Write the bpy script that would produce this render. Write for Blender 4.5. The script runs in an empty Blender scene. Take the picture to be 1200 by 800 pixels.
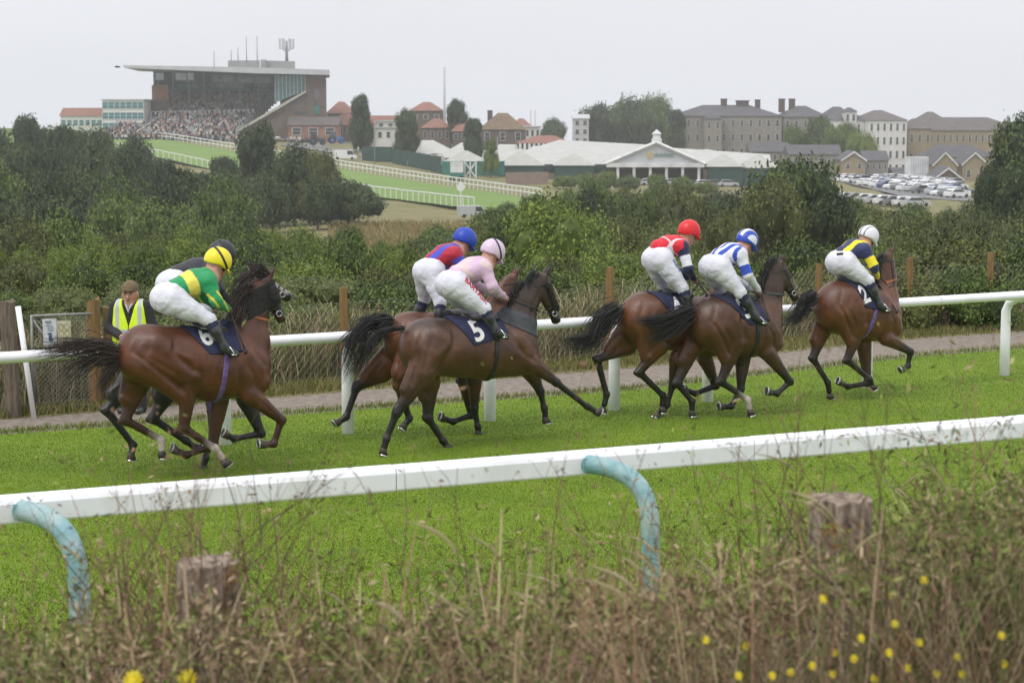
import bpy, bmesh, math, random
import numpy as np
from mathutils import Vector, Matrix, noise as mnoise
from mathutils.bvhtree import BVHTree

# ------------------------------------------------------------ camera, world, sun, exposure
SC = bpy.context.scene
COL = SC.collection
F_PX = 2400.0; HOR = 135.0; CAM_Z = 3.7           # focal length in photo pixels, horizon row, eye height
PITCH = math.atan((400.0 - HOR) / F_PX)
cam_d = bpy.data.cameras.new('camera'); cam = bpy.data.objects.new('camera', cam_d); COL.objects.link(cam)
cam_d.sensor_width = 36.0; cam_d.lens = 72.0; cam_d.clip_start = 0.3; cam_d.clip_end = 20000
cam.location = (0, 0, CAM_Z); cam.rotation_euler = (math.pi / 2 - PITCH, 0, 0)
cam_d.dof.use_dof = True; cam_d.dof.focus_distance = 23.5; cam_d.dof.aperture_fstop = 5.6
SC.camera = cam
SUN_EL, SUN_ROT = math.radians(58), math.radians(200)
world = bpy.data.worlds.new('World'); SC.world = world; world.use_nodes = True
wn = world.node_tree; wn.nodes.clear()
def WN(t, **k):
    n = wn.nodes.new(t)
    for a, b in k.items(): setattr(n, a, b)
    return n
w_out = WN('ShaderNodeOutputWorld'); w_bg = WN('ShaderNodeBackground')
w_sky = WN('ShaderNodeTexSky', sky_type='NISHITA', sun_disc=False, sun_elevation=SUN_EL, sun_rotation=SUN_ROT, air_density=1.0, dust_density=6.0)
w_geo = WN('ShaderNodeTexCoord'); w_sep = WN('ShaderNodeSeparateXYZ')
wn.links.new(w_geo.outputs['Generated'], w_sep.inputs[0])
w_ramp = WN('ShaderNodeValToRGB')
wn.links.new(w_sep.outputs['Z'], w_ramp.inputs[0])
# overcast cloud deck: a little bluer in the sea murk at the horizon, brighter toward the zenith
cr = w_ramp.color_ramp
cr.elements[0].position = 0.0; cr.elements[0].color = (8.8, 9.0, 9.7, 1)
cr.elements[1].position = 1.0; cr.elements[1].color = (14.5, 14.6, 15.0, 1)
e = cr.elements.new(0.03); e.color = (8.8, 8.95, 9.5, 1)
e = cr.elements.new(0.08); e.color = (9.1, 9.25, 9.7, 1)
w_noise = WN('ShaderNodeTexNoise'); w_noise.inputs['Scale'].default_value = 2.6; w_noise.inputs['Detail'].default_value = 5
w_map = WN('ShaderNodeMapping'); w_map.inputs['Scale'].default_value = (1, 1, 5)
wn.links.new(w_geo.outputs['Generated'], w_map.inputs[0]); wn.links.new(w_map.outputs[0], w_noise.inputs['Vector'])
w_mr = WN('ShaderNodeMapRange'); w_mr.inputs['From Min'].default_value = .3; w_mr.inputs['From Max'].default_value = .7
w_mr.inputs['To Min'].default_value = .965; w_mr.inputs['To Max'].default_value = 1.02
wn.links.new(w_noise.outputs['Fac'], w_mr.inputs[0])
w_mul = WN('ShaderNodeMix', data_type='RGBA', blend_type='MULTIPLY'); w_mul.inputs[0].default_value = 1
wn.links.new(w_ramp.outputs[0], w_mul.inputs[6]); wn.links.new(w_mr.outputs[0], w_mul.inputs[7])
w_mix = WN('ShaderNodeMix', data_type='RGBA'); w_mix.inputs[0].default_value = 0.96
wn.links.new(w_sky.outputs[0], w_mix.inputs[6]); wn.links.new(w_mul.outputs[2], w_mix.inputs[7])
wn.links.new(w_mix.outputs[2], w_bg.inputs[0]); w_bg.inputs[1].default_value = 0.1
wn.links.new(w_bg.outputs[0], w_out.inputs[0])
sun_d = bpy.data.lights.new('sun', 'SUN'); sun = bpy.data.objects.new('sun', sun_d); COL.objects.link(sun)
sun_d.energy = 1.5; sun_d.angle = math.radians(25); sun_d.color = (1.0, 0.97, 0.92)
# sun behind and left of the camera
sun.rotation_euler = Vector((-math.sin(math.radians(35)) * math.cos(SUN_EL), -math.cos(math.radians(35)) * math.cos(SUN_EL), math.sin(SUN_EL))).to_track_quat('Z', 'Y').to_euler()
SC.view_settings.view_transform = 'Standard'; SC.view_settings.look = 'None'
SC.view_settings.exposure = 0.0; SC.view_settings.gamma = 1.0
SC.cycles.max_bounces = 6; SC.cycles.transparent_max_bounces = 8; SC.cycles.volume_bounces = 1

rng = np.random.default_rng(7); random.seed(7)

# ------------------------------------------------------------ pixel geometry of the photograph (1200 x 800)
def ray(px, py):
    u = (px - 600.0) / F_PX; v = (400.0 - py) / F_PX
    c, s = math.cos(PITCH), math.sin(PITCH)
    return np.array([u, c + v * s, -s + v * c])
def at(px, py, D):
    d = ray(px, py); t = D / d[1]
    return np.array([d[0] * t, D, CAM_Z + d[2] * t])
def ground(px, py, z=0.0):
    d = ray(px, py); t = (z - CAM_Z) / d[2]
    return np.array([d[0] * t, d[1] * t, z])

# ------------------------------------------------------------ object helpers
def link(o): COL.objects.link(o); return o
def tag(o, label=None, cat=None, group=None, kind=None):
    if label: o['label'] = label
    if cat: o['category'] = cat
    if group: o['group'] = group
    if kind: o['kind'] = kind
    return o
def empty(name, loc, rz=0.0, label=None, cat=None, group=None):
    o = bpy.data.objects.new(name, None); link(o); o.location = Vector([float(v) for v in loc]); o.rotation_euler = (0, 0, rz)
    o.empty_display_size = 0.2
    return tag(o, label, cat, group)
def mesh_data(name, v, f, mats, smooth=False, mi=None, attrs=None):
    me = bpy.data.meshes.new(name)
    v = np.asarray(v, dtype=np.float32).reshape(-1, 3)
    if isinstance(f, np.ndarray) and f.ndim == 2:
        n, c = f.shape
        me.vertices.add(len(v)); me.vertices.foreach_set('co', v.ravel())
        me.loops.add(n * c); me.loops.foreach_set('vertex_index', f.astype(np.int32).ravel())
        me.polygons.add(n); me.polygons.foreach_set('loop_start', np.arange(n, dtype=np.int32) * c)
        me.update(calc_edges=True)
    else:
        me.from_pydata([tuple(map(float, p)) for p in v], [], [tuple(int(i) for i in q) for q in f]); me.update()
    if not isinstance(mats, (list, tuple)): mats = [mats]
    for m in mats: me.materials.append(m)
    if mi is not None: me.polygons.foreach_set('material_index', np.asarray(mi, dtype=np.int32))
    if smooth: me.polygons.foreach_set('use_smooth', np.ones(len(me.polygons), dtype=bool))
    for k, a in (attrs or {}).items():
        a = np.asarray(a, dtype=np.float32)
        if a.ndim == 1:
            at_ = me.attributes.new(k, 'FLOAT', 'POINT'); at_.data.foreach_set('value', a)
        else:
            at_ = me.attributes.new(k, 'FLOAT_COLOR', 'POINT')
            if a.shape[1] == 3: a = np.concatenate([a, np.ones((len(a), 1), np.float32)], 1)
            at_.data.foreach_set('color', a.ravel())
    return me
def mobj(name, me, parent=None, loc=None, rz=None):
    o = bpy.data.objects.new(name, me); link(o)
    if parent: o.parent = parent
    if loc is not None: o.location = Vector([float(x) for x in loc])
    if rz is not None: o.rotation_euler = (0, 0, rz)
    return o
class MB:
    """collects boxes, tubes and quads, links them as ONE mesh"""
    def __init__(s): s.v = []; s.f = []; s.m = []
    def add(s, v, f, m=0):
        b = len(s.v); s.v += [tuple(map(float, p)) for p in v]; s.f += [tuple(i + b for i in q) for q in f]; s.m += [m] * len(f)
    def box(s, c, d, rz=0.0, m=0, taper=1.0, tilt=(0, 0)):
        x, y, z = d[0] / 2, d[1] / 2, d[2] / 2; cs, sn = math.cos(rz), math.sin(rz); vs = []
        for k, zz in enumerate((-z, z)):
            t = 1 if k == 0 else taper
            for xx, yy in ((-x, -y), (x, -y), (x, y), (-x, y)):
                xx *= t; yy *= t; xx += tilt[0] * (zz + z); yy += tilt[1] * (zz + z)
                vs.append((c[0] + xx * cs - yy * sn, c[1] + xx * sn + yy * cs, c[2] + zz))
        s.add(vs, [(3, 2, 1, 0), (4, 5, 6, 7), (0, 1, 5, 4), (1, 2, 6, 5), (2, 3, 7, 6), (3, 0, 4, 7)], m)
    def tube(s, pts, r, n=6, m=0, cap=True, flat=1.0):
        pts = [np.asarray(p, float) for p in pts]; rs = r if isinstance(r, (list, tuple, np.ndarray)) else [r] * len(pts)
        b = len(s.v); up = None
        for i, p in enumerate(pts):
            d = pts[min(i + 1, len(pts) - 1)] - pts[max(i - 1, 0)]; d = d / (np.linalg.norm(d) + 1e-9)
            if up is None: up = np.array([0, 0, 1.0]) if abs(d[2]) < .9 else np.array([0, 1.0, 0])
            a = np.cross(d, up); a /= np.linalg.norm(a) + 1e-9; bb = np.cross(a, d); up = bb
            for k in range(n):
                t = 2 * math.pi * k / n
                s.v.append(tuple(p + rs[i] * (math.cos(t) * a + flat * math.sin(t) * bb)))
        for i in range(len(pts) - 1):
            for k in range(n):
                s.f.append((b + i * n + k, b + i * n + (k + 1) % n, b + (i + 1) * n + (k + 1) % n, b + (i + 1) * n + k)); s.m.append(m)
        if cap:
            s.f.append(tuple(b + k for k in range(n))[::-1]); s.m.append(m)
            e = b + (len(pts) - 1) * n; s.f.append(tuple(e + k for k in range(n))); s.m.append(m)
    def quad(s, a, b, c, d, m=0): s.add([a, b, c, d], [(0, 1, 2, 3)], m)
    def prism(s, poly, p0, ux, uy, uz, depth, m=0):
        """polygon in the plane (ux, uz) at p0, thickness along uy"""
        p0, ux, uy, uz = map(lambda q: np.asarray(q, float), (p0, ux, uy, uz)); n = len(poly)
        v = [p0 + ux * a + uz * b for a, b in poly] + [p0 + ux * a + uz * b + uy * depth for a, b in poly]
        s.add(v, [tuple(range(n)), tuple(range(2 * n - 1, n - 1, -1))] + [((i + 1) % n, i, n + i, n + (i + 1) % n) for i in range(n)], m)
    def data(s, name, mats, smooth=False): return mesh_data(name, s.v, s.f, mats, smooth, s.m)
    def build(s, name, mats, parent=None, smooth=False, loc=None, rz=None):
        return mobj(name, s.data(name, mats, smooth), parent, loc, rz)

# ------------------------------------------------------------ materials
MATS = {}
def mat(name, c1, c2=None, rough=.7, scale=8.0, detail=4, bump=0.0, bscale=None, metal=0.0, spec=.5, attr=None, lo=.35, hi=.65, vec='Object', coat=0, sheen=0, stretch=None, alpha=None, trans=0, subsurf=0):
    if name in MATS: return MATS[name]
    m = bpy.data.materials.new(name); m.use_nodes = True; nt = m.node_tree; N = nt.nodes; L = nt.links
    b = N['Principled BSDF']; b.inputs['Roughness'].default_value = rough; b.inputs['Metallic'].default_value = metal
    b.inputs['Specular IOR Level'].default_value = spec
    if coat: b.inputs['Coat Weight'].default_value = coat; b.inputs['Coat Roughness'].default_value = .25
    if sheen: b.inputs['Sheen Weight'].default_value = sheen
    if trans: b.inputs['Transmission Weight'].default_value = trans
    tc = N.new('ShaderNodeTexCoord'); src = tc.outputs[vec]
    if stretch:
        mp = N.new('ShaderNodeMapping'); mp.inputs['Scale'].default_value = stretch; L.new(src, mp.inputs[0]); src = mp.outputs[0]
    c2 = c2 or tuple(x * .75 for x in c1)
    nz = N.new('ShaderNodeTexNoise'); nz.inputs['Scale'].default_value = scale; nz.inputs['Detail'].default_value = detail; L.new(src, nz.inputs['Vector'])
    mr = N.new('ShaderNodeMapRange'); mr.inputs['From Min'].default_value = lo; mr.inputs['From Max'].default_value = hi; L.new(nz.outputs['Fac'], mr.inputs[0])
    mx = N.new('ShaderNodeMix'); mx.data_type = 'RGBA'; L.new(mr.outputs[0], mx.inputs[0])
    mx.inputs[6].default_value = (*c1, 1); mx.inputs[7].default_value = (*c2, 1); col = mx.outputs[2]
    if attr:                                   # print or dye carried by the object itself
        a = N.new('ShaderNodeAttribute'); a.attribute_name = attr
        mm = N.new('ShaderNodeMix'); mm.data_type = 'RGBA'; mm.blend_type = 'MULTIPLY'; mm.inputs[0].default_value = 1
        L.new(a.outputs['Color'], mm.inputs[6]); L.new(col, mm.inputs[7]); col = mm.outputs[2]
    L.new(col, b.inputs['Base Color'])
    if bump:
        n2 = N.new('ShaderNodeTexNoise'); n2.inputs['Scale'].default_value = bscale or scale * 3; n2.inputs['Detail'].default_value = 3; L.new(src, n2.inputs['Vector'])
        bp = N.new('ShaderNodeBump'); bp.inputs['Strength'].default_value = bump; bp.inputs['Distance'].default_value = .02
        L.new(n2.outputs['Fac'], bp.inputs['Height']); L.new(bp.outputs[0], b.inputs['Normal'])
    MATS[name] = m
    return m

# ------------------------------------------------------------ implicit bodies: smooth union of tapered limbs, meshed as one skin
class Body:
    def __init__(s): s.p = []
    def cap(s, a, b, ra, rb, lat=1.0, k=.035, ta=0, tb=None, wa=0, wb=None):
        s.p.append((np.asarray(a, float), np.asarray(b, float), ra, rb, lat, k, ta, ta if tb is None else tb, wa, wa if wb is None else wb)); return s
    def ball(s, a, r, lat=1.0, k=.03, t=0, w=0): return s.cap(a, np.asarray(a, float) + np.array([1e-4, 0, 0]), r, r, lat, k, t, t, w, w)
    def bounds(s, pad=.05):
        lo = np.min([np.minimum(p[0], p[1]) - max(p[2], p[3]) * max(1, p[4]) for p in s.p], 0) - pad
        hi = np.max([np.maximum(p[0], p[1]) + max(p[2], p[3]) * max(1, p[4]) for p in s.p], 0) + pad
        return lo, hi
    def field(s, lo, hi, h, grow=0.0):
        n = np.ceil((hi - lo) / h).astype(int) + 1
        ax = [lo[i] + h * np.arange(n[i]) for i in range(3)]
        V = np.full(n, .3, np.float32); T = np.zeros(n, np.float32); W = np.zeros(n, np.float32)
        for a, b, ra, rb, lat, k, ta, tb, wa, wb in s.p:
            R = max(ra, rb) + grow; m = R * max(1, lat) + k + 3 * h + .01
            i0 = np.maximum(np.floor((np.minimum(a, b) - m - lo) / h).astype(int), 0)
            i1 = np.minimum(np.ceil((np.maximum(a, b) + m - lo) / h).astype(int) + 1, n)
            if (i1 <= i0).any(): continue
            sl = tuple(slice(i0[i], i1[i]) for i in range(3))
            X = ax[0][sl[0]][:, None, None]; Y = ax[1][sl[1]][None, :, None] / lat; Z = ax[2][sl[2]][None, None, :]
            a2 = a * [1, 1 / lat, 1]; d = b * [1, 1 / lat, 1] - a2; dd = d @ d + 1e-12
            t = np.clip(((X - a2[0]) * d[0] + (Y - a2[1]) * d[1] + (Z - a2[2]) * d[2]) / dd, 0, 1)
            q = np.sqrt((X - a2[0] - t * d[0]) ** 2 + (Y - a2[1] - t * d[1]) ** 2 + (Z - a2[2] - t * d[2]) ** 2) - (ra + (rb - ra) * t) - grow
            v = V[sl]; hh = np.clip(.5 + .5 * (v - q) / k, 0, 1)
            V[sl] = v * (1 - hh) + q * hh - k * hh * (1 - hh)
            T[sl] = T[sl] * (1 - hh) + (ta + (tb - ta) * t) * hh; W[sl] = W[sl] * (1 - hh) + (wa + (wb - wa) * t) * hh
        return V, T, W, ax
def nets(V, ax, chans=()):
    """naive surface nets: quads around every sign change"""
    S = V < 0; n = V.shape
    c = [S[i:n[0] - 1 + i, j:n[1] - 1 + j, k:n[2] - 1 + k] for i in (0, 1) for j in (0, 1) for k in (0, 1)]
    sm = sum(x.astype(np.int8) for x in c); act = (sm > 0) & (sm < 8)
    idx = -np.ones(act.shape, np.int64); I = np.argwhere(act); idx[act] = np.arange(len(I))
    P = np.zeros((len(I), 3)); C = np.zeros(len(I)); cor = [(i, j, k) for i in (0, 1) for j in (0, 1) for k in (0, 1)]
    val = np.stack([V[I[:, 0] + i, I[:, 1] + j, I[:, 2] + k] for i, j, k in cor], 1)
    for a in range(8):
        for b in range(a + 1, 8):
            if sum(abs(x - y) for x, y in zip(cor[a], cor[b])) != 1: continue
            va, vb = val[:, a], val[:, b]; m = (va < 0) != (vb < 0); t = va[m] / (va[m] - vb[m])
            P[m] += np.array(cor[a]) + t[:, None] * (np.array(cor[b]) - np.array(cor[a])); C[m] += 1
    P /= C[:, None]; h = [ax[i][1] - ax[i][0] for i in range(3)]
    pos = (I + P) * h + np.array([ax[i][0] for i in range(3)])
    Q = []
    for d in range(3):
        sl0 = [slice(1, n[i] - 1) for i in range(3)]; sl1 = list(sl0); sl0[d] = slice(0, n[d] - 1); sl1[d] = slice(1, n[d])
        A, B = S[tuple(sl0)], S[tuple(sl1)]; e = np.argwhere(A != B); o = np.array([1, 1, 1]); o[d] = 0; e = e + o
        ins = S[e[:, 0], e[:, 1], e[:, 2]]
        u, w = [(1, 2), (2, 0), (0, 1)][d]; q = []
        for du, dw in ((0, 0), (1, 0), (1, 1), (0, 1)):
            g = e.copy(); g[:, u] -= du; g[:, w] -= dw; q.append(idx[g[:, 0], g[:, 1], g[:, 2]])
        q = np.stack(q, 1); q[~ins] = q[~ins][:, ::-1]; Q.append(q)
    Q = np.concatenate(Q); Q = Q[(Q >= 0).all(1)]
    r = I + np.round(P).astype(int); r = np.minimum(r, np.array(n) - 1)
    return pos, Q[:, ::-1] if False else Q, [ch[r[:, 0], r[:, 1], r[:, 2]] for ch in chans]
def skin(body, h, grow=0.0, fn=None, lo=None, hi=None):
    if lo is None: lo, hi = body.bounds()
    V, T, W, ax = body.field(np.asarray(lo, float), np.asarray(hi, float), h, grow)
    if fn is not None: V = fn(V, ax[0][:, None, None], ax[1][None, :, None], ax[2][None, None, :]).astype(np.float32)
    V = np.pad(V, 1, constant_values=.3); ax = [np.concatenate([[a[0] - h], a, [a[-1] + h]]) for a in ax]
    T = np.pad(T, 1, mode='edge'); W = np.pad(W, 1, mode='edge')
    return nets(V, ax, (T, W))
# ------------------------------------------------------------ horses and jockeys
HEAD = math.radians(27.0)
class Frame:
    """upright plane of a galloping horse: x forward, y to its left, z up, origin on the turf"""
    def __init__(s, px, py, rz=HEAD):
        s.o = ground(px, py); s.rz = rz
        s.x = np.array([math.cos(rz), math.sin(rz), 0]); s.y = np.array([-math.sin(rz), math.cos(rz), 0])
        s.s = (py - HOR) / CAM_Z
    def pt(s, px, py, lat=0.0):
        d = ray(px, py); c = np.array([0, 0, CAM_Z]); t = (lat - (c - s.o) @ s.y) / (d @ s.y)
        w = c + d * t - s.o
        return np.array([w @ s.x, lat, w[2]])
def mixc(a, b, t): t = np.asarray(t)[:, None]; return a * (1 - t) + b * t
COAT = mat('horse_coat', (1.05, 1.0, 1.0), (.66, .62, .62), rough=.38, scale=5.5, detail=10, bump=.16, bscale=80, spec=.5, attr='dye', lo=.32, hi=.68, stretch=(1, 1, 1.6))
HOOFM = mat('hoof_horn', (.06, .05, .045), (.025, .02, .018), rough=.5, scale=20)
SHOE = mat('horseshoe_steel', (.62, .62, .62), (.4, .4, .4), rough=.35, metal=.7, scale=30)
HAIR = {}
def hair_mat(key, c): return mat('horse_hair_' + key, c, tuple(x * .45 for x in c), rough=.5, scale=9, spec=.4, sheen=.1)
LEATHER = mat('black_tack_leather', (.014, .013, .013), (.028, .025, .024), rough=.42, scale=30)
TAN = mat('tan_tack_strap', (.42, .15, .05), (.3, .1, .04), rough=.5, scale=30)
FLEECE = mat('black_fleece', (.008, .008, .008), (.03, .028, .026), rough=.95, scale=60, bump=.8, bscale=90)
NAVY = mat('navy_saddle_cloth', (.012, .016, .05), (.02, .026, .075), rough=.8, scale=14, bump=.25, bscale=40)
GREYPAD = mat('grey_pad', (.075, .08, .095), (.05, .052, .06), rough=.8, scale=20, bump=.2)
PURPLE = mat('purple_girth', (.1, .05, .2), (.16, .12, .3), rough=.7, scale=25)
WHITEP = mat('white_print', (.8, .8, .8), (.72, .72, .74), rough=.6)
EYEM = mat('horse_eye', (.01, .007, .005), rough=.08, spec=.8)
STEEL = mat('bright_steel', (.7, .7, .72), rough=.25, metal=.9)
FABRIC = mat('racing_fabric', (1.0, 1.0, 1.0), (.86, .86, .88), rough=.62, scale=7, detail=5, bump=1.0, bscale=11, attr='dye', spec=.35, sheen=.15)
SKIN = mat('human_skin', (.52, .29, .21), (.44, .22, .16), rough=.5, scale=12, attr='dye')
BOOTM = mat('black_riding_boot', (.02, .021, .023), (.035, .036, .04), rough=.28, scale=12, spec=.6, bump=.15, bscale=14)
HELM = mat('helmet_silk', (1, 1, 1), (.9, .9, .9), rough=.4, scale=8, attr='dye', bump=.2, bscale=9)
VISOR = mat('goggle_lens', (.03, .03, .035), rough=.1, spec=.8)

def strands(guides, n, r0, spread, seed, root_r=.05, seg=9, curl=.03, lat=1.0, taper=.12, width=1.0):
    """hair locks following a guide polyline: tapered three-sided ribbons"""
    g = np.array(guides, float); R = np.random.default_rng(seed); v = []; f = []
    u = np.linspace(0, 1, len(g)); tt = np.linspace(0, 1, seg + 1)
    for i in range(n):
        L = R.uniform(.72, 1.06); ts = np.clip(tt * L, 0, 1)
        c = np.stack([np.interp(ts, u, g[:, k]) for k in range(3)], 1)
        if L > 1: c[-1] += (g[-1] - g[-2]) * (L - 1) * 2
        o = R.normal(0, 1, 3) * [1, lat, 1]; o2 = R.normal(0, 1, 3) * [1, lat, 1]; ph = R.uniform(0, 6.28)
        off = root_r * o[None] * .5 + spread * (tt[:, None] ** 1.1) * o2[None] * .6 + curl * np.sin(tt * 5 + ph)[:, None] * tt[:, None] * o[None]
        c = c + off; w = r0 * (1 - (1 - taper) * tt ** 1.5) * R.uniform(.6, 1.3)
        d = np.gradient(c, axis=0); d /= np.linalg.norm(d, axis=1)[:, None] + 1e-9
        up = R.normal(0, 1, 3); a = np.cross(d, up); a /= np.linalg.norm(a, axis=1)[:, None] + 1e-9; b = np.cross(a, d)
        base = len(v)
        for j in range(seg + 1):
            for k in range(3):
                q = 2.094 * k; v.append(c[j] + w[j] * (math.cos(q) * a[j] * width + math.sin(q) * b[j] * .6))
        for j in range(seg):
            for k in range(3): f.append((base + j * 3 + k, base + j * 3 + (k + 1) % 3, base + (j + 1) * 3 + (k + 1) % 3, base + (j + 1) * 3 + k))
    return np.array(v), np.array(f)

def hoof(parent, fet, tip, lat):
    """tapered hoof along the pastern with a pale shoe under it"""
    d = tip - fet; L = np.linalg.norm(d); d = d / L; y = np.array([0, 1.0, 0]); fwd = np.cross(y, d); fwd /= np.linalg.norm(fwd)
    if fwd @ np.array([1.0, 0, 0]) + fwd[2] * .6 < 0: fwd = -fwd
    top = tip - d * .07; n = 12; v = []
    rings = [(top - fwd * .005, .036, .036), (top + d * .03, .043, .041), (top + d * .075 + fwd * .012, .056, .05)]
    for c, ra, rb in rings:
        for k in range(n):
            t = 6.2832 * k / n; v.append(c + fwd * math.cos(t) * ra + y * math.sin(t) * rb)
    f = [(i * n + k, i * n + (k + 1) % n, (i + 1) * n + (k + 1) % n, (i + 1) * n + k) for i in range(2) for k in range(n)]
    f += [tuple(range(n))[::-1], tuple(range(2 * n, 3 * n))]
    h = mobj('hoof', mesh_data('hoof', v, f, HOOFM, True), parent)
    mb = MB(); c = top + d * .08 + fwd * .012
    mb.tube([c + fwd * math.cos(t) * .05 + y * math.sin(t) * .045 for t in np.linspace(-2.5, 2.5, 14)], .0095, 5)
    mb.build('horseshoe', SHOE, h)

def sculpt(pos, Q, J, pel, rp, loin, chest, rc, wi, nk, P):
    """muscle grooves and ridges pressed into the skin along anatomical lines"""
    n = np.zeros_like(pos); fn = np.cross(pos[Q[:, 2]] - pos[Q[:, 0]], pos[Q[:, 3]] - pos[Q[:, 1]])
    for i in range(4): np.add.at(n, Q[:, i], fn)
    n /= np.linalg.norm(n, axis=1)[:, None] + 1e-9
    if ((pos - pos.mean(0)) * n).sum() < 0: n = -n
    off = np.zeros(len(pos)); v = lambda a, x, z: np.array([a[0] + x, 0, a[2] + z])
    def line(pts, dep, w, sd):
        d = np.full(len(pos), 9.0); pts = [np.array([p[0], 0, p[2]]) for p in pts]; q = pos * [1, 0, 1]
        U = np.zeros(len(pos)); 
        for i, (a, b) in enumerate(zip(pts[:-1], pts[1:])):
            t, dd = segt(q, a, b); m = dd < d; d[m] = dd[m]; U[m] = (i + t[m]) / (len(pts) - 1)
        side = np.clip(pos[:, 1] * sd / .06 - .6, 0, 1); off[:] += dep * np.exp(-(d / w) ** 2) * side * np.clip(np.sin(np.clip(U, .03, .97) * math.pi) * 1.6, 0, 1)
    for sd in (-1, 1):
        st, hk, hf = J[('h', sd)]; el, kn, ff = J[('f', sd)]; m = lambda a, b, t: a * (1 - t) + b * t
        g = m(st, hk, .35)
        line([v(pel, -.12, .24), v(pel, -.20, .06), v(m(pel, st, .5), -.17, -.02), v(m(st, hk, .2), -.11, 0), v(g, -.03, 0)], -.017, .024, sd)     # hamstring groove
        line([v(pel, -.02, .2), v(pel, -.09, .02), v(m(pel, st, .55), -.08, 0), v(st, -.06, -.02)], -.012, .026, sd)
        line([v(pel, .22, .2), v(pel, .2, .04), v(m(pel, st, .65), .13, 0), v(st, .12, .0)], -.02, .034, sd)                                          # flank fold
        line([v(pel, .2, .2), v(pel, .14, .06), v(st, .06, .16)], .012, .04, sd)
        line([v(st, .03, .06), v(st, .05, -.03)], .012, .035, sd)
        line([v(m(st, hk, .15), .0, 0), v(m(st, hk, .8), -.005, 0)], -.009, .017, sd)
        line([v(wi, .02, -.14), v(m(wi, el, .5), -.09, 0), v(el, -.12, .06)], -.014, .026, sd)                                                          # behind the shoulder
        line([v(wi, .08, -.12), v(chest, .12, .12), v(chest, rc * .75, -.02)], -.013, .026, sd)                                                        # front of the shoulder
        line([v(chest, -.06, .08), v(chest, .04, -.04), v(el, .06, .02)], -.010, .022, sd)
        line([v(chest, .12, .0), v(chest, .14, -.1), v(el, .1, -.02)], -.009, .02, sd)
        line([v(m(el, kn, .1), .01, 0), v(m(el, kn, .85), .0, 0)], -.008, .016, sd)
        line([v(nk[0][0], .1, -.08), v(nk[1][0], .06, -.03), v(nk[-1][0], .03, -.03)], -.012, .022, sd)                                               # jugular groove
        line([v(nk[0][0], -.05, .1), v(nk[1][0], -.03, .04)], -.008, .03, sd)
        for i in range(7):
            t = i / 6; c = m(loin, chest, .1 + .62 * t); line([v(c, .02, .14), v(c, -.02, 0), v(c, -.06, -.2)], -.0042, .016, sd)
        line([v(hk, 0, 0), v(m(hk, hf, .5), 0, 0), v(hf, 0, 0)], -.004, .008, sd)
    vein = np.array([abs(mnoise.noise(Vector((p[0] * 6, p[1] * 5, p[2] * 6)))) for p in pos]); off += .0035 * np.clip(1 - vein / .05, 0, 1)
    big = np.array([mnoise.noise(Vector((p[0] * 4 + 9, p[1] * 4, p[2] * 4))) for p in pos]); off += big * .006 * np.clip((pos[:, 2] - .75) / .2, 0, 1)
    return n * off[:, None]
def printed(name, ch, bv, c0, size, rot, m, parent, y0, off=.007, O=np.zeros(3), wide=1.0):
    """flat print laid onto cloth: glyph outlines dropped onto the surface along the horse's side"""
    cu = bpy.data.curves.new(name, 'FONT'); cu.body = ch; cu.size = size * 1.42; cu.align_x = 'CENTER'; cu.align_y = 'CENTER'; cu.offset = .008 * size / .2; cu.resolution_u = 3
    tmp = bpy.data.objects.new('tmp', cu); link(tmp); dg = bpy.context.evaluated_depsgraph_get(); tm_ = bpy.data.meshes.new_from_object(tmp.evaluated_get(dg))
    bm = bmesh.new(); bm.from_mesh(tm_); bmesh.ops.triangulate(bm, faces=bm.faces); bmesh.ops.subdivide_edges(bm, edges=bm.edges, cuts=2, use_grid_fill=True)
    cs, sn = math.cos(rot), math.sin(rot); vs = []
    for v in bm.verts:
        X = c0[0] + v.co.x * wide * cs - v.co.y * sn; Z = c0[2] + v.co.x * wide * sn + v.co.y * cs
        hit_ = bv.ray_cast(Vector((X, -1.2, Z)), Vector((0, 1, 0)))[0]; yy = (hit_.y if hit_ and hit_.y < 0 else y0) - off
        vs.append((X - O[0], yy - O[1], Z - O[2]))
    fs = [[q.index for q in f.verts] for f in bm.faces]; bm.free(); bpy.data.objects.remove(tmp)
    return mobj(name, mesh_data(name, vs, fs, m), parent)
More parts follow.
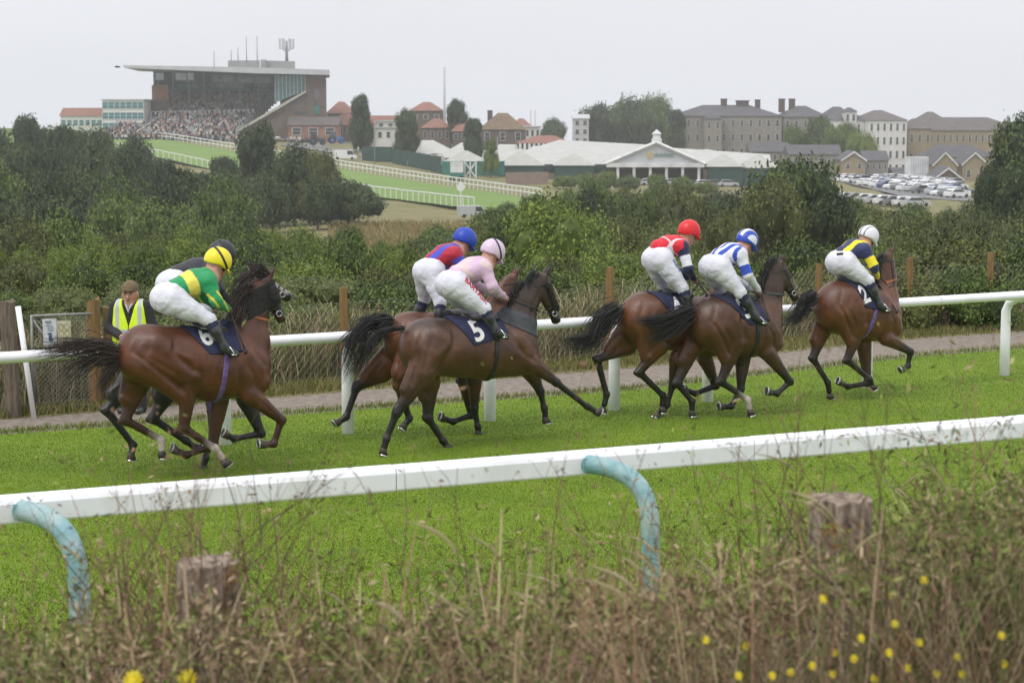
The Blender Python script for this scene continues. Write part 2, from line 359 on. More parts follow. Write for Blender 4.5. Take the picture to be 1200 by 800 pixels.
def horse(sp):
    F = Frame(*sp['anchor']); P = F.pt; S = F.s
    root = empty('racehorse', F.o, F.rz, sp['label'], 'horse', 'racehorses galloping along the turf')
    B = Body(); bd = [(P(x, y), r / S) for x, y, r in sp['body']]
    near = -1
    for i in range(len(bd) - 1):
        (a, ra), (b, rb) = bd[i], bd[i + 1]
        B.cap(a, b, ra, rb, lat=.80 if i else .84, k=.05)
    pel, rp = bd[0]; chest, rc = bd[-1]; loin = bd[1][0]; joints = {}
    for sd, key in ((-1, 'hn'), (1, 'hf')):                       # hind legs: near (camera side), far
        L = sp[key]; lo = .15 * sd
        st, hk, ft, hf = [P(x, y, l * sd) for (x, y), l in zip(L[:4], (.16, .135, .13, .13))]
        joints[('h', sd)] = (st, hk, ft); hip = pel + np.array([.02, .10 * sd, -.02]); glu = pel + np.array([.06, .12 * sd, rp * .35])
        B.cap(glu, st + [0, 0, .06], rp * .52, .11, k=.05)
        B.cap(hip + [-.06, .03 * sd, -.04], st * .5 + hk * .5 + [-.055, 0, .05], rp * .56, .075, lat=.8, k=.03)
        B.cap(hip, st, rp * .62, .125, lat=.9, k=.035)
        B.cap(st, hk * .97 + st * .03, .115, .05, lat=.8, k=.03, ta=.12, tb=.85)
        cal = st * .55 + hk * .45; B.cap(st * .8 + hk * .2, cal, .098, .076, lat=.85, k=.025, ta=.15, tb=.3)
        hd = (ft - hk) / np.linalg.norm(ft - hk)
        B.ball(hk, .058, .85, .022, t=.95)
        bk = np.cross(hd, [0, 1.0, 0]); bk = bk if bk[0] < 0 else -bk
        B.cap(hk + bk * .045 - hd * .045, hk + hd * .05 + bk * .02, .022, .026, k=.025, ta=.8)     # point of hock, tendon
        B.cap(hk + bk * .04 - hd * .04, cal + bk * .05, .016, .03, k=.03, ta=.7, tb=.2)
        ws = L[4] if len(L) > 4 else 0
        B.cap(hk, ft, .044, .034, lat=.85, k=.018, ta=.95, tb=1, wb=ws * .9)
        B.cap(hk + bk * .022 + hd * .07, ft + bk * .02 - hd * .02, .017, .016, k=.015, ta=.9, wb=ws * .9)
        B.ball(ft, .046, .85, .02, t=1, w=ws); B.cap(ft, ft + (hf - ft) * .55, .036, .038, k=.02, ta=1, wa=ws)
        hoof(root, ft, hf, sd)
    for sd, key in ((-1, 'fn'), (1, 'ff')):
        L = sp[key]
        el, kn, ft, hf = [P(x, y, l * sd) for (x, y), l in zip(L[:4], (.15, .125, .12, .12))]
        joints[('f', sd)] = (el, kn, ft); ws = L[4] if len(L) > 4 else 0
        sh = chest + np.array([-.02, .11 * sd, .12])
        B.cap(sh, chest + [rc * .45, .10 * sd, -rc * .45], rc * .55, rc * .44, lat=.85, k=.035)     # shoulder blade to point of shoulder
        B.cap(sh + [-.06, .02 * sd, -.08], el, rc * .45, .095, lat=.8, k=.035)                      # triceps
        B.cap(el, kn, .1, .046, lat=.85, k=.03, ta=.1, tb=.9)
        md = el * .62 + kn * .38; B.cap(el + [.02, 0, 0], md + [.015, 0, 0], .088, .068, lat=.95, k=.02)
        B.ball(kn, .054, .9, .02, t=.95)
        B.cap(kn, ft, .039, .031, lat=.85, k=.018, ta=.95, tb=1, wb=ws * .8)
        hd = (ft - kn) / np.linalg.norm(ft - kn); bk = np.cross(hd, [0, 1.0, 0]); bk = -bk if bk @ (hf - ft) < 0 else bk
        bk2 = np.cross(hd, [0, 1.0, 0]); bk2 = bk2 if bk2[0] < 0 else -bk2
        B.cap(kn + bk2 * .02 + hd * .05, ft + bk2 * .018 - hd * .02, .016, .015, k=.015, ta=.9)
        B.ball(ft, .043, .9, .02, t=1, w=ws); B.cap(ft, ft + (hf - ft) * .55, .034, .037, k=.02, ta=1, wa=ws)
        hoof(root, ft, hf, sd)
    # belly, ribs and withers
    wi = P(*sp['withers']); B.cap(wi + [0, 0, -.07], chest + [-.1, 0, .12], .07, .16, lat=.75, k=.06)
    B.cap(wi + [0, 0, -.07], loin + [0, 0, rp * .55], .06, .1, lat=.9, k=.06)
    # neck and head
    nk = [(P(x, y), r / S) for x, y, r in sp['neck']]
    B.cap(chest + [.03, 0, .05], nk[0][0], rc * .72, nk[0][1], lat=.62, k=.07)
    for i in range(len(nk) - 1):
        B.cap(nk[i][0], nk[i + 1][0], nk[i][1], nk[i + 1][1], lat=.5, k=.04, tb=.1 if i == len(nk) - 2 else 0)
    hd = [P(x, y) for x, y in sp['head']]; pol, chk, muz = hd
    fd = (muz - pol); HL = np.linalg.norm(fd); fd /= HL; dn = np.cross(fd, [0, 1.0, 0]); dn = dn if dn @ (nk[-2][0] - pol) > 0 else -dn   # towards the throat
    sc = sp.get('headscale', 1.0)
    B.cap(pol, pol + fd * HL * .55 + dn * .02, .075 * sc, .072 * sc, lat=.8, k=.03, ta=sp.get('headt', .1), tb=max(.3, sp.get('headt', 0)), wa=sp.get('headw', 0))
    B.ball(pol + fd * HL * .28 + dn * .075 * sc, .085 * sc, .62, .03)                          # jowl
    B.cap(pol + fd * HL * .45 + dn * .03, muz, .07 * sc, .052 * sc, lat=.72, k=.03, ta=max(.3, sp.get('headt', 0)), tb=.9 if not sp.get('headw') else .2, wa=sp.get('headw', 0))
    B.cap(muz - fd * .03 + dn * .03, muz + fd * .01 + dn * .035, .036 * sc, .03 * sc, lat=1, k=.02, ta=.9, wa=sp.get('snip', 0) * .0)
    if sp.get('blaze'): B.cap(pol + fd * .12 - dn * .05 * sc, muz - dn * .032, .02, .016, k=.01, wa=1)
    for sd in (-1, 1):
        B.ball(muz + np.array([0, .034 * sd, 0]) - dn * .012, .022 * sc, 1, .012, t=1)
        B.cap(pol + fd * HL * .18 + np.array([0, .052 * sd, 0]) - dn * .035, pol + fd * HL * .36 + np.array([0, .05 * sd, 0]) - dn * .03, .018, .022, k=.02)
        eb = pol + np.array([0, .042 * sd, 0]) - dn * .035 - fd * .03
        et = P(*sp['ear']) if 'ear' in sp else eb + [0, 0, .15]
        ed = et - pol; ed[1] = 0; ed = ed / np.linalg.norm(ed)
        if sd == 1: ed = ed + fd * .15
        B.cap(eb, eb + ed * .07, .024, .027, lat=.7, k=.02, ta=.2); B.cap(eb + ed * .07, eb + ed * .15 + [0, .01 * sd, 0], .026, .006, lat=.7, k=.01, ta=max(.4, sp.get('headt', 0)), tb=1)
    pos, Q, (T, W) = skin(B, .0155)
    pos = pos + sculpt(pos, Q, joints, pel, rp, loin, chest, rc, wi, nk, P)
    base = np.array(sp['coat']) * [.88, .84, .8]; dark = np.array(sp.get('points', (.012, .010, .010)))
    nz = np.array([mnoise.noise(Vector(p * 3.1)) for p in pos]); 
    col = mixc(base[None], base[None] * np.array([1.25, 1.15, 1.05]), np.clip(nz + .3, 0, 1))
    dap = np.array([mnoise.noise(Vector(p * 11)) + .6 * mnoise.noise(Vector(p * 27)) for p in pos]); col = col * (1 + .22 * dap[:, None])
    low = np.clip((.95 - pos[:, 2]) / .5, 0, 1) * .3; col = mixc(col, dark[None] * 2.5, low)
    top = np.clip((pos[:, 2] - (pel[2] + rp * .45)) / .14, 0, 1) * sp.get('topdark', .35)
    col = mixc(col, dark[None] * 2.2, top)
    tm = np.clip(T * 1.15 * sp.get('legdark', 1.0), 0, 1) ** 1.2; col = mixc(col, dark[None], tm)
    col = mixc(col, np.array([[.55, .5, .46]]), np.clip(W * 2.4 - 1.2, 0, 1))
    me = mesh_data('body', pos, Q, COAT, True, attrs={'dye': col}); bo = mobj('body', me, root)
    sm = bo.modifiers.new('smooth', 'SMOOTH'); sm.factor = .5; sm.iterations = 2
    for sd in (-1, 1):
        mb = MB(); c = pol + fd * HL * .27 + np.array([0, .055 * sd * sc, 0]) - dn * .022
        u = [np.array([math.sin(a) * math.cos(b), math.sin(a) * math.sin(b), math.cos(a)]) * .017 + c for a in np.linspace(0.01, 3.13, 7) for b in np.linspace(0, 5.5, 8)]
        mb.add(u, [(i * 8 + j, i * 8 + (j + 1) % 8, (i + 1) * 8 + (j + 1) % 8, (i + 1) * 8 + j) for i in range(6) for j in range(8)])
        mb.build('eye', EYEM, root, True)
    hm = hair_mat(sp['hairkey'], sp['hair'])
    for gi, (guide, n, spr, rr) in enumerate(sp['tail']):
        g = [P(x, y, l) for x, y, l in guide]; v, f = strands(g, int(n * .8), .0068, spr * .92, 11 + gi, root_r=rr, seg=12, curl=.035)
        mobj('tail' if gi == 0 else 'tail_lock', mesh_data('tail', v, f, hm, True), root)
    if sp.get('mane'):
        V = []; Fc = []; b = 0
        for mi, (g, n, spr) in enumerate(sp['mane']):
            v, f = strands([P(x, y, l) for x, y, l in g], n, .007, spr, 40 + mi, root_r=.05, seg=7, curl=.03); V.append(v); Fc.append(f + b); b += len(v)
        mobj('mane', mesh_data('mane', np.concatenate(V), np.concatenate(Fc), hm, True), root)
    # tack hugging the skin: slices of the slightly grown body
    def slab(name, c, n, w, grow, m, h=.009, ext=.5, sel=None, parent=root):
        n = np.asarray(n, float); n /= np.linalg.norm(n); c = np.asarray(c, float)
        lo = c - ext; hi = c + ext; bl, bh = B.bounds(); lo = np.maximum(lo, bl); hi = np.minimum(hi, bh)
        for i in range(3):
            e = ext * math.sqrt(max(0, 1 - n[i] ** 2)) + w; lo[i] = max(lo[i], c[i] - e - .02); hi[i] = min(hi[i], c[i] + e + .02)
        def fn(V, X, Y, Z):
            q = np.abs((X - c[0]) * n[0] + (Y - c[1]) * n[1] + (Z - c[2]) * n[2]) - w / 2
            r = np.maximum(V, q)
            if sel: r = np.maximum(r, sel(X, Y, Z))
            return r
        pos, Q, _ = skin(B, h, grow, fn, lo, hi)
        return mobj(name, mesh_data(name, pos, Q, m, True), parent) if len(Q) else None
    H = lambda t, o=0: pol + fd * HL * t + dn * o
    bridle = empty('bridle', (0, 0, 0)); bridle.parent = root
    br = sp.get('noseband', LEATHER)
    slab('noseband', H(.68), fd, .028, .008, br, .007, .13, parent=bridle)
    slab('cheek_strap', H(.45, .0), dn, .022, .008, LEATHER, .007, .2, sel=lambda X, Y, Z: ((X - H(.4)[0]) * fd[0] + (Z - H(.4)[2]) * fd[2]).__abs__() - HL * .36, parent=bridle)
    slab('browband', H(.1), fd + dn * .25, .024, .008, LEATHER, .007, .15, parent=bridle)
    slab('chin_strap', H(.82), fd, .02, .008, LEATHER, .007, .12, parent=bridle)
    for sd in (-1, 1):
        mb = MB(); c = H(.83, .02) + np.array([0, .055 * sd, 0])
        mb.tube([c + fd * math.cos(t) * .03 + dn * math.sin(t) * .03 for t in np.linspace(0, 6.28, 12)], .005, 5, cap=False); mb.build('bit_ring', STEEL, bridle, True)
    if sp.get('hood'):                                            # black blinkers and fleece
        slab('hood', H(.3), fd, HL * .62, .014, FLEECE, .009, .3, parent=bridle)
        for sd in (-1, 1):
            mb = Body(); mb.cap(H(.2) + [0, .075 * sd, 0], H(.42) + [0, .08 * sd, 0], .04, .045, lat=.5); p_, q_, _ = skin(mb, .01)
            mobj('blinker_cup', mesh_data('blinker_cup', p_, q_, FLEECE, True), bridle)
    if sp.get('fleece'):
        for sd in (-1, 1):
            mb = Body(); mb.cap(H(.12, -.01) + [0, .07 * sd, 0], H(.72, -.02) + [0, .065 * sd, 0], .036, .036, lat=.8)
            pp, qq, _ = skin(mb, .008); dd = np.array([mnoise.noise(Vector(p * 60)) for p in pp])[:, None] * .01
            mobj('fleece_cheekpiece', mesh_data('fleece_cheekpiece', pp + dd, qq, FLEECE, True), bridle)
    if sp.get('neckstrap'):
        (x0, y0), (x1, y1), m = sp['neckstrap']; a, b_ = P(x0, y0), P(x1, y1); n = np.cross(b_ - a, [0, 1.0, 0])
        slab('neck_strap', (a + b_) / 2, n, .03, .01, m, .009, np.linalg.norm(b_ - a) * .5 + .04)
    if sp.get('neckpad'):
        a, b_ = [P(*q) for q in sp['neckpad']]; slab('neck_cover', (a + b_) / 2, b_ - a, np.linalg.norm(b_ - a), .012, GREYPAD, .012, .4)
    # saddle cloth
    poly = [P(x, y, -.27) for x, y in sp['cloth']]; cc = sum(poly) / 4
    def cut(V, X, Y, Z):
        r = V
        for i in range(4):
            a, b_ = poly[i], poly[(i + 1) % 4]; e = b_ - a; n = np.array([e[2], 0, -e[0]]); n /= np.linalg.norm(n)
            if (cc - a) @ n > 0: n = -n
            r = np.maximum(r, (X - a[0]) * n[0] + (Z - a[2]) * n[2])
        return r
    lo = np.min(poly, 0) - .05; hi = np.max(poly, 0) + .05; lo[1] = -.42; hi[1] = .42; hi[2] = max(hi[2], wi[2]) + .1
    pos, Q, _ = skin(B, .0125, .016, cut, lo, hi)
    cm = mesh_data('saddle_cloth', pos, Q, NAVY, True); co = mobj('saddle_cloth', cm, root)
    bv = BVHTree.FromPolygons([tuple(p) for p in pos], [tuple(q) for q in Q])
    ch, (nx, ny), hpx, rot = sp['number']
    if ch:
        printed('numeral', ch, bv, P(nx, ny, -.3), hpx / S, rot, WHITEP, co, -.28)
    # girth, saddle
    (gx0, gy0), (gx1, gy1) = sp['girth']; a, b_ = P(gx0, gy0, -.28), P(gx1, gy1, -.2); n = np.cross(b_ - a, [0, 1.0, 0]); n[1] = 0
    zt = a[2]
    slab('girth', (a + b_) / 2, n, .055, .014, sp.get('girthmat', LEATHER), .0125, .6, sel=lambda X, Y, Z: np.maximum(Z - zt, chest[2] - rc * 1.45 - Z) + 0 * X)
    sb = Body(); s0, s1 = [P(*q) for q in sp['saddle']]
    sb.cap(s0, s1, .05, .05, lat=2.4, k=.03); sb.cap(s0 + [-.02, 0, .03], s0 + [.04, 0, .0], .035, .03, lat=3, k=.03)
    for sd in (-1, 1): sb.cap((s0 + s1) / 2 + [.02, .13 * sd, -.02], (s0 + s1) / 2 + [.08, .27 * sd, -.2], .045, .03, lat=.8, k=.03)
    p_, q_, _ = skin(sb, .013); mobj('saddle', mesh_data('saddle', p_, q_, LEATHER, True), root)
    sp['_'] = dict(F=F, root=root, H=H)
    return root

def jockey(sp, hs):
    F = hs['_']['F']; P = F.pt; S = F.s; D = sp['w'] if 'w' in sp else {}
    hip = P(*sp['hip']); O = hip.copy(); root = empty('jockey', F.o + F.x * O[0] + F.y * O[1] + np.array([0, 0, O[2]]), F.rz, sp['label'], 'jockey', 'jockeys crouched over their horses')
    hel = P(*sp['helmet']); neck = P(*sp['neck']); wst = P(*sp['waist'])
    L = lambda q, l: P(q[0], q[1], l)
    far = sp.get('far', {}); out = {}
    for sd in (-1, 1):
        o = {}
        for key, l in (('sho', .17), ('elb', .26), ('hand', .07), ('knee', .25), ('ankle', .31), ('toe', .31)):
            if sd == 1 and key in far: o[key] = L(far[key], l)
            else: q = L(sp[key], -l); q[1] = l * sd; o[key] = q + (np.array([.03, 0, .0]) if sd == 1 and key in ('knee', 'hand') else 0)
        o['hip'] = hip + np.array([0, .10 * sd, 0]); out[sd] = o
    fw = P(*sp['face']) - hel; fw[1] = 0; fw /= np.linalg.norm(fw)      # where the face looks
    up = np.cross(fw, [0, -1.0, 0]); up = up if up[2] > 0 else -up; y = np.array([0, 1.0, 0])
    B = Body(); hc = hel - up * .03 + fw * .0
    B.ball(hc, .098, .82, .02); B.cap(hc + fw * .045 - up * .07, hc + fw * .06 - up * .1, .055, .04, lat=.85, k=.03)
    B.cap(hc + fw * .098 - up * .03, hc + fw * .118 - up * .062, .012, .017, lat=.9, k=.012)                      # nose
    B.cap(hc + fw * .1 - up * .098 - y * .02, hc + fw * .1 - up * .098 + y * .02, .008, .008, k=.008, ta=.7)      # mouth
    for sd in (-1, 1):
        B.cap(hc - fw * .0 + y * .078 * sd - up * .03, hc - fw * .005 + y * .082 * sd - up * .06, .018, .012, lat=.5, k=.008)
    B.cap(hc - up * .06 - fw * .02, neck, .055, .062, k=.03)
    B.cap(neck, wst, .1, .09, lat=1.35, k=.05); B.cap(wst, hip, .09, .13, lat=1.2, k=.05)
    for sd in (-1, 1):
        o = out[sd]; B.cap(o['sho'], o['elb'], .045, .036, k=.03); B.cap(o['elb'], o['hand'], .036, .026, k=.02)
        hd = o['hand'] - o['elb']; hd /= np.linalg.norm(hd); dn = np.array([hd[2], 0, -hd[0]]); dn = dn if dn[2] < 0 else -dn
        pc = o['hand'] + hd * .035; B.cap(o['hand'], pc, .028, .032, lat=.8, k=.015)
        for i, ln in enumerate((.036, .04, .038, .032)):                                      # four curled fingers, then the thumb
            yo = y * sd * .0 + up * 0; a = pc + hd * (.03 - .002 * i) + y * (.012 * 0) + dn * (-.026 + .0175 * i) ; kk = a + hd * .012 - y * sd * .03
            B.cap(pc + dn * (-.024 + .016 * i), a, .0105, .0105, k=.006); B.cap(a, kk, .0105, .0095, k=.005); B.cap(kk, kk - hd * ln, .0095, .008, k=.005)
        B.cap(pc - dn * .02 - hd * .02, pc - dn * .036 + hd * .02 - y * sd * .01, .013, .011, k=.006); B.cap(pc - dn * .036 + hd * .02 - y * sd * .01, pc - dn * .028 + hd * .04 - y * sd * .03, .011, .009, k=.005)
        B.cap(o['hip'], o['knee'], .09, .06, k=.04); B.cap(o['knee'], o['ankle'], .052, .035, k=.03); B.cap(o['ankle'], o['ankle'] * .5 + o['toe'] * .5, .03, .022, lat=1, k=.02)
    pos, Q, (T, W) = skin(B, .0095); pos = pos - O
    col = mixc(np.ones((1, 3)), np.array([[.5, .25, .25]]), np.clip(T, 0, 1)); sd_ = sp.get('skin', 1.0)
    mobj('body', mesh_data('body', pos, Q, SKIN, True, attrs={'dye': col * sd_}), root)
    def part(name, body, m, h, dye=None, fn=None, grow=0, wr=0, parent=root, lo=None, hi=None):
        p, q, _ = skin(body, h, grow, fn, lo, hi)
        if wr:
            n = np.array([.35 - 1.6 * abs(mnoise.noise(Vector(a * np.array([7, 6, 11])))) for a in p]); n2 = np.array([mnoise.noise(Vector(a * 30 + 5)) for a in p])
            p = p + (n * wr + n2 * wr * .3)[:, None] * np.array([.4, .3, 1])
        at_ = {'dye': dye(p)} if dye is not None else None
        return mobj(name, mesh_data(name, p - O, q, m, True, attrs=at_), parent)
    # silks: torso and sleeves ending at waist and wrists
    J = Body(); td = (wst - neck); TL = np.linalg.norm(td); td /= TL
    J.cap(neck + td * .05, neck * .5 + wst * .5, .118, .132, lat=1.45, k=.05); J.cap(neck * .5 + wst * .5, wst + td * .03, .132, .115, lat=1.3, k=.05)
    J.cap(neck - td * .03, neck + td * .03, .068, .09, k=.03)
    for sd in (-1, 1):
        o = out[sd]; wr_ = o['elb'] + (o['hand'] - o['elb']) * .88
        J.ball(o['sho'] + td * .02, .085, 1, .05); J.cap(o['sho'], o['elb'], .076, .062, k=.045); J.cap(o['elb'], wr_, .06, .04, k=.03)
    near = out[-1]
    def jd(p):
        return sp['silks'](p, dict(neck=neck, wst=wst, td=td, TL=TL, near=out[-1], far=out[1], lat=p[:, 1]))
    part('silks', J, FABRIC, .0095, jd, wr=.012)
    Br = Body(); Br.ball(hip + [.01, 0, 0], .146 * sp.get('bum', 1), 1.12, .05); Br.cap(hip + [-.02, .06, 0], hip + [-.02, -.06, 0], .142 * sp.get('bum', 1), .142 * sp.get('bum', 1), k=.05)
    Br.cap(hip, wst + (hip - wst) * .05, .13, .112, lat=1.25, k=.05)
    for sd in (-1, 1):
        o = out[sd]; kd = (o['ankle'] - o['knee']); kd /= np.linalg.norm(kd)
        Br.cap(o['hip'] + [0, .01 * sd, 0], o['knee'], .135, .073, lat=.95, k=.05); Br.cap(o['hip'], o['hip'] * .5 + o['knee'] * .5 - [0, 0, .02], .14, .1, k=.04); Br.cap(o['knee'], o['knee'] + kd * .06, .072, .06, k=.02)
    bro = part('breeches', Br, FABRIC, .0105, lambda p: np.tile(np.array([.70, .70, .77]), (len(p), 1)), wr=.012)
    if sp.get('legtext'):
        tx, (qx, qy), hp, ro, tc, wd = sp['legtext']; me = bro.data; vv = np.empty(len(me.vertices) * 3, np.float32); me.vertices.foreach_get('co', vv); vv = vv.reshape(-1, 3) + O
        bvb = BVHTree.FromPolygons([tuple(map(float, q)) for q in vv], [tuple(q.vertices) for q in me.polygons])
        printed('lettering', tx, bvb, P(qx, qy, -.2), hp / S, ro, mat('print_' + tc[0], tc[1], tc[1], rough=.6), bro, -.2, .006, O, wd)
    for sd in (-1, 1):
        o = out[sd]; Bt = Body(); an, kn, to = o['ankle'], o['knee'], o['toe']; kd = (an - kn) / np.linalg.norm(an - kn); fd = (to - an) / np.linalg.norm(to - an)
        heel = an + kd * .055 - fd * .035
        Bt.cap(kn + kd * .05, kn * .55 + an * .45, .062, .062, k=.03); Bt.cap(kn * .55 + an * .45, an, .06, .043, k=.03); Bt.cap(an, heel, .042, .036, k=.02)
        ball = to + kd * .035; Bt.cap(heel + fd * .05, ball, .036, .034, lat=1.05, k=.02); Bt.cap(an, ball - fd * .03, .04, .03, k=.025)
        b = part('boot', Bt, BOOTM, .0095)
        bt = Body(); bt.cap(kn + kd * .03, kn + kd * .075, .067, .067, k=.01); part('boot_top', bt, sp.get('boottop', NAVY), .011, parent=b)
        # stirrup iron and leather
        mb = MB(); c = ball * .55 + an * .45 + kd * .03 - O
        mb.tube([c + fd * 0 + y * math.cos(t) * .062 + (-kd) * (math.sin(t) * .085) for t in np.linspace(-.2, 3.34, 12)], .007, 6)
        mb.box(c + kd * .018, (.05, .12, .012)); so = mb.build('stirrup', STEEL, hs['_']['root'], True)
        so.location = Vector([float(v) for v in O])
    # helmet
    Hh = Body(); hh = hel + up * .0; R = sp.get('helm', .138)
    Hh.ball(hh, R, .86, .03); Hh.ball(hh - fw * .015, R * .98, .86, .03)
    pk = hh + fw * (R * .8) - up * .035
    def hcut(V, X, Y, Z):
        q = -((X - hh[0]) * up[0] + (Z - hh[2]) * up[2]) - .04 + .012 * 0; d2 = ((X - hh[0]) * fw[0] + (Z - hh[2]) * fw[2])
        q = q - np.clip(-d2, 0, .1) * .35
        return np.maximum(V, q)
    ho = part('helmet', Hh, HELM, .0085, lambda p: sp['cap'](p - hh, fw, up), fn=hcut)
    Pk = Body(); Pk.cap(pk - y * .05, pk + y * .05, .05, .05, lat=1.0, k=.02)
    def pcut(V, X, Y, Z):
        q = np.abs((X - pk[0]) * (up[0] + .3 * fw[0]) + (Z - pk[2]) * (up[2] + .3 * fw[2])) - .009
        return np.maximum(V, q)
    part('peak', Pk, sp.get('peakmat', HELM), .008, lambda p: sp['cap'](p - hh, fw, up), fn=pcut, parent=ho)
    if sp.get('strap', True):
        tl = up * .8 + fw * .6; tl2 = up + fw * .25
        def scut(V, X, Y, Z):
            q = np.abs((X - hh[0]) * sp['strapdir'][0] + (Z - hh[2]) * sp['strapdir'][1] - sp['strapdir'][2]) - .011
            return np.maximum(np.maximum(hcut(V, X, Y, Z), q), 0 * Y - 1)
        part('goggle_strap', Hh, LEATHER, .0075, grow=.008, fn=scut, parent=ho)
    Gg = Body(); g = hc + fw * .085 - up * .012
    for sd in (-1, 1): Gg.cap(g + y * .012 * sd, g + y * .05 * sd - fw * .02, .026, .024, k=.01)
    part('goggles', Gg, VISOR, .009)
    # reins from both hands to the bit
    Hf = hs['_']['H']
    mb = MB()
    for sd in (-1, 1):
        a = out[sd]['hand'] + np.array([.05, 0, 0]); b = Hf(.83, .03) + y * .055 * sd; m = (a + b) / 2 - np.array([0, -.03 * sd, .05])
        mb.tube([a, a * .6 + m * .4, m, m * .5 + b * .5, b], .008, 5, flat=.5)
    mb.build('reins', LEATHER, hs['_']['root'], True)
    if sp.get('whip'):
        a, b = [P(x, y_, l) for x, y_, l in sp['whip']]; mb = MB(); mb.tube([a, (a + b) / 2, b], [.011, .006, .009], 6)
        mb.box(b, (.03, .012, .05)); wobj = mb.build('whip', LEATHER, None, True); wobj.location = Vector([float(v) for v in F.o]); wobj.rotation_euler = (0, 0, F.rz)
        tag(wobj, sp['whiplabel'], 'whip', 'whips held by the jockeys')
    return root
def segt(p, a, b):
    d = b - a; t = np.clip(((p - a) @ d) / (d @ d), 0, 1); q = p - a - t[:, None] * d
    return t, np.linalg.norm(q, axis=1)
def plain(c): return lambda p, fw, up: np.tile(np.array(c, float), (len(p), 1))
def arms(p, k):
    """nearest sleeve: is the vertex on an arm, and how far from shoulder (0) via elbow (1) to wrist (2)"""
    best = None
    for sd in ('near', 'far'):
        o = k[sd]; t1, d1 = segt(p, o['sho'], o['elb']); t2, d2 = segt(p, o['elb'], o['hand'])
        u = np.where(d1 < d2, t1, 1 + t2); d = np.minimum(d1, d2)
        best = (u, d) if best is None else (np.where(d < best[1], u, best[0]), np.minimum(d, best[1]))
    on = (best[1] < .095) & ((best[0] > .35) | (np.abs(p[:, 1]) > .2)); return on, best[0]
BLUE = (.02, .07, .45); RED = (.62, .012, .03); WHT = (.74, .74, .80); YEL = (.85, .72, .02); GRN = (.01, .28, .09); NVY = (.016, .022, .07); PNK = (.66, .47, .62); BLK = (.015, .015, .018); PAL = (.78, .72, .42)
def tor(p, k): return (p - k['neck']) @ k['td'] / k['TL']
def silks_green(p, k):
    c = np.tile(np.array(GRN), (len(p), 1)); u = tor(p, k); on, a = arms(p, k)
    c[(u > .55) & (u < .86) & ~on] = PAL[0] * 1.0, PAL[1] * .95, .1
    w = np.sin(p[:, 0] * 55 + p[:, 2] * 43) > .72; c[on & (a > .6) & w] = (.7, .65, .06); return c
def silks_pink(p, k):
    c = np.tile(np.array(PNK), (len(p), 1)); n = np.array([mnoise.noise(Vector(q * 7)) for q in p]); c[n > .3] = (.70, .54, .54); return c
def silks_redblue(p, k):
    c = np.tile(np.array((.42, .015, .04)), (len(p), 1)); u = tor(p, k); on, a = arms(p, k)
    c[(np.abs(p[:, 1]) > .05) & (np.abs(p[:, 1]) < .13) & ~on] = (.06, .07, .5); c[on & (a > .2) & (a < .7)] = (.08, .08, .5); return c
def silks_red(p, k):
    c = np.tile(np.array(RED), (len(p), 1)); on, a = arms(p, k); u = tor(p, k)
    c[on & (a > -.1)] = NVY; c[on & (a > .42) & (a < .95)] = WHT
    c[~on & (np.abs(u - .86) < .04)] = (.7, .6, .62); c[~on & (np.abs(np.abs(p[:, 1]) - .16) < .012)] = (.7, .6, .62); return c
def silks_stripe(p, k):
    c = np.tile(np.array(WHT), (len(p), 1)); on, a = arms(p, k); u = tor(p, k)
    c[~on & (np.sin(p[:, 1] * 62 + 1.6) > .1)] = BLUE; c[on & (a > .55) & (a < 1.0)] = BLUE; return c
def silks_navy(p, k):
    c = np.tile(np.array(NVY) * 1.6, (len(p), 1)); on, a = arms(p, k); u = tor(p, k)
    br = (np.abs(p[:, 1]) > .07) & (np.abs(p[:, 1]) < .135) & ~on; c[br] = YEL
    c[on & (((a > .45) & (a < 1.0)) | ((a > 1.35)))] = YEL; return c
def silks_black(p, k): return np.tile(np.array((.022, .024, .034)), (len(p), 1))
def cap_stripe(p, fw, up):
    c = np.tile(np.array(WHT), (len(p), 1)); c[np.sin(p[:, 1] * 70 + 1.2) > .05] = BLUE; d = -(p @ up); c[d > .015] = BLUE; return c
def cap_white(p, fw, up):
    c = np.tile(np.array(WHT), (len(p), 1)); c[np.abs(p[:, 1] - .0) < .008] = NVY; c[np.abs(np.abs(p[:, 1]) - .065) < .006] = NVY; return c

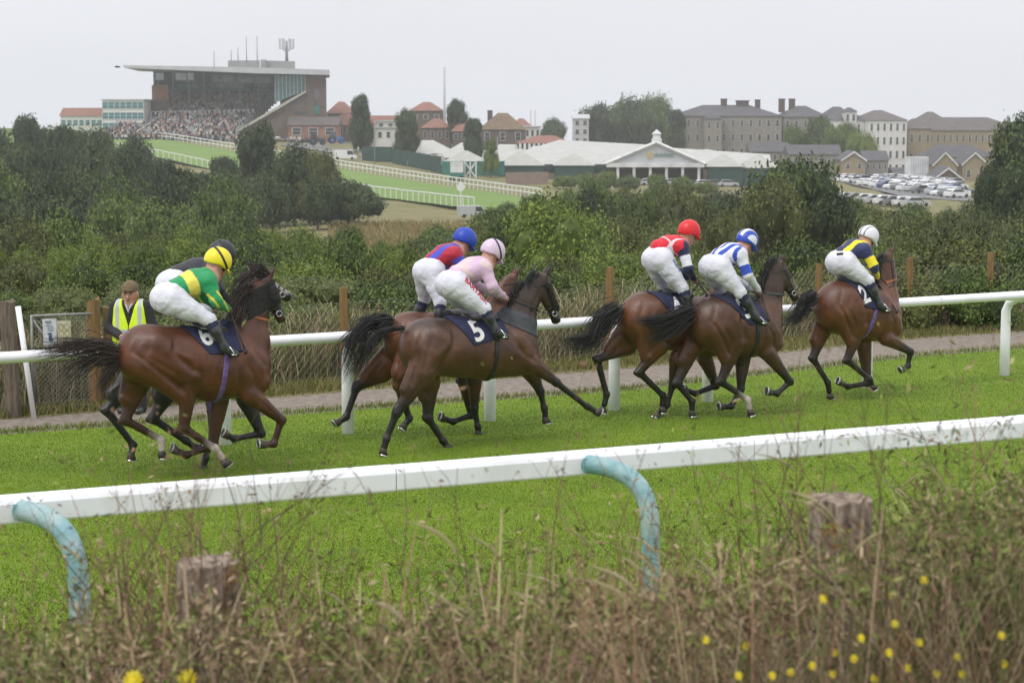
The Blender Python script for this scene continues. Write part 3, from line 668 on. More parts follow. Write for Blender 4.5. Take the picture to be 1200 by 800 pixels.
CHE = (.118, .043, .02)
HORSES = [
 dict(id='A', label='chestnut horse nearest the camera on the left with streaming dark tail', anchor=(235, 560),
  body=[(172, 416, 36), (212, 421, 37), (250, 428, 42), (283, 430, 36)], withers=(270, 383),
  hn=[(222, 440), (216, 502), (252, 525), (266, 545), 1], hf=[(160, 452), (147, 492), (189, 515), (190, 536), 1],
  fn=[(292, 462), (330, 492), (321, 520), (304, 521)], ff=[(256, 470), (250, 522), (219, 533), (202, 526)],
  neck=[(288, 402, 30), (295, 370, 20), (305, 340, 14)], head=[(312, 331), (321, 350), (330, 373)], ear=(317, 318), hood=True, headt=1.3,
  coat=CHE, points=(.03, .012, .008), legdark=.75, topdark=.1, hairkey='dark', hair=(.05, .03, .024),
  tail=[([(136, 412, 0), (110, 404, 0), (80, 408, .02), (40, 414, .03)], 230, .1, .07), ([(138, 418, 0), (115, 418, 0), (95, 428, .02), (68, 452, .03)], 130, .1, .07), ([(140, 424, 0), (130, 432, 0), (122, 446, .0), (115, 462, .0)], 90, .05, .06)],
  mane=[([(306, 322, 0), (296, 318, 0), (284, 328, -.03), (274, 342, -.05)], 80, .07), ([(296, 338, 0), (286, 338, -.03), (277, 350, -.05), (270, 360, -.05)], 90, .08), ([(290, 352, 0), (283, 358, -.06), (278, 368, -.08), (272, 376, -.1)], 80, .07), ([(312, 320, 0), (304, 312, 0), (296, 308, 0)], 40, .05), ([(286, 366, -.02), (280, 376, -.08), (282, 388, -.12)], 50, .06)],
  neckstrap=((284, 367), (313, 375), TAN), noseband=LEATHER, girth=((266, 412), (258, 464)), girthmat=PURPLE,
  cloth=[(217, 380), (247, 416), (286, 412), (280, 372)], saddle=[(232, 384), (262, 388)], number=('6', (245, 396), 20, .5)),
 dict(id='A2', label='grey horse with dark legs galloping just behind the chestnut one', anchor=(238, 546),
  body=[(200, 418, 31), (226, 420, 33), (255, 420, 38), (282, 422, 33)], withers=(268, 386),
  hn=[(205, 448), (179, 490), (218, 516), (232, 526)], hf=[(150, 452), (126, 481), (156, 521), (153, 538)],
  fn=[(252, 470), (250, 508), (241, 536), (237, 552)], ff=[(288, 468), (306, 508), (275, 514), (262, 508)],
  neck=[(280, 395, 26), (287, 360, 18), (291, 335, 13)], head=[(296, 322), (312, 334), (337, 347)], ear=(291, 306), headw=.72,
  coat=(.035, .035, .038), points=(.018, .018, .02), topdark=.1, hairkey='black', hair=(.012, .012, .012),
  tail=[([(150, 402, 0), (140, 420, 0), (136, 440, .0)], 60, .05, .05)], girth=((266, 410), (262, 455)),
  cloth=[(222, 378), (236, 405), (280, 402), (272, 374)], saddle=[(238, 382), (258, 384)], number=('', (0, 0), 1, 0)),
 dict(id='B', label='brown horse wearing the number 5 saddle cloth with black fleece on its cheeks', anchor=(560, 523),
  body=[(500, 407, 34), (535, 407, 34), (568, 409, 35), (602, 411, 31)], withers=(588, 370),
  hn=[(497, 438), (465, 484), (453, 514), (448, 532)], hf=[(503, 448), (502, 490), (519, 516), (526, 526)],
  fn=[(622, 425), (652, 448), (688, 476), (702, 484)], ff=[(622, 436), (633, 458), (638, 478), (640, 495)],
  neck=[(604, 382, 26), (615, 354, 18), (630, 332, 13)], head=[(636, 328), (644, 348), (652, 374)], ear=(641.5, 313), fleece=True,
  coat=(.105, .05, .027), topdark=.6, hairkey='black', hair=(.012, .012, .012), neckstrap=((600, 352), (626, 362), LEATHER), neckpad=((601, 384), (608, 366)),
  tail=[([(473, 385, 0), (458, 386, 0), (440, 391, 0), (430, 404, 0), (433, 422, 0)], 60, .025, .03)],
  mane=[([(626, 320, 0), (620, 328, -.03), (616, 336, -.05)], 60, .03), ([(612, 332, 0), (606, 340, -.03), (603, 350, -.05)], 70, .035), ([(602, 345, 0), (598, 352, -.03), (596, 360, -.05)], 60, .035)],
  girth=((584, 400), (578, 442)), cloth=[(532, 371), (556, 406), (600, 392), (592, 355)], saddle=[(548, 374), (578, 372)], number=('5', (563, 389), 23, .28)),
 dict(id='B2', label='bright bay horse with bushy black tail running beside the number 5 horse', anchor=(530, 509),
  body=[(482, 398, 33), (518, 400, 33), (548, 404, 34), (575, 405, 31)], withers=(565, 366),
  hn=[(470, 438), (474, 474), (480, 490), (471, 502)], hf=[(448, 436), (418, 454), (406, 488), (393, 497)],
  fn=[(556, 436), (556, 478), (560, 499), (561, 511)], ff=[(545, 445), (553, 486), (531, 494), (516, 489)],
  neck=[(575, 378, 24), (588, 352, 16), (597, 334, 12)], head=[(600, 328), (606, 346), (612, 366)], ear=(606, 315),
  coat=(.155, .06, .026), topdark=.15, hairkey='black', hair=(.012, .012, .012),
  tail=[([(455, 376, 0), (430, 380, 0), (412, 400, 0), (399, 440, .02)], 190, .09, .08), ([(455, 380, 0), (440, 392, 0), (425, 415, 0), (408, 448, .02)], 140, .08, .08), ([(456, 374, 0), (440, 372, 0), (422, 380, 0), (410, 395, 0)], 90, .05, .05)],
  girth=((552, 395), (550, 436)), cloth=[(520, 362), (528, 392), (565, 388), (562, 360)], saddle=[(525, 368), (548, 366)], number=('', (0, 0), 1, 0)),
 dict(id='C', label='bay horse ridden by the red capped jockey, its black tail flying out low', anchor=(790, 486),
  body=[(755, 374, 32), (785, 377, 32), (812, 383, 34), (838, 388, 30)], withers=(830, 350),
  hn=[(772, 405), (749, 436), (777, 463), (776, 483)], hf=[(735, 405), (700, 421), (711, 462), (706, 483)],
  fn=[(793, 420), (788, 452), (782, 474), (768, 489)], ff=[(826, 420), (839, 452), (815, 461), (801, 456)],
  neck=[(836, 366, 24), (843, 348, 15), (850, 338, 11)], head=[(853, 336), (858, 352), (864, 370)],
  coat=(.15, .06, .025), topdark=.15, hairkey='black', hair=(.012, .012, .012),
  tail=[([(722, 361, 0), (702, 372, 0), (692, 398, .0), (655, 400, .02)], 210, .06, .08), ([(724, 366, 0), (708, 385, 0), (690, 404, .0), (662, 409, .02)], 130, .045, .08)],
  girth=((812, 376), (808, 418)), cloth=[(770, 342), (784, 368), (815, 366), (812, 336)], saddle=[(784, 344), (806, 346)], number=('4', (797, 360), 18, .3)),
 dict(id='D', label='dark bay horse ridden by the jockey in blue and white stripes', anchor=(862, 488),
  body=[(838, 379, 33), (862, 382, 33), (878, 385, 34), (890, 388, 29)], withers=(888, 348),
  hn=[(862, 402), (845, 447), (876, 468), (880, 486), 1], hf=[(812, 405), (794, 449), (811, 470), (811, 487)],
  fn=[(898, 412), (926, 447), (911, 461), (899, 459)], ff=[(870, 420), (868, 456), (857, 476), (843, 477)],
  neck=[(896, 368, 24), (904, 340, 16), (909, 318, 12)], head=[(914, 312), (923, 328), (932, 348)], ear=(917, 297), blaze=True, fleece=False,
  coat=(.1, .044, .022), topdark=.5, hairkey='black', hair=(.012, .012, .012), noseband=LEATHER, neckstrap=((893, 343), (917, 345), GREYPAD), neckpad=None,
  tail=[([(808, 362, 0), (785, 372, 0), (765, 378, .0), (748, 376, .02)], 200, .05, .08), ([(808, 370, 0), (790, 384, 0), (775, 394, .0), (762, 398, .02)], 140, .06, .08)],
  mane=[([(906, 304, 0), (900, 310, -.03), (897, 320, -.05)], 70, .03), ([(898, 320, 0), (893, 332, -.03), (892, 345, -.05)], 80, .035)],
  girth=((888, 378), (884, 412)), cloth=[(846, 345), (878, 381), (900, 376), (892, 342)], saddle=[(858, 350), (880, 350)], number=('3', (877, 362), 22, .5)),
 dict(id='E', label='leading bay horse far ahead on the right wearing the number 2 cloth', anchor=(1005, 467),
  body=[(984, 360, 32), (1006, 364, 32), (1022, 368, 32), (1032, 372, 27)], withers=(1028, 332),
  hn=[(1006, 384), (993, 422), (1019, 444), (1024, 456)], hf=[(964, 386), (953, 420), (970, 448), (973, 467)],
  fn=[(1038, 396), (1067, 412), (1064, 429), (1056, 434)], ff=[(1012, 405), (1017, 449), (994, 453), (982, 447)],
  neck=[(1034, 350, 22), (1038, 326, 14), (1039, 308, 11)], head=[(1040, 302), (1043, 318), (1045, 340)], ear=(1045, 287),
  coat=(.14, .056, .026), topdark=.2, hairkey='black', hair=(.012, .012, .012), noseband=TAN,
  tail=[([(954, 345, 0), (940, 352, 0), (934, 368, .0), (918, 382, .02)], 150, .05, .07), ([(954, 350, 0), (945, 362, 0), (936, 374, .0), (922, 381, .02)], 90, .035, .06)],
  mane=[([(1034, 300, 0), (1030, 308, -.03), (1028, 318, -.05)], 60, .03), ([(1030, 316, 0), (1027, 326, -.03), (1026, 336, -.05)], 60, .03)],
  girth=((1026, 362), (1014, 400)), girthmat=PURPLE, cloth=[(999, 328), (1013, 360), (1030, 364), (1031, 334)], saddle=[(1004, 332), (1020, 334)], number=('2', (1014, 346), 20, .28)),
]
JOCKEYS = dict(
 A=dict(label='jockey in green and yellow silks with a yellow cap', helmet=(256, 306), face=(268, 314), neck=(246, 325), waist=(210, 338), hip=(197, 350), sho=(245, 330), elb=(253, 352), hand=(268, 363), knee=(245, 374), ankle=(262, 405), toe=(275, 411), silks=silks_green, cap=plain(YEL), strapdir=(.75, .35, .02), whip=[(271, 368, -.15), (288, 412, -.32)], whiplabel='dark whip held by the jockey in green and yellow', far=dict(knee=(238, 375))),
 A2=dict(label='jockey in black jacket and dark cap, half hidden by the green one', helmet=(261, 297), face=(273, 304), neck=(248, 313), waist=(214, 322), hip=(203, 334), sho=(248, 318), elb=(256, 340), hand=(268, 352), knee=(240, 365), ankle=(256, 392), toe=(268, 398), silks=silks_black, cap=plain((.02, .021, .03)), strapdir=(.75, .35, .02)),
 B=dict(label='jockey in pale pink silks and a pink cap', helmet=(578, 295), face=(589, 305), neck=(568, 311), waist=(540, 321), hip=(530, 334), sho=(568, 314), elb=(577, 336), hand=(592, 349), knee=(568, 362), ankle=(580, 385), toe=(592, 391), silks=silks_pink, cap=plain((.66, .52, .66)), strapdir=(.9, .2, .03), far=dict(knee=(552, 362)), legtext=('BARTASK', (556, 340), 6.5, -.86, ('red', (.5, .03, .06)), .95)),
 B2=dict(label='jockey in red and blue silks with a bright blue cap', helmet=(545, 281), face=(556, 290), neck=(534, 294), waist=(512, 305), hip=(503, 319), sho=(534, 298), elb=(546, 322), hand=(560, 338), knee=(516, 354), ankle=(514, 382), toe=(526, 388), silks=silks_redblue, cap=plain((.01, .05, .42)), strap=False, strapdir=(0, 1, 0)),
 C=dict(label='jockey in red silks with navy sleeves and a red cap', helmet=(808, 271), face=(820, 277), neck=(796, 286), waist=(776, 290), hip=(771, 304), sho=(800, 290), elb=(806, 314), hand=(814, 328), knee=(800, 338), ankle=(809, 362), toe=(820, 368), silks=silks_red, cap=plain((.68, .015, .02)), legtext=('ocsico', (791, 310), 5, -.98, ('blue', (.05, .14, .35)), .9), strap=False, strapdir=(0, 1, 0), whip=[(817, 325, -.1), (828, 346, -.25)], whiplabel='thin pale tipped whip held by the jockey in red'),
 D=dict(label='jockey in blue and white striped silks and striped cap', helmet=(876, 282), face=(886, 291), neck=(866, 295), waist=(846, 301), hip=(838, 313), sho=(868, 298), elb=(876, 322), hand=(890, 342), knee=(868, 343), ankle=(884, 369), toe=(895, 376), silks=silks_stripe, cap=cap_stripe, strap=False, strapdir=(0, 1, 0), whip=[(893, 348, -.12), (901, 374, -.3)], whiplabel='thin whip held by the jockey in blue and white'),
 E=dict(label='leading jockey in navy and yellow silks with a white cap', helmet=(1018, 277), face=(1026, 286), neck=(1010, 289), waist=(992, 297), hip=(986, 308), sho=(1014, 293), elb=(1024, 312), hand=(1028, 325), knee=(1018, 329), ankle=(1030, 355), toe=(1040, 361), silks=silks_navy, cap=cap_white, legtext=('-', (984, 296), 14, .05, ('dark', (.04, .03, .03)), 1.6), strap=False, strapdir=(0, 1, 0), whip=[(1030, 334, -.1), (1051, 365, -.3)], whiplabel='long thin whip held by the leading jockey'),
)
def build_riders():
    for h in HORSES:
        horse(h); jockey(JOCKEYS[h['id']], h)
# ------------------------------------------------------------ terrain
_DC = np.array([0, 33, 60, 100, 150, 200, 260, 310, 400, 520, 620, 900, 1500, 20000.])
_PC = np.array([-400, 200, 400, 600, 800, 1000, 1200, 1600.])
_ZC = np.array([[0] * 8, [0] * 8, [-2.8] * 8, [-6.3] * 8, [-9] * 8, [-12, -12, -8.9, -9.5, -11, -11, -11, -11], [-11, -11, -9.8, -9.8, -11, -11, -11, -11],
  [-9, -9.3, -9.5, -9.8, -9.8, -9.8, -9.8, -9.8], [-7, -7.2, -7.5, -9.5, -10.8, -10.6, -10.6, -10.6],
  [-3, -3, -4, -7.5, -11.5, -11.7, -11.8, -11.8], [-2.4, -2.4, -3.4, -6, -10, -12, -12.5, -12.5], [-14] * 8, [-24] * 8, [-60] * 8], float)
def tz(x, D):
    x = np.asarray(x, float); D = np.asarray(D, float); p = np.clip(600 + F_PX * x / np.maximum(D, 1), _PC[0], _PC[-1])
    i = np.clip(np.searchsorted(_DC, D) - 1, 0, len(_DC) - 2); j = np.clip(np.searchsorted(_PC, p) - 1, 0, len(_PC) - 2)
    a = np.clip((D - _DC[i]) / (_DC[i + 1] - _DC[i]), 0, 1); b = np.clip((p - _PC[j]) / (_PC[j + 1] - _PC[j]), 0, 1)
    return (_ZC[i, j] * (1 - b) + _ZC[i, j + 1] * b) * (1 - a) + (_ZC[i + 1, j] * (1 - b) + _ZC[i + 1, j + 1] * b) * a
def hit(px, py, dmin=34.0):
    """where a line of sight meets the hillside"""
    d = ray(px, py); D = dmin
    while D < 1500:
        x = d[0] / d[1] * D; z = CAM_Z + d[2] / d[1] * D
        if z <= tz(x, D): return np.array([x, D, float(tz(x, D))])
        D += .5 if D < 120 else 1.5
    return at(px, py, 800)
def edge(pts):
    """control points of a line on the turf -> function of photo column"""
    x = [p[0] for p in pts]; y = [p[1] for p in pts]
    return lambda q: float(np.interp(q, x, y))
E_TURF = edge([(-700, 560), (-300, 530), (0, 509), (380, 483), (740, 457), (1080, 417), (1200, 408), (1500, 388), (1900, 366)])
E_PATH = edge([(-700, 541), (-300, 512), (0, 492), (380, 461), (740, 431), (1080, 396), (1200, 388), (1500, 370), (1900, 350)])
E_FENCE = edge([(-700, 530), (-300, 506), (0, 487), (110, 478), (403, 448), (714, 422), (958, 396), (1065, 389), (1158, 384), (1500, 364), (1900, 345)])

TURF = mat('turf_soil', (.105, .18, .006), (.15, .225, .01), rough=.95, scale=1.2, detail=6, bump=.4, bscale=60, lo=.35, hi=.65, stretch=(1, 1, 1))
BLADE = mat('turf_blades', (1, 1, 1), (.7, .75, .7), rough=.95, scale=40, attr='dye', spec=.0)
ROUGH = mat('rough_meadow', (.13, .135, .045), (.22, .18, .08), rough=.95, scale=.35, detail=8, bump=.8, bscale=14)
PATHM = mat('stone_dust_path', (.17, .14, .115), (.26, .22, .18), rough=.95, scale=9, detail=9, bump=.7, bscale=60, lo=.4, hi=.6)
SEAM = mat('sea_water', (.25, .3, .34), (.22, .27, .31), rough=.3, scale=.01)
ASPH = mat('car_park_asphalt', (.14, .14, .145), (.19, .19, .19), rough=.9, scale=.3)
COURSE = mat('far_course_grass', (.12, .21, .035), (.16, .24, .05), rough=.95, scale=.05, detail=6, stretch=(1, 3, 1))
MEADOW = mat('dry_meadow_grass', (.33, .25, .13), (.24, .2, .09), rough=.95, scale=.5, detail=7, bump=.8, bscale=5)

def sheet(name, xs, ys, zf, m, kind='structure', smooth=True):
    X, Y = np.meshgrid(xs, ys, indexing='ij'); Z = zf(X, Y); v = np.stack([X, Y, Z], -1).reshape(-1, 3); n = len(ys)
    i, j = np.meshgrid(np.arange(len(xs) - 1), np.arange(n - 1), indexing='ij'); a = (i * n + j).ravel()
    return tag(mobj(name, mesh_data(name, v, np.stack([a, a + n, a + n + 1, a + 1], 1), m, smooth)), kind=kind)
def strip(name, lo, hi, m, z0, p0=-700, p1=1900, n=60, sub=3, kind='structure', jit=0):
    """sheet between two lines on the ground"""
    v = []; f = []
    for i, q in enumerate(np.linspace(p0, p1, n)):
        a = ground(q, lo(q)); b = ground(q, hi(q))
        w = jit * math.sin(i * 2.3) + jit * .6 * math.sin(i * 5.1)
        for k in range(sub + 1):
            t = k / sub; p = a * (1 - t) + b * t; p[1] += w; p[2] = z0; v.append(p)
    for i in range(n - 1):
        for k in range(sub): c = i * (sub + 1) + k; f.append((c, c + sub + 1, c + sub + 2, c + 1))
    return tag(mobj(name, mesh_data(name, v, f, m)), kind=kind)
def build_ground():
    # hillside running from beyond the fence to the coast
    ds = np.concatenate([np.arange(24, 60, 4), np.arange(60, 340, 10), np.arange(340, 700, 15), [720, 800, 900, 1050, 1240]])
    u = np.linspace(-.5, .5, 70); v = []
    for D in ds:
        x = u * D; z = tz(x, np.full_like(x, D)) - .03
        z = z + np.array([mnoise.noise(Vector((a * .05, D * .05, 0))) for a in x]) * min(.5, max(0, D - 40) / 300) - (.05 if D < 40 else 0)
        v += [(a, D, c) for a, c in zip(x, z)]
    n = len(u); i, j = np.meshgrid(np.arange(len(ds) - 1), np.arange(n - 1), indexing='ij'); a = (i * n + j).ravel()
    tag(mobj('terrain', mesh_data('terrain', v, np.stack([a, a + 1, a + n + 1, a + n], 1), ROUGH, True)), kind='structure')
    # turf of the near track, with the mown sward as blades
    lo = lambda q: 1100.0
    g = strip('turf', edge([(-700, 1500), (1900, 1500)]), lambda q: E_TURF(q) , TURF, .0, sub=6)
    strip('path', E_TURF, E_PATH, PATHM, .0, jit=.0, n=120)
    strip('verge', E_PATH, lambda q: E_FENCE(q) - 14, ROUGH, .004, n=120)
    R = np.random.default_rng(3); N = 720000
    D = 13.2 + 22 * R.random(N) ** 1.15; px = R.uniform(-60, 1260, N); x = (px - 600) / F_PX * D
    et = np.interp(px, [-700, -300, 0, 380, 740, 1080, 1200, 1500], [560, 530, 509, 483, 457, 417, 408, 388]) + R.normal(0, 1.6, N)
    k = D < CAM_Z * F_PX / (et - HOR) ; x, D = x[k], D[k]; N = len(x)
    c, s_ = math.cos(HEAD), math.sin(HEAD); uu = x * c + D * s_; ww = -x * s_ + D * c
    nz = np.array([mnoise.noise(Vector((a * .22, b * 1.1, 0))) for a, b in zip(uu[::40], ww[::40])]).repeat(40)[:N]
    n2 = np.array([mnoise.noise(Vector((a * 2.2, b * 3.5, 3))) for a, b in zip(uu[::1], ww[::1])]) if N < 1 else np.sin(uu * 7 + 3 * np.sin(ww * 5)) * .3
    L = (.0125 + .002 * n2 + .004 * nz) * R.uniform(.6, 1.3, N); az = R.uniform(0, 6.28, N); w = R.uniform(.002, .0055, N)
    ln = R.uniform(.1, .7, N); dx, dy = np.cos(az), np.sin(az); b = R.uniform(0, 6.28, N)
    base = np.stack([x, D, np.zeros(N)], 1)
    p0 = base + np.stack([np.cos(b) * w, np.sin(b) * w, 0 * b], 1); p1 = base - np.stack([np.cos(b) * w, np.sin(b) * w, 0 * b], 1)
    tip = base + np.stack([dx * L * ln, dy * L * ln, L], 1)
    v = np.stack([p0, p1, tip], 1).reshape(-1, 3); f = np.arange(3 * N).reshape(-1, 3)
    base_c = np.array([.108, .178, .006]); t = np.clip(.42 + nz * 1.25 + .25 * np.sin(ww * 1.9 + 1.1 * np.sin(uu * .13)) - .018 * np.clip(D - 20, 0, 20) + .25 * n2 + R.normal(0, .08, N), 0, 1)[:, None]
    col = base_c * (1 - t) + np.array([.25, .35, .016]) * t; dry = R.random(N) < .05; col[dry] = (.3, .34, .07)
    tag(mobj('turf_grass', mesh_data('turf_grass', v, f, BLADE, attrs={'dye': col.repeat(3, 0)})), kind='stuff')
    # kicked-up divots behind the field, uneven verge grass
# ------------------------------------------------------------ running rails, fences, gate
PVC = mat('white_rail_plastic', (.86, .86, .92), (.66, .66, .66), rough=.4, scale=3, detail=12, bump=.05, bscale=10, lo=.5, hi=.85)
PVCF = mat('white_far_rail', (.8, .8, .8), rough=.5)
TEAL = mat('faded_teal_paint', (.17, .34, .37), (.33, .44, .44), rough=.5, scale=5, detail=8, bump=.3, bscale=30, lo=.4, hi=.6)
HOLE_SHADE = mat('tube_end', (.04, .03, .03), rough=.8)  # dark disc colour, painted as the shade inside the open tube
WOODG = mat('weathered_grey_wood', (.21, .165, .12), (.10, .08, .06), rough=.9, scale=6, detail=9, bump=.9, bscale=22, stretch=(6, 6, .8))
WOODO = mat('orange_treated_wood', (.26, .15, .05), (.16, .10, .04), rough=.85, scale=5, detail=8, bump=.6, bscale=20, stretch=(5, 5, .8))
WIRE = mat('galvanised_wire', (.34, .33, .31), (.24, .22, .2), rough=.5, metal=.5, scale=30)
GALV = mat('galvanised_gate_tube', (.34, .34, .33), (.24, .24, .23), rough=.55, metal=.3, scale=20)
def rail_line(A, B, n, wob=0): return [A + (B - A) * t + np.array([0, 0, wob * math.sin(t * 19)]) for t in np.linspace(0, 1, n)]
def build_rails():
    A, B = ground(407, 508), ground(1178, 440); u = (B - A) / np.linalg.norm(B - A); n = np.array([u[1], -u[0], 0])   # n points to the camera side
    root = empty('running_rail', A, 0, 'white plastic running rail on the far side of the track beyond the horses', 'rail', 'running rails of the near track')
    z = 1.19; off = n * .42; p = [A + off + u * t + [0, 0, z] for t in np.arange(-14, 30, .75)]
    mb = MB(); mb.tube([q - A for q in p], .073, 14, flat=.85); mb.build('rail', PVC, root, True)
    for px in (-330, -150, -60, 262, 407, 574, 720, 830, 1017, 1178, 1345, 1530):
        # foot on the line A-B at that column
        d = ray(px, 400); t = ((A - [0, 0, 0])[0] * d[1] - A[1] * d[0]) / (u[1] * d[0] - u[0] * d[1]); f = A + u * t
        mb = MB(); q = [f + [0, 0, -.25], f + [0, 0, .55], f + [0, 0, .93], f + n * .06 + [0, 0, 1.04], f + n * .2 + [0, 0, 1.11], f + off * .95 + [0, 0, 1.13]]
        mb.tube([a - A for a in q], [.075, .072, .068, .062, .056, .05], 12, flat=.75); mb.build('post', PVC, root, True)
    # near rail
    zc = 1.2
    def onz(px, py, z): return ground(px, py, z)
    A = onz(0, 598, zc); B = onz(1200, 500, zc); u = (B - A) / np.linalg.norm(B - A); n = np.array([u[1], -u[0], 0]); up = np.array([0, 0, 1.])
    root = empty('running_rail', A * [1, 1, 0], 0, 'thick white rail in the foreground carried on bent teal posts', 'rail', 'running rails of the near track'); O = A * [1, 1, 0]
    # hollow extrusion with rounded upper edge and flat face, in butted lengths
    prof = [(-.05, -.085), (.05, -.085), (.066, -.07), (.07, .045), (.055, .078), (.02, .095), (-.02, .095), (-.055, .078), (-.07, .045), (-.066, -.07)]
    Lg = 2.9; k0 = -6.0
    for k in range(7):
        a = k0 + k * Lg - (.35 if False else 0); b = a + Lg - .006; mb = MB(); ks = .0 if k % 2 else .003
        ring = lambda t: [A + u * t + n * (x * (1 + ks * 8)) + up * (y * (1 + ks * 8)) - O for x, y in prof]
        m = len(prof); v = []; f = []
        for t in np.linspace(a, b, 5): v += ring(t)
        for r in range(4):
            for i in range(m): f.append((r * m + i, r * m + (i + 1) % m, (r + 1) * m + (i + 1) % m, (r + 1) * m + i))
        f += [tuple(range(m))[::-1], tuple(range(4 * m, 5 * m))]; mb.add(v, f); o = mb.build('rail_length', PVC, root)
        bv = o.modifiers.new('b', 'BEVEL'); bv.width = .008; bv.segments = 2; bv.limit_method = 'ANGLE'
    for px, py in ((22, 602), (684, 547), (1200, 503), (-560, 655)):
        d = onz(px, py, zc - .03); t = (d - A) @ u; s0 = A + u * t + n * .03 - up * .0
        n0 = n; n = n * .9 + u * .42
        q = [s0 + n * .0, s0 + n * .2 - up * .005, s0 + n * .38 - up * .04, s0 + n * .5 - up * .12, s0 + n * .57 - up * .26, s0 + n * .59 - up * .44, s0 + n * .59 - up * .9, s0 + n * .59 - up * 1.6]
        # smooth the bend
        Q = [np.array([np.interp(w, np.arange(len(q)), [a[i] for a in q]) for i in range(3)]) for w in np.linspace(0, len(q) - 1, 29)]
        for _ in range(2): Q = [Q[0]] + [(Q[i - 1] + Q[i] * 2 + Q[i + 1]) / 4 for i in range(1, len(Q) - 1)] + [Q[-1]]
        mb = MB(); mb.tube([a - O for a in Q], .068, 16); po = mb.build('post', TEAL, root, True)
        mb = MB(); e = Q[0] - n * .004; mb.tube([e - O, e - n * .006 - O], .055, 14); mb.build('tube_end', HOLE_SHADE, po)
        mb = MB(); mb.box(s0 - up * .0 - n * .02 - O + n * .09, (.16, .012, .1), math.atan2(u[1], u[0])); mb.build('bracket', TEAL, po); n = n0
def chain(A, B, z0, z1, w=.07, r=.0022, wob=None):
    """diamond netting between two posts"""
    mb = MB(); L = np.linalg.norm((B - A)[:2]); u = (B - A) / np.linalg.norm(B - A); H = z1 - z0
    for k in np.arange(-H, L, w):
        for sg in (0, 1):
            a, b = (k, z0), (k + H, z1)
            if a[0] < 0: a = (0, z0 - k)
            if b[0] > L: b = (L, z0 + (L - k))
            if sg: a, b = (L - a[0], a[1]), (L - b[0], b[1])
            mb.tube([A + u * a[0] + [0, 0, a[1]], A + u * b[0] + [0, 0, b[1]]], r, 3, cap=False)
    for z in (z0 + .05, (z0 + z1) / 2, z1): mb.tube([A + [0, 0, z], B + [0, 0, z]], r * 1.2, 3, cap=False)
    return mb
def rough_post(h, r, seed, lean=(0, 0), n=14, top=.02):
    R = np.random.default_rng(seed); v = []; zs = np.linspace(-.4, h, 9)
    for i, z in enumerate(zs):
        for k in range(n):
            t = 6.283 * k / n; rr = r * (1 + .05 * math.sin(3 * t + seed) + R.normal(0, .018)) * (1 - .06 * (i == 8)); v.append((rr * math.cos(t) + lean[0] * z, rr * math.sin(t) + lean[1] * z, z + (R.normal(0, top) if i == 8 else 0)))
    f = [(i * n + k, i * n + (k + 1) % n, (i + 1) * n + (k + 1) % n, (i + 1) * n + k) for i in range(8) for k in range(n)]
    c = len(v); v.append((lean[0] * h, lean[1] * h, h - top)); f += [(8 * n + k, 8 * n + (k + 1) % n, c) for k in range(n)]
    return v, f
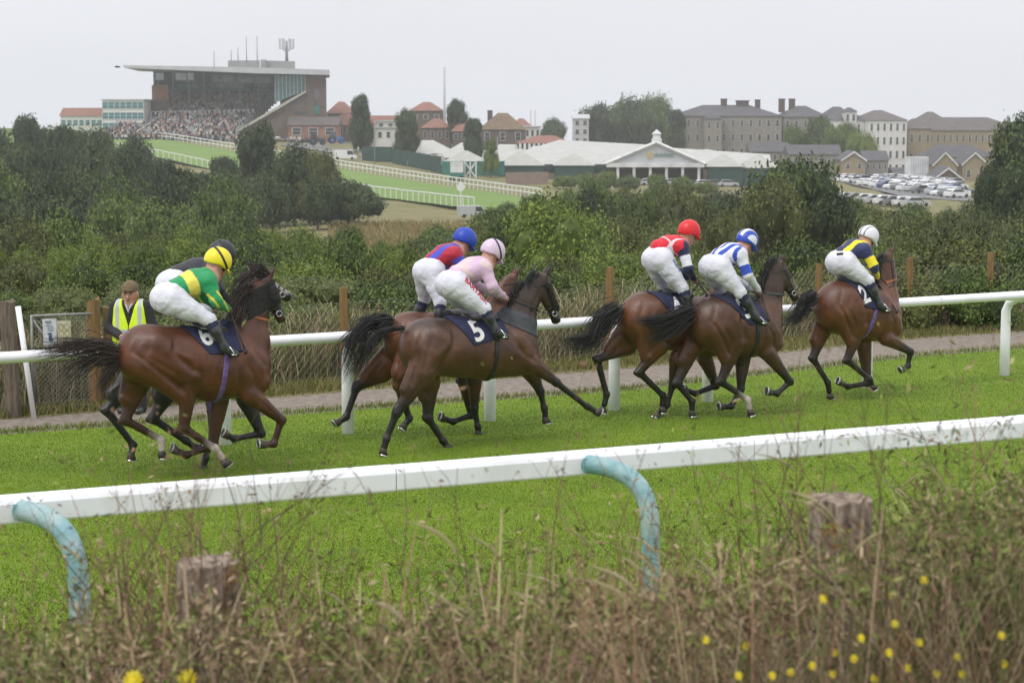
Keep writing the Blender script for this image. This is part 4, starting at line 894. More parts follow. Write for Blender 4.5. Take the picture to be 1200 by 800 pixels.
def build_fence():
    root = empty('wire_fence', ground(110, 478), 0, 'low netting fence on orange wooden posts between the path and the bushes', 'fence'); O = np.array(root.location)
    cols = [128, 403, 560, 714, 868, 958, 1065, 1158, 1262, 1370]; pts = [ground(c, E_FENCE(c)) for c in cols]
    for i, (c, p) in enumerate(zip(cols, pts)):
        h = 1.28 + .05 * math.sin(i * 2.1)
        if c == 714: h = 1.42
        if c in (560, 868): h = 1.1
        v, f = rough_post(h, .058, 20 + i, (.01 * math.sin(i * 3), 0), 10, .006)
        mobj('post', mesh_data('post', np.array(v) + (p - O), f, WOODO if c not in (560, 868) else WOODG, False), root)
    for a, b in zip(pts[:-1], pts[1:]):
        mb = chain(a - O, b - O, .04, 1.12, .12, .001); mb.build('netting', WIRE, root)
    # gate with two notices
    g0, g1 = ground(40, 484), ground(113, 479); rz = math.atan2(g1[1] - g0[1], g1[0] - g0[0]); W = np.linalg.norm(g1 - g0)
    gt = empty('gate', g0, rz, 'grey tubular gate filled with netting, two notices tied to it', 'gate')
    H = 1.22; mb = MB()
    mb.tube([(0, 0, .06), (0, 0, H), (W, 0, H), (W, 0, .06), (0, 0, .06)], .024, 8); mb.build('gate_frame', GALV, gt, True)
    mb = MB(); mb.tube([(0, 0, H * .98), (W * .42, 0, H * .55)], .016, 6); mb.build('brace', GALV, gt, True)
    chain(np.array([0, .01, 0.]), np.array([W, .01, 0.]), .08, H, .06, .0022).build('netting', WIRE, gt)
    PAP = mat('notice_paper', (.68, .7, .74), (.6, .62, .68), rough=.6, scale=20); INK = mat('notice_ink', (.06, .08, .16), rough=.7); INY = mat('notice_yellow_ink', (.5, .42, .12), rough=.7)
    def paper(x0, x1, z0, z1, tilt, marks, m2, ink):
        mb = MB(); v = []
        for i in range(5):
            for j in range(5):
                a = i / 4; b = j / 4; v.append((x0 + (x1 - x0) * a + tilt * b, -.035 - .012 * math.sin(a * 5 + b * 3), z0 + (z1 - z0) * b))
        for w in v[:]: mb.v.append(w)
        mb.v += [(a, b + .003, c) for a, b, c in v]
        for off in (0, 25):
            for i in range(4):
                for j in range(4): q = (off + i * 5 + j, off + i * 5 + 5 + j, off + i * 5 + 6 + j, off + i * 5 + 1 + j); mb.f.append(q if off == 0 else q[::-1]); mb.m.append(0)
        po = mb.build('notice', m2, gt); mk = MB()
        for (a, b, w, h) in marks:
            zc = z0 + (z1 - z0) * b; xc = x0 + (x1 - x0) * a + tilt * b; mk.box((xc, -.035 - .012 * math.sin(a * 5 + b * 3) - .008, zc), (w * (x1 - x0), .002, h * (z1 - z0)))
        mk.build('print', ink, po)
    s = W / 73.0
    paper((52 - 40) * s, (68 - 40) * s, (484 - 408) * s, (484 - 376) * s, -.01, [(.5, .9, .6, .03), (.5, .84, .45, .02), (.5, .74, .7, .018), (.5, .66, .7, .018), (.5, .58, .6, .018), (.52, .3, .22, .22), (.5, .46, .3, .05), (.62, .24, .2, .1)], PAP, INK)
    ring = []
    for cx in (.28, .72):
        for cz in (.2, .48, .76):
            for t in np.linspace(0, 6.28, 14): ring.append((cx + .2 * math.cos(t), cz + .12 * math.sin(t), .07, .03))
    paper((69 - 40) * s, (85 - 40) * s, (484 - 407) * s, (484 - 379) * s, -.015, ring, mat('notice_paper_cream', (.66, .64, .5), rough=.7), INY)
    # timber posts either side, leaning white pole
    p = ground(16, 489); v, f = rough_post(1.45, .1, 3, (-.03, 0), 8, .02); tag(mobj('wooden_gatepost', mesh_data('wooden_gatepost', v, f, WOODG), loc=p), 'broad grey timber gatepost left of the gate, beside a white pole', 'post')
    p = ground(4, 487); v, f = rough_post(1.0, .05, 5, (.22, 0), 6, .02); tag(mobj('timber_strut', mesh_data('timber_strut', v, f, WOODG), loc=p), 'sloping grey timber strut at the left edge of the picture', 'strut')
    p = ground(110, 480) + [0, .12, 0]; v, f = rough_post(1.38, .085, 4, (0, 0), 10, .02); tag(mobj('wooden_gatepost', mesh_data('wooden_gatepost', v, f, WOODO), loc=p), 'round orange lichened gatepost between the gate and the steward', 'post')
    a, b = ground(40, 491), None; top = at(21, 359, a[1] - .05); mb = MB(); mb.tube([a - a, top - a], [.032, .036], 10); tag(mb.build('white_pole', PVC, None, True, loc=a), 'thin white pole leaning against the grey gatepost', 'pole')
    p = ground(84, 470); me = blob((.42, .3, .33), 5, .08); tag(mobj('boulder', me, loc=p + [0, .6, .0]), 'rounded grey boulder lying behind the netted gate', 'boulder'); me.materials.append(mat('grey_stone', (.2, .2, .19), (.13, .13, .12), rough=.9, scale=6, bump=.6))
def blob(s, seed, amp):
    bm = bmesh.new(); bmesh.ops.create_icosphere(bm, subdivisions=3, radius=1)
    for v in bm.verts:
        v.co *= 1 + amp * 2 * mnoise.noise(v.co * 1.6 + Vector((seed, 0, 0))); v.co = Vector((v.co.x * s[0], v.co.y * s[1], v.co.z * s[2]))
    me = bpy.data.meshes.new('boulder'); bm.to_mesh(me); bm.free(); me.polygons.foreach_set('use_smooth', [True] * len(me.polygons)); return me
# ------------------------------------------------------------ the steward at the gate
def build_steward():
    f = ground(156, 483); rz = math.radians(-8); root = empty('person', f, rz, 'steward in flat cap and yellow hi-vis waistcoat watching from the gate', 'person')
    k = .98; A = lambda x, y, z: np.array([x * k, y * k, z * k]); hz = lambda z: z
    B = Body(); hc = A(0, -.02, 1.53); B.ball(hc, .1, .95, .02); B.cap(hc + [0, -.03, -.07], hc + [0, -.04, -.1], .062, .05, k=.03); B.cap(hc + [0, -.1, -.01], hc + [0, -.118, -.045], .011, .017, k=.012)
    B.cap(hc + [-.024, -.1, -.088], hc + [.024, -.1, -.088], .007, .007, k=.008, ta=.8)
    for s in (-1, 1):
        B.cap(hc + [.095 * s, 0, -.02], hc + [.098 * s, .01, -.055], .018, .012, k=.008); B.ball(hc + [.035 * s, -.086, .004], .012, 1, .008, t=1)
        B.cap(hc + [.015 * s, -.1, .022], hc + [.055 * s, -.088, .022], .008, .007, k=.01, ta=.6)
        B.cap(A(.2 * s, 0, 1.35), A(.27 * s, .0, 1.08), .05, .04, k=.03); B.cap(A(.27 * s, .0, 1.08), A(.07 * s, -.22, 1.0), .04, .028, k=.02)
        h = A(.05 * s, -.24, .985); B.ball(h, .036, 1, .015)
        for i in range(4): B.cap(h + [0, -.01, .022 - .016 * i], h + [-.055 * s, -.03, .02 - .016 * i], .0105, .009, k=.006)
        B.cap(h + [.01 * s, 0, .03], h + [-.03 * s, -.02, .045], .012, .01, k=.006)
        B.cap(A(.09 * s, 0, .9), A(.1 * s, 0, .48), .09, .06, k=.03); B.cap(A(.1 * s, 0, .48), A(.1 * s, .02, .08), .06, .045, k=.02); B.cap(A(.1 * s, .02, .05), A(.11 * s, -.15, .03), .045, .035, k=.02)
    B.cap(hc + [0, .01, -.07], A(0, .02, 1.36), .055, .06, k=.03); B.cap(A(0, 0, 1.33), A(0, 0, .92), .12, .13, lat=.8, k=.05)
    p, q, (T, W) = skin(B, .009); col = mixc(np.ones((1, 3)), np.array([[.12, .08, .08]]), np.clip(T, 0, 1)); mobj('body', mesh_data('body', p, q, SKIN, True, attrs={'dye': col}), root)
    J = Body(); 
    for x in (-.13, 0, .13): J.cap(A(x, 0, 1.34), A(x * .9, 0, .78), .1, .12, lat=.95, k=.06)
    for s in (-1, 1): J.cap(A(.19 * s, 0, 1.36), A(.285 * s, .0, 1.08), .085, .072, k=.04); J.cap(A(.285 * s, .0, 1.08), A(.08 * s, -.21, 1.0), .068, .05, k=.03)
    J.cap(A(0, .03, 1.42), A(0, .02, 1.36), .075, .1, k=.03)
    JK = mat('black_jacket', (.014, .014, .016), (.022, .022, .024), rough=.8, scale=9, bump=.7, bscale=8); p, q, _ = skin(J, .011); mobj('jacket', mesh_data('jacket', p, q, JK, True), root)
    sh = MB(); sh.tube([A(-.04, -.085, 1.4), A(0, -.12, 1.31), A(.04, -.085, 1.4)], .014, 6); sh.build('shirt_collar', mat('white_shirt', (.7, .7, .75), rough=.7), root)
    S = Body()
    for x in (-.13, 0, .13): S.cap(A(x, 0, 1.34), A(x * .9, 0, .78), .1, .12, lat=.95, k=.06)
    V0 = 1.05 * k
    def vest(V, X, Y, Z):
        neckv = np.abs(X) - (.006 + np.clip(Z - 1.12 * k, 0, 1) * .3); r = np.maximum(V, np.where(Y < .02, -neckv * .8, V)); r = np.maximum(r, np.abs(X) - .225); return np.maximum(r, .82 * k - Z)
    VM = mat('hi_vis_vest', (1, 1, 1), (.92, .92, .92), rough=.6, scale=6, attr='dye', bump=.4, bscale=9); p, q, _ = skin(S, .009, .016, vest)
    c = np.tile(np.array((.72, .95, .02)), (len(p), 1)); band = ((p[:, 2] > 1.02 * k) & (p[:, 2] < 1.075 * k)) | ((np.abs(np.abs(p[:, 0]) - .145) < .024) & (p[:, 2] > 1.05 * k)); c[band] = (.5, .52, .54)
    mobj('hi_vis_vest', mesh_data('hi_vis_vest', p, q, VM, True, attrs={'dye': c}), root)
    C = Body(); C.cap(hc + [0, .02, .06], hc + [0, -.04, .052], .102, .098, k=.02); C.cap(hc + [-.04, -.11, .035], hc + [.04, -.11, .035], .03, .03, k=.02)
    def cc(V, X, Y, Z): return np.maximum(V, hc[2] + .028 - Z)
    TW = mat('tweed_cap', (.2, .14, .075), (.11, .08, .045), rough=.9, scale=40, bump=.4); p, q, _ = skin(C, .009, 0, cc); mobj('flat_cap', mesh_data('flat_cap', p, q, TW, True), root)
    G = Body(); 
    for s in (-1, 1): G.cap(A(.09 * s, 0, .92), A(.1 * s, 0, .48), .105, .085, k=.04); G.cap(A(.1 * s, 0, .48), A(.1 * s, .02, .06), .082, .075, k=.03)
    p, q, _ = skin(G, .013); mobj('trousers', mesh_data('trousers', p, q, mat('dark_trousers', (.03, .03, .035), rough=.85, scale=8), True), root)
    for s in (-1, 1):
        G = Body(); G.cap(A(.1 * s, .04, .05), A(.11 * s, -.15, .035), .055, .045, k=.02); p, q, _ = skin(G, .011); mobj('shoe', mesh_data('shoe', p, q, BOOTM, True), root)
# ------------------------------------------------------------ vegetation
def leaf_mat(name, c1, c2, c3, scale=1.2):
    m = bpy.data.materials.new(name); m.use_nodes = True; N = m.node_tree.nodes; L = m.node_tree.links; b = N['Principled BSDF']
    b.inputs['Roughness'].default_value = .6; b.inputs['Specular IOR Level'].default_value = .3
    a = N.new('ShaderNodeAttribute'); a.attribute_name = 'leaf'; oi = N.new('ShaderNodeObjectInfo'); tc = N.new('ShaderNodeTexCoord')
    nz = N.new('ShaderNodeTexNoise'); nz.inputs['Scale'].default_value = scale; nz.inputs['Detail'].default_value = 4; L.new(tc.outputs['Object'], nz.inputs[0])
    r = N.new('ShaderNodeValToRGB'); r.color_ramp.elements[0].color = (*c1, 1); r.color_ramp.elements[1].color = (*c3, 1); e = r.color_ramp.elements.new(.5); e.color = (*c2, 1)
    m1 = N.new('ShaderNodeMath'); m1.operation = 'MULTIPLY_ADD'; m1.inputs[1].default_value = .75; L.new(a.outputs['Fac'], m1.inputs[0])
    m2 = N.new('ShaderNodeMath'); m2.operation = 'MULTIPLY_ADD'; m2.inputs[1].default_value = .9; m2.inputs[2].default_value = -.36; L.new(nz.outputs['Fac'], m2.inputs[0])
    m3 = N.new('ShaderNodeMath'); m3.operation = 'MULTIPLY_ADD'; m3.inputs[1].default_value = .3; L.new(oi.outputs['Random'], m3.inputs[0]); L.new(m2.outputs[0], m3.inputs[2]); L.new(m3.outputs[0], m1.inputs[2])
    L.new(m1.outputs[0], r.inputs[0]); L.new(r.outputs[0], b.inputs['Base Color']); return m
BARK = mat('bark', (.10, .08, .06), (.05, .04, .03), rough=.95, scale=9, bump=.7)
LM = dict(
 dark=leaf_mat('dark_foliage', (.009, .015, .006), (.027, .046, .012), (.09, .13, .034)),
 mid=leaf_mat('mid_foliage', (.014, .024, .005), (.055, .092, .014), (.16, .22, .038)),
 light=leaf_mat('light_foliage', (.022, .04, .005), (.085, .13, .014), (.2, .26, .04)),
 grey=leaf_mat('grey_green_foliage', (.026, .034, .01), (.08, .104, .027), (.18, .205, .065)),
 olive=leaf_mat('olive_foliage', (.02, .028, .006), (.066, .08, .016), (.16, .175, .042)))
def crown_data(seed, n, leaf, lobes=12, conic=0.0, key='c', squash=.9, gap=0.0):
    R = np.random.default_rng(seed); C = []; V = []; Fq = []; A = []; b = 0
    for i in range(int(lobes * 1.6)):                                   # lobes over a dome, plus a few low ones
        th = R.uniform(0, 6.283); ph = R.uniform(-.35, 1.0); rr = R.uniform(.45, .72); h = .5 + .34 * math.sin(ph * 1.45)
        w = rr * math.cos(max(ph, 0) * 1.3) * (1 - conic * max(0, h - .3)); C.append((w * math.cos(th), w * math.sin(th), h, R.uniform(.17, .36) * (1 - conic * .4 * h)))
    C.append((0, 0, .5, .5)); C.append((0, 0, .74, .3 if not conic else .2)); C = np.array(C)
    if conic: C = np.concatenate([C, [[R.normal(0, .05), R.normal(0, .05), z, .26 - .2 * (z - .7)] for z in (.8, .9, .98)]])
    wt = C[:, 3] ** 2; wt /= wt.sum(); li = R.choice(len(C), n, p=wt)
    d = R.normal(0, 1, (n, 3)); d[:, 2] = np.where(R.random(n) < .6, np.abs(d[:, 2]), d[:, 2]); d /= np.linalg.norm(d, axis=1)[:, None]
    bump = 1 + .24 * np.sin(d[:, 0] * 9 + li * 3) * np.sin(d[:, 1] * 8 + li) * np.sin(d[:, 2] * 9 + li * 2)
    rad = C[li, 3] * bump * R.uniform(.74, 1.1, n); p = C[li, :3] + d * rad[:, None] * [1, 1, squash]
    keep = p[:, 2] > -.02
    for c in C:                                              # drop leaves buried deep in other lobes
        q = (p - c[:3]) / [1, 1, squash]; keep &= np.linalg.norm(q, axis=1) > c[3] * .6
    p, d, m = p[keep], d[keep], int(keep.sum())
    nn = d + R.normal(0, .55, (m, 3)) + [0, 0, .35]; nn /= np.linalg.norm(nn, axis=1)[:, None]
    t = np.cross(nn, R.normal(0, 1, (m, 3))); t /= np.linalg.norm(t, axis=1)[:, None]; s = np.cross(nn, t)
    sz = leaf * R.uniform(.55, 1.35, m)[:, None]
    v = np.stack([p - t * sz, p + s * sz * .55 + nn * sz * .12, p + t * sz, p - s * sz * .55 + nn * sz * .12], 1).reshape(-1, 3); f = np.arange(4 * m).reshape(-1, 4)
    at_ = np.clip(R.random(m) * .6 + .45 * (np.linalg.norm((p - C[li][keep][:, :3]) / C[li][keep][:, 3:4], axis=1) - .75) / .3 + .12 * np.sin(li[keep] * 2.7), 0, 1).repeat(4)  # outer leaves lighter, inner ones darker: highlight and depth shade painted into colour
    ico = bmesh.new(); bmesh.ops.create_icosphere(ico, subdivisions=2, radius=1); iv = np.array([x.co for x in ico.verts]); fi = np.array([[x.index for x in g.verts] for g in ico.faces]); ico.free()
    VV = [v]; FF = [tuple(q) for q in f]; AA = [at_]; b = len(v)
    for c in C:                                              # inner core of each lobe, coloured darkest to paint shade between leaves
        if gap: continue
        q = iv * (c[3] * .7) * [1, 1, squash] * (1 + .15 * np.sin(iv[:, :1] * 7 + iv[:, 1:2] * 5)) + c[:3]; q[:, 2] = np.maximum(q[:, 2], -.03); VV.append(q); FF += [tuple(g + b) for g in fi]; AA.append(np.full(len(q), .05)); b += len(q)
    return np.concatenate(VV), FF, np.concatenate(AA)
CROWNS = {}
def crown_mesh(kind, var):
    k = (kind, var)
    if k in CROWNS: return CROWNS[k]
    spec = dict(dark=(6500, .034, 15, 0), mid=(9000, .026, 14, 0), light=(11000, .021, 16, 0), grey=(12000, .02, 18, 0), olive=(10000, .024, 15, 0), conic=(6000, .03, 12, .9))[kind]
    g = ('crown', kind, var)
    v, f, a = crown_data(hash(kind) % 97 * 0 + {'dark': 100, 'mid': 200, 'light': 300, 'grey': 400, 'olive': 500, 'conic': 600}[kind] + var, spec[0], spec[1], spec[2], spec[3])
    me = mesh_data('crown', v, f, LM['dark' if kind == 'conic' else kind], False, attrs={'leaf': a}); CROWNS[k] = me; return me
def trunk_data(seed):
    R = np.random.default_rng(seed); mb = MB(); mb.tube([(0, 0, -.12), (.01, .0, .15), (R.normal(0, .02), 0, .4), (R.normal(0, .04), R.normal(0, .03), .62)], [.06, .045, .035, .02], 8)
    for i in range(6):
        t = R.uniform(0, 6.28); mb.tube([(0, 0, R.uniform(.15, .4)), (.22 * math.cos(t), .22 * math.sin(t), R.uniform(.42, .6)), (.45 * math.cos(t), .45 * math.sin(t), R.uniform(.6, .8))], [.025, .016, .006], 5)
    return mb.data('trunk', BARK, True)
TR = {}
TREE_N = [0]
def tree(px, top, D, hw, kind, label, group=None, name='tree', cat='tree', base=None, depth=None, R=random):
    """crown whose top shows at photo row `top`, half width `hw` photo pixels, at distance D"""
    x = (px - 600) / F_PX * D; z = float(tz(x, D)) if base is None else base; zt = at(px, top, D)[2]; h = zt - z
    if h < .35: return None
    w = hw / F_PX * D; TREE_N[0] += 1; var = TREE_N[0] % (4 if kind != 'conic' else 2)
    r = empty(name, (x, D, z - .05), R.uniform(0, 6.28), label, cat, group)
    hc_ = h / .98; dp = depth or w
    if h > 2.3 * w:                                          # tall tree: a rounded head over wider lower growth
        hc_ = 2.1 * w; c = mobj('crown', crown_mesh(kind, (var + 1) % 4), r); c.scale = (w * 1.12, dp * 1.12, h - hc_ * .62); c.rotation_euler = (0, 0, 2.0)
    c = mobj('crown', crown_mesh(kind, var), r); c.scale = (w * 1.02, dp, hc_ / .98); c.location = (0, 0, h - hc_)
    if var not in TR: TR[var] = trunk_data(var)
    t = mobj('trunk', TR[var], r); t.scale = (w * .8, w * .8, h)
    return r
def prof(pts): return lambda q: float(np.interp(q, [p[0] for p in pts], [p[1] for p in pts]))
ORD = 'first second third fourth fifth sixth seventh eighth ninth tenth eleventh twelfth thirteenth fourteenth fifteenth sixteenth seventeenth eighteenth nineteenth twentieth twenty-first twenty-second twenty-third twenty-fourth twenty-fifth twenty-sixth twenty-seventh twenty-eighth'.split()
def build_vegetation():
    R = random.Random(5)
    def row(D, p, x0, x1, hw, kinds, label, group, jit=6, dj=.08, name='shrub', cat='shrub', step=1.15):
        q = x0; cnt = 0
        while q < x1:
            d = D * (1 + R.uniform(-dj, dj)); w = hw * R.uniform(.75, 1.3)
            t = tree(q, p(q) + R.uniform(-jit, jit), d, w, R.choice(kinds), label + ', %s from the left' % ORD[min(cnt, 27)], group, name, cat, R=R, depth=w / F_PX * d * .9); q += w * step; cnt += t is not None
    far_l = prof([(-80, 150), (0, 147), (50, 141), (90, 155), (130, 170), (165, 170), (190, 190), (250, 206), (290, 196), (330, 190), (380, 192), (420, 212), (448, 226)])
    row(300, far_l, -60, 300, 36, ['dark', 'dark', 'mid'], 'dark tree in the wood below the grandstand', 'trees of the left wood', 5, .05, 'tree', 'tree')
    row(250, prof([(-80, 172), (0, 168), (80, 172), (160, 182), (200, 200), (280, 214), (330, 205), (400, 214), (440, 222)]), -60, 430, 40, ['dark', 'dark', 'mid'], 'dark tree in the middle of the left wood', 'trees in the middle of the left wood', 7, .05, 'tree', 'tree')
    row(200, prof([(-80, 200), (0, 195), (80, 200), (160, 208), (260, 224), (350, 228), (440, 236)]), -60, 250, 48, ['dark', 'mid', 'dark'], 'dark tree on the near edge of the left wood', 'trees on the near edge of the left wood', 7, .05, 'tree', 'tree')
    row(155, prof([(-80, 230), (0, 228), (90, 236), (200, 240), (300, 246), (330, 270)]), -60, 260, 52, ['dark', 'dark', 'mid'], 'dark bushy tree between the wood and the hedge', 'trees between the wood and the hedge', 8, .05, 'tree', 'tree')
    tree(308, 153, 262, 36, 'dark', 'tall dark pointed tree rising before the far course on the left')
    tree(345, 176, 258, 36, 'dark', 'dark rounded tree right of the pointed one, before the far course')
    tree(376, 184, 256, 30, 'olive', 'thin light topped tree at the right end of the left wood'); tree(262, 186, 300, 22, 'dark', 'dark tree where the far rails go behind the left wood')
    row(245, prof([(380, 212), (448, 218)]), 372, 436, 34, ['dark'], 'low black green hedge tree ending at the dry meadow', 'hedge trees by the dry meadow', 3, .02, 'tree', 'tree')
    tree(262, 222, 165, 48, 'mid', 'broad round tree above the pale hedge, left of the dry meadow')
    tree(70, 262, 95, 60, 'mid', 'rounded mid green bush at the left between wood and hedge', name='bush', cat='bush')
    tree(20, 268, 88, 55, 'olive', 'olive bush at the far left edge under the wood', name='bush', cat='bush')
    row(120, prof([(-80, 288), (150, 280), (250, 272), (400, 276), (470, 292), (560, 288)]), -60, 480, 34, ['light', 'mid', 'light', 'olive'], 'pale green shrub in the band below the left wood', 'pale shrubs below the left wood', 5)
    row(85, prof([(-80, 300), (60, 296), (160, 288), (300, 284), (420, 286), (470, 298), (560, 296), (640, 280)]), -60, 620, 46, ['light', 'mid', 'light'], 'light green shrub halfway down the slope', 'light shrubs on the slope', 6)
    row(60, prof([(-80, 318), (60, 314), (160, 305), (300, 306), (450, 312), (560, 312), (700, 300), (900, 300), (1250, 292)]), -60, 1260, 60, ['light', 'mid', 'olive', 'mid'], 'leafy shrub a little way behind the netting fence', 'shrubs behind the fence', 8)
    # right of the meadow
    row(230, prof([(480, 262), (540, 258), (600, 240), (640, 232), (700, 222), (780, 226), (850, 235), (1000, 242), (1140, 246)]), 590, 1150, 30, ['mid', 'mid', 'olive', 'dark'], 'mid green tree below the garden centre', 'trees below the garden centre', 5, .06, 'tree', 'tree')
    row(160, prof([(480, 272), (560, 262), (640, 245), (700, 236), (800, 232), (860, 240), (1000, 252), (1160, 258)]), 520, 1180, 44, ['mid', 'dark', 'olive', 'mid'], 'green tree in the thicket in the middle distance', 'trees of the middle thicket', 7, .06, 'tree', 'tree')
    row(110, prof([(470, 290), (540, 280), (640, 262), (760, 262), (860, 262), (1000, 262), (1160, 262)]), 500, 1240, 52, ['mid', 'olive', 'grey', 'mid'], 'bush in the thicket behind the jockeys', 'bushes of the thicket behind the jockeys', 8, .06, 'bush', 'bush')
    tree(655, 244, 78, 88, 'light', 'large pale green rounded bush behind the pink capped jockey', name='bush', cat='bush', depth=2.6)
    tree(590, 268, 80, 46, 'mid', 'green bush left of the large pale one', name='bush', cat='bush')
    tree(930, 196, 118, 72, 'dark', 'big spreading dark tree behind the blue and white jockey'); tree(905, 222, 112, 52, 'olive', 'lower dark tree against the big spreading one'); tree(975, 232, 112, 40, 'dark', 'dark tree under the right side of the big spreading one')
    tree(1200, 146, 150, 50, 'dark', 'tall dark tree cut by the right edge of the picture'); tree(1166, 198, 146, 30, 'dark', 'dark bush at the foot of the tall tree on the right'); tree(1240, 138, 150, 60, 'dark', 'dark tree just beyond the right edge')
    tree(1040, 258, 95, 60, 'grey', 'grey green bush right of the leading jockey', name='bush', cat='bush'); tree(1130, 256, 92, 62, 'grey', 'grey green bush near the right edge under the tall tree', name='bush', cat='bush'); tree(1200, 262, 85, 60, 'grey', 'grey green bush at the right edge', name='bush', cat='bush')
    tree(752, 300, 66, 50, 'light', 'light bush behind the red capped jockey', name='bush', cat='bush')
    row(45, prof([(-80, 345), (150, 338), (300, 330), (500, 340), (640, 326), (760, 322), (900, 318), (1060, 296), (1250, 290)]), -60, 1260, 70, ['mid', 'light', 'grey', 'olive'], 'bramble clump growing just behind the netting', 'brambles just behind the netting', 9)
    row(38, prof([(-80, 372), (150, 362), (300, 362), (500, 358), (760, 350), (900, 340), (1060, 322), (1250, 312)]), -60, 1260, 64, ['grey', 'mid', 'mid', 'olive'], 'low bramble pressed against the netting fence', 'low brambles along the netting', 10)
    # trees among the distant buildings
    for a in [(425, 114, 470, 15, 'dark', 'tall dark tree beside the grandstand annexe'), (478, 131, 470, 17, 'dark', 'round dark tree in front of the hipped roof house'), (535, 120, 520, 16, 'dark', 'dark pine by the tall mast'), (556, 140, 460, 14, 'dark', 'dark tree left of the steep roofed house'),
              (700, 128, 600, 30, 'dark', 'left dark tree of the clump by the grey hospital'), (733, 121, 600, 40, 'dark', 'middle dark tree of the clump by the grey hospital'), (765, 120, 610, 36, 'mid', 'right tree of the clump by the grey hospital'), (790, 130, 560, 14, 'dark', 'small dark tree against the hospital wall'),
              (960, 141, 520, 24, 'mid', 'round tree before the grey hospital'), (985, 148, 510, 24, 'light', 'light green tree before the white block'), (1010, 156, 500, 24, 'light', 'pale tree beside the white block'), (930, 150, 520, 18, 'mid', 'left tree before the grey hospital'),
              (575, 164, 420, 10, 'light', 'small light bush by the marquees'), (648, 134 + 8, 640, 20, 'dark', 'low dark trees beyond the red brick colonnade')]:
        tree(*a[:5], a[5])
    for i, (q, y) in enumerate(((660, 206), (684, 204), (712, 202), (735, 206), (770, 205), (800, 208), (826, 214))):
        tree(q, y, 380 - i * 4, 17, ['light', 'mid'][i % 2], 'clipped bush in front of the garden centre, %s from the left' % ORD[i], 'bushes in front of the garden centre', 'bush', 'bush')
# ------------------------------------------------------------ tall dry grass along the fence, meadow tufts, foreground weeds
DRY = mat('dry_stems', (1, 1, 1), (.75, .75, .75), rough=.8, scale=12, attr='dye', spec=.2)
def ribbons(base, H, lean, w, col, name, R, seg=4, kind='stuff', head=0, parent=None):
    """curved tapering grass stems; base (n,3)"""
    n = len(base); az = R.uniform(0, 6.283, n); d = np.stack([np.cos(az), np.sin(az), 0 * az], 1); ts = np.linspace(0, 1, seg + 1)
    a2 = R.uniform(0, 3.14, n); s = np.stack([np.cos(a2), np.sin(a2) * .5, 0 * a2], 1); V = []
    for t in ts:
        c = base + np.stack([0 * H, 0 * H, H * t * (1 - .18 * lean * t)], 1) + d * (lean * H * t ** 2)[:, None]; ww = (w * (1 - .8 * t))[:, None]
        if head: ww = np.where(t > .8, w[:, None] * head * (1.15 - t) * 3, ww)
        V += [c - s * ww, c + s * ww]
    V = np.stack(V, 1); k = 2 * (seg + 1); v = V.reshape(-1, 3); o = (np.arange(n) * k)[:, None]
    f = np.concatenate([o + np.array([2 * i, 2 * i + 1, 2 * i + 3, 2 * i + 2]) for i in range(seg)])
    return tag(mobj(name, mesh_data(name, v, f, DRY, attrs={'dye': col.repeat(k, 0)}), parent), kind=kind)
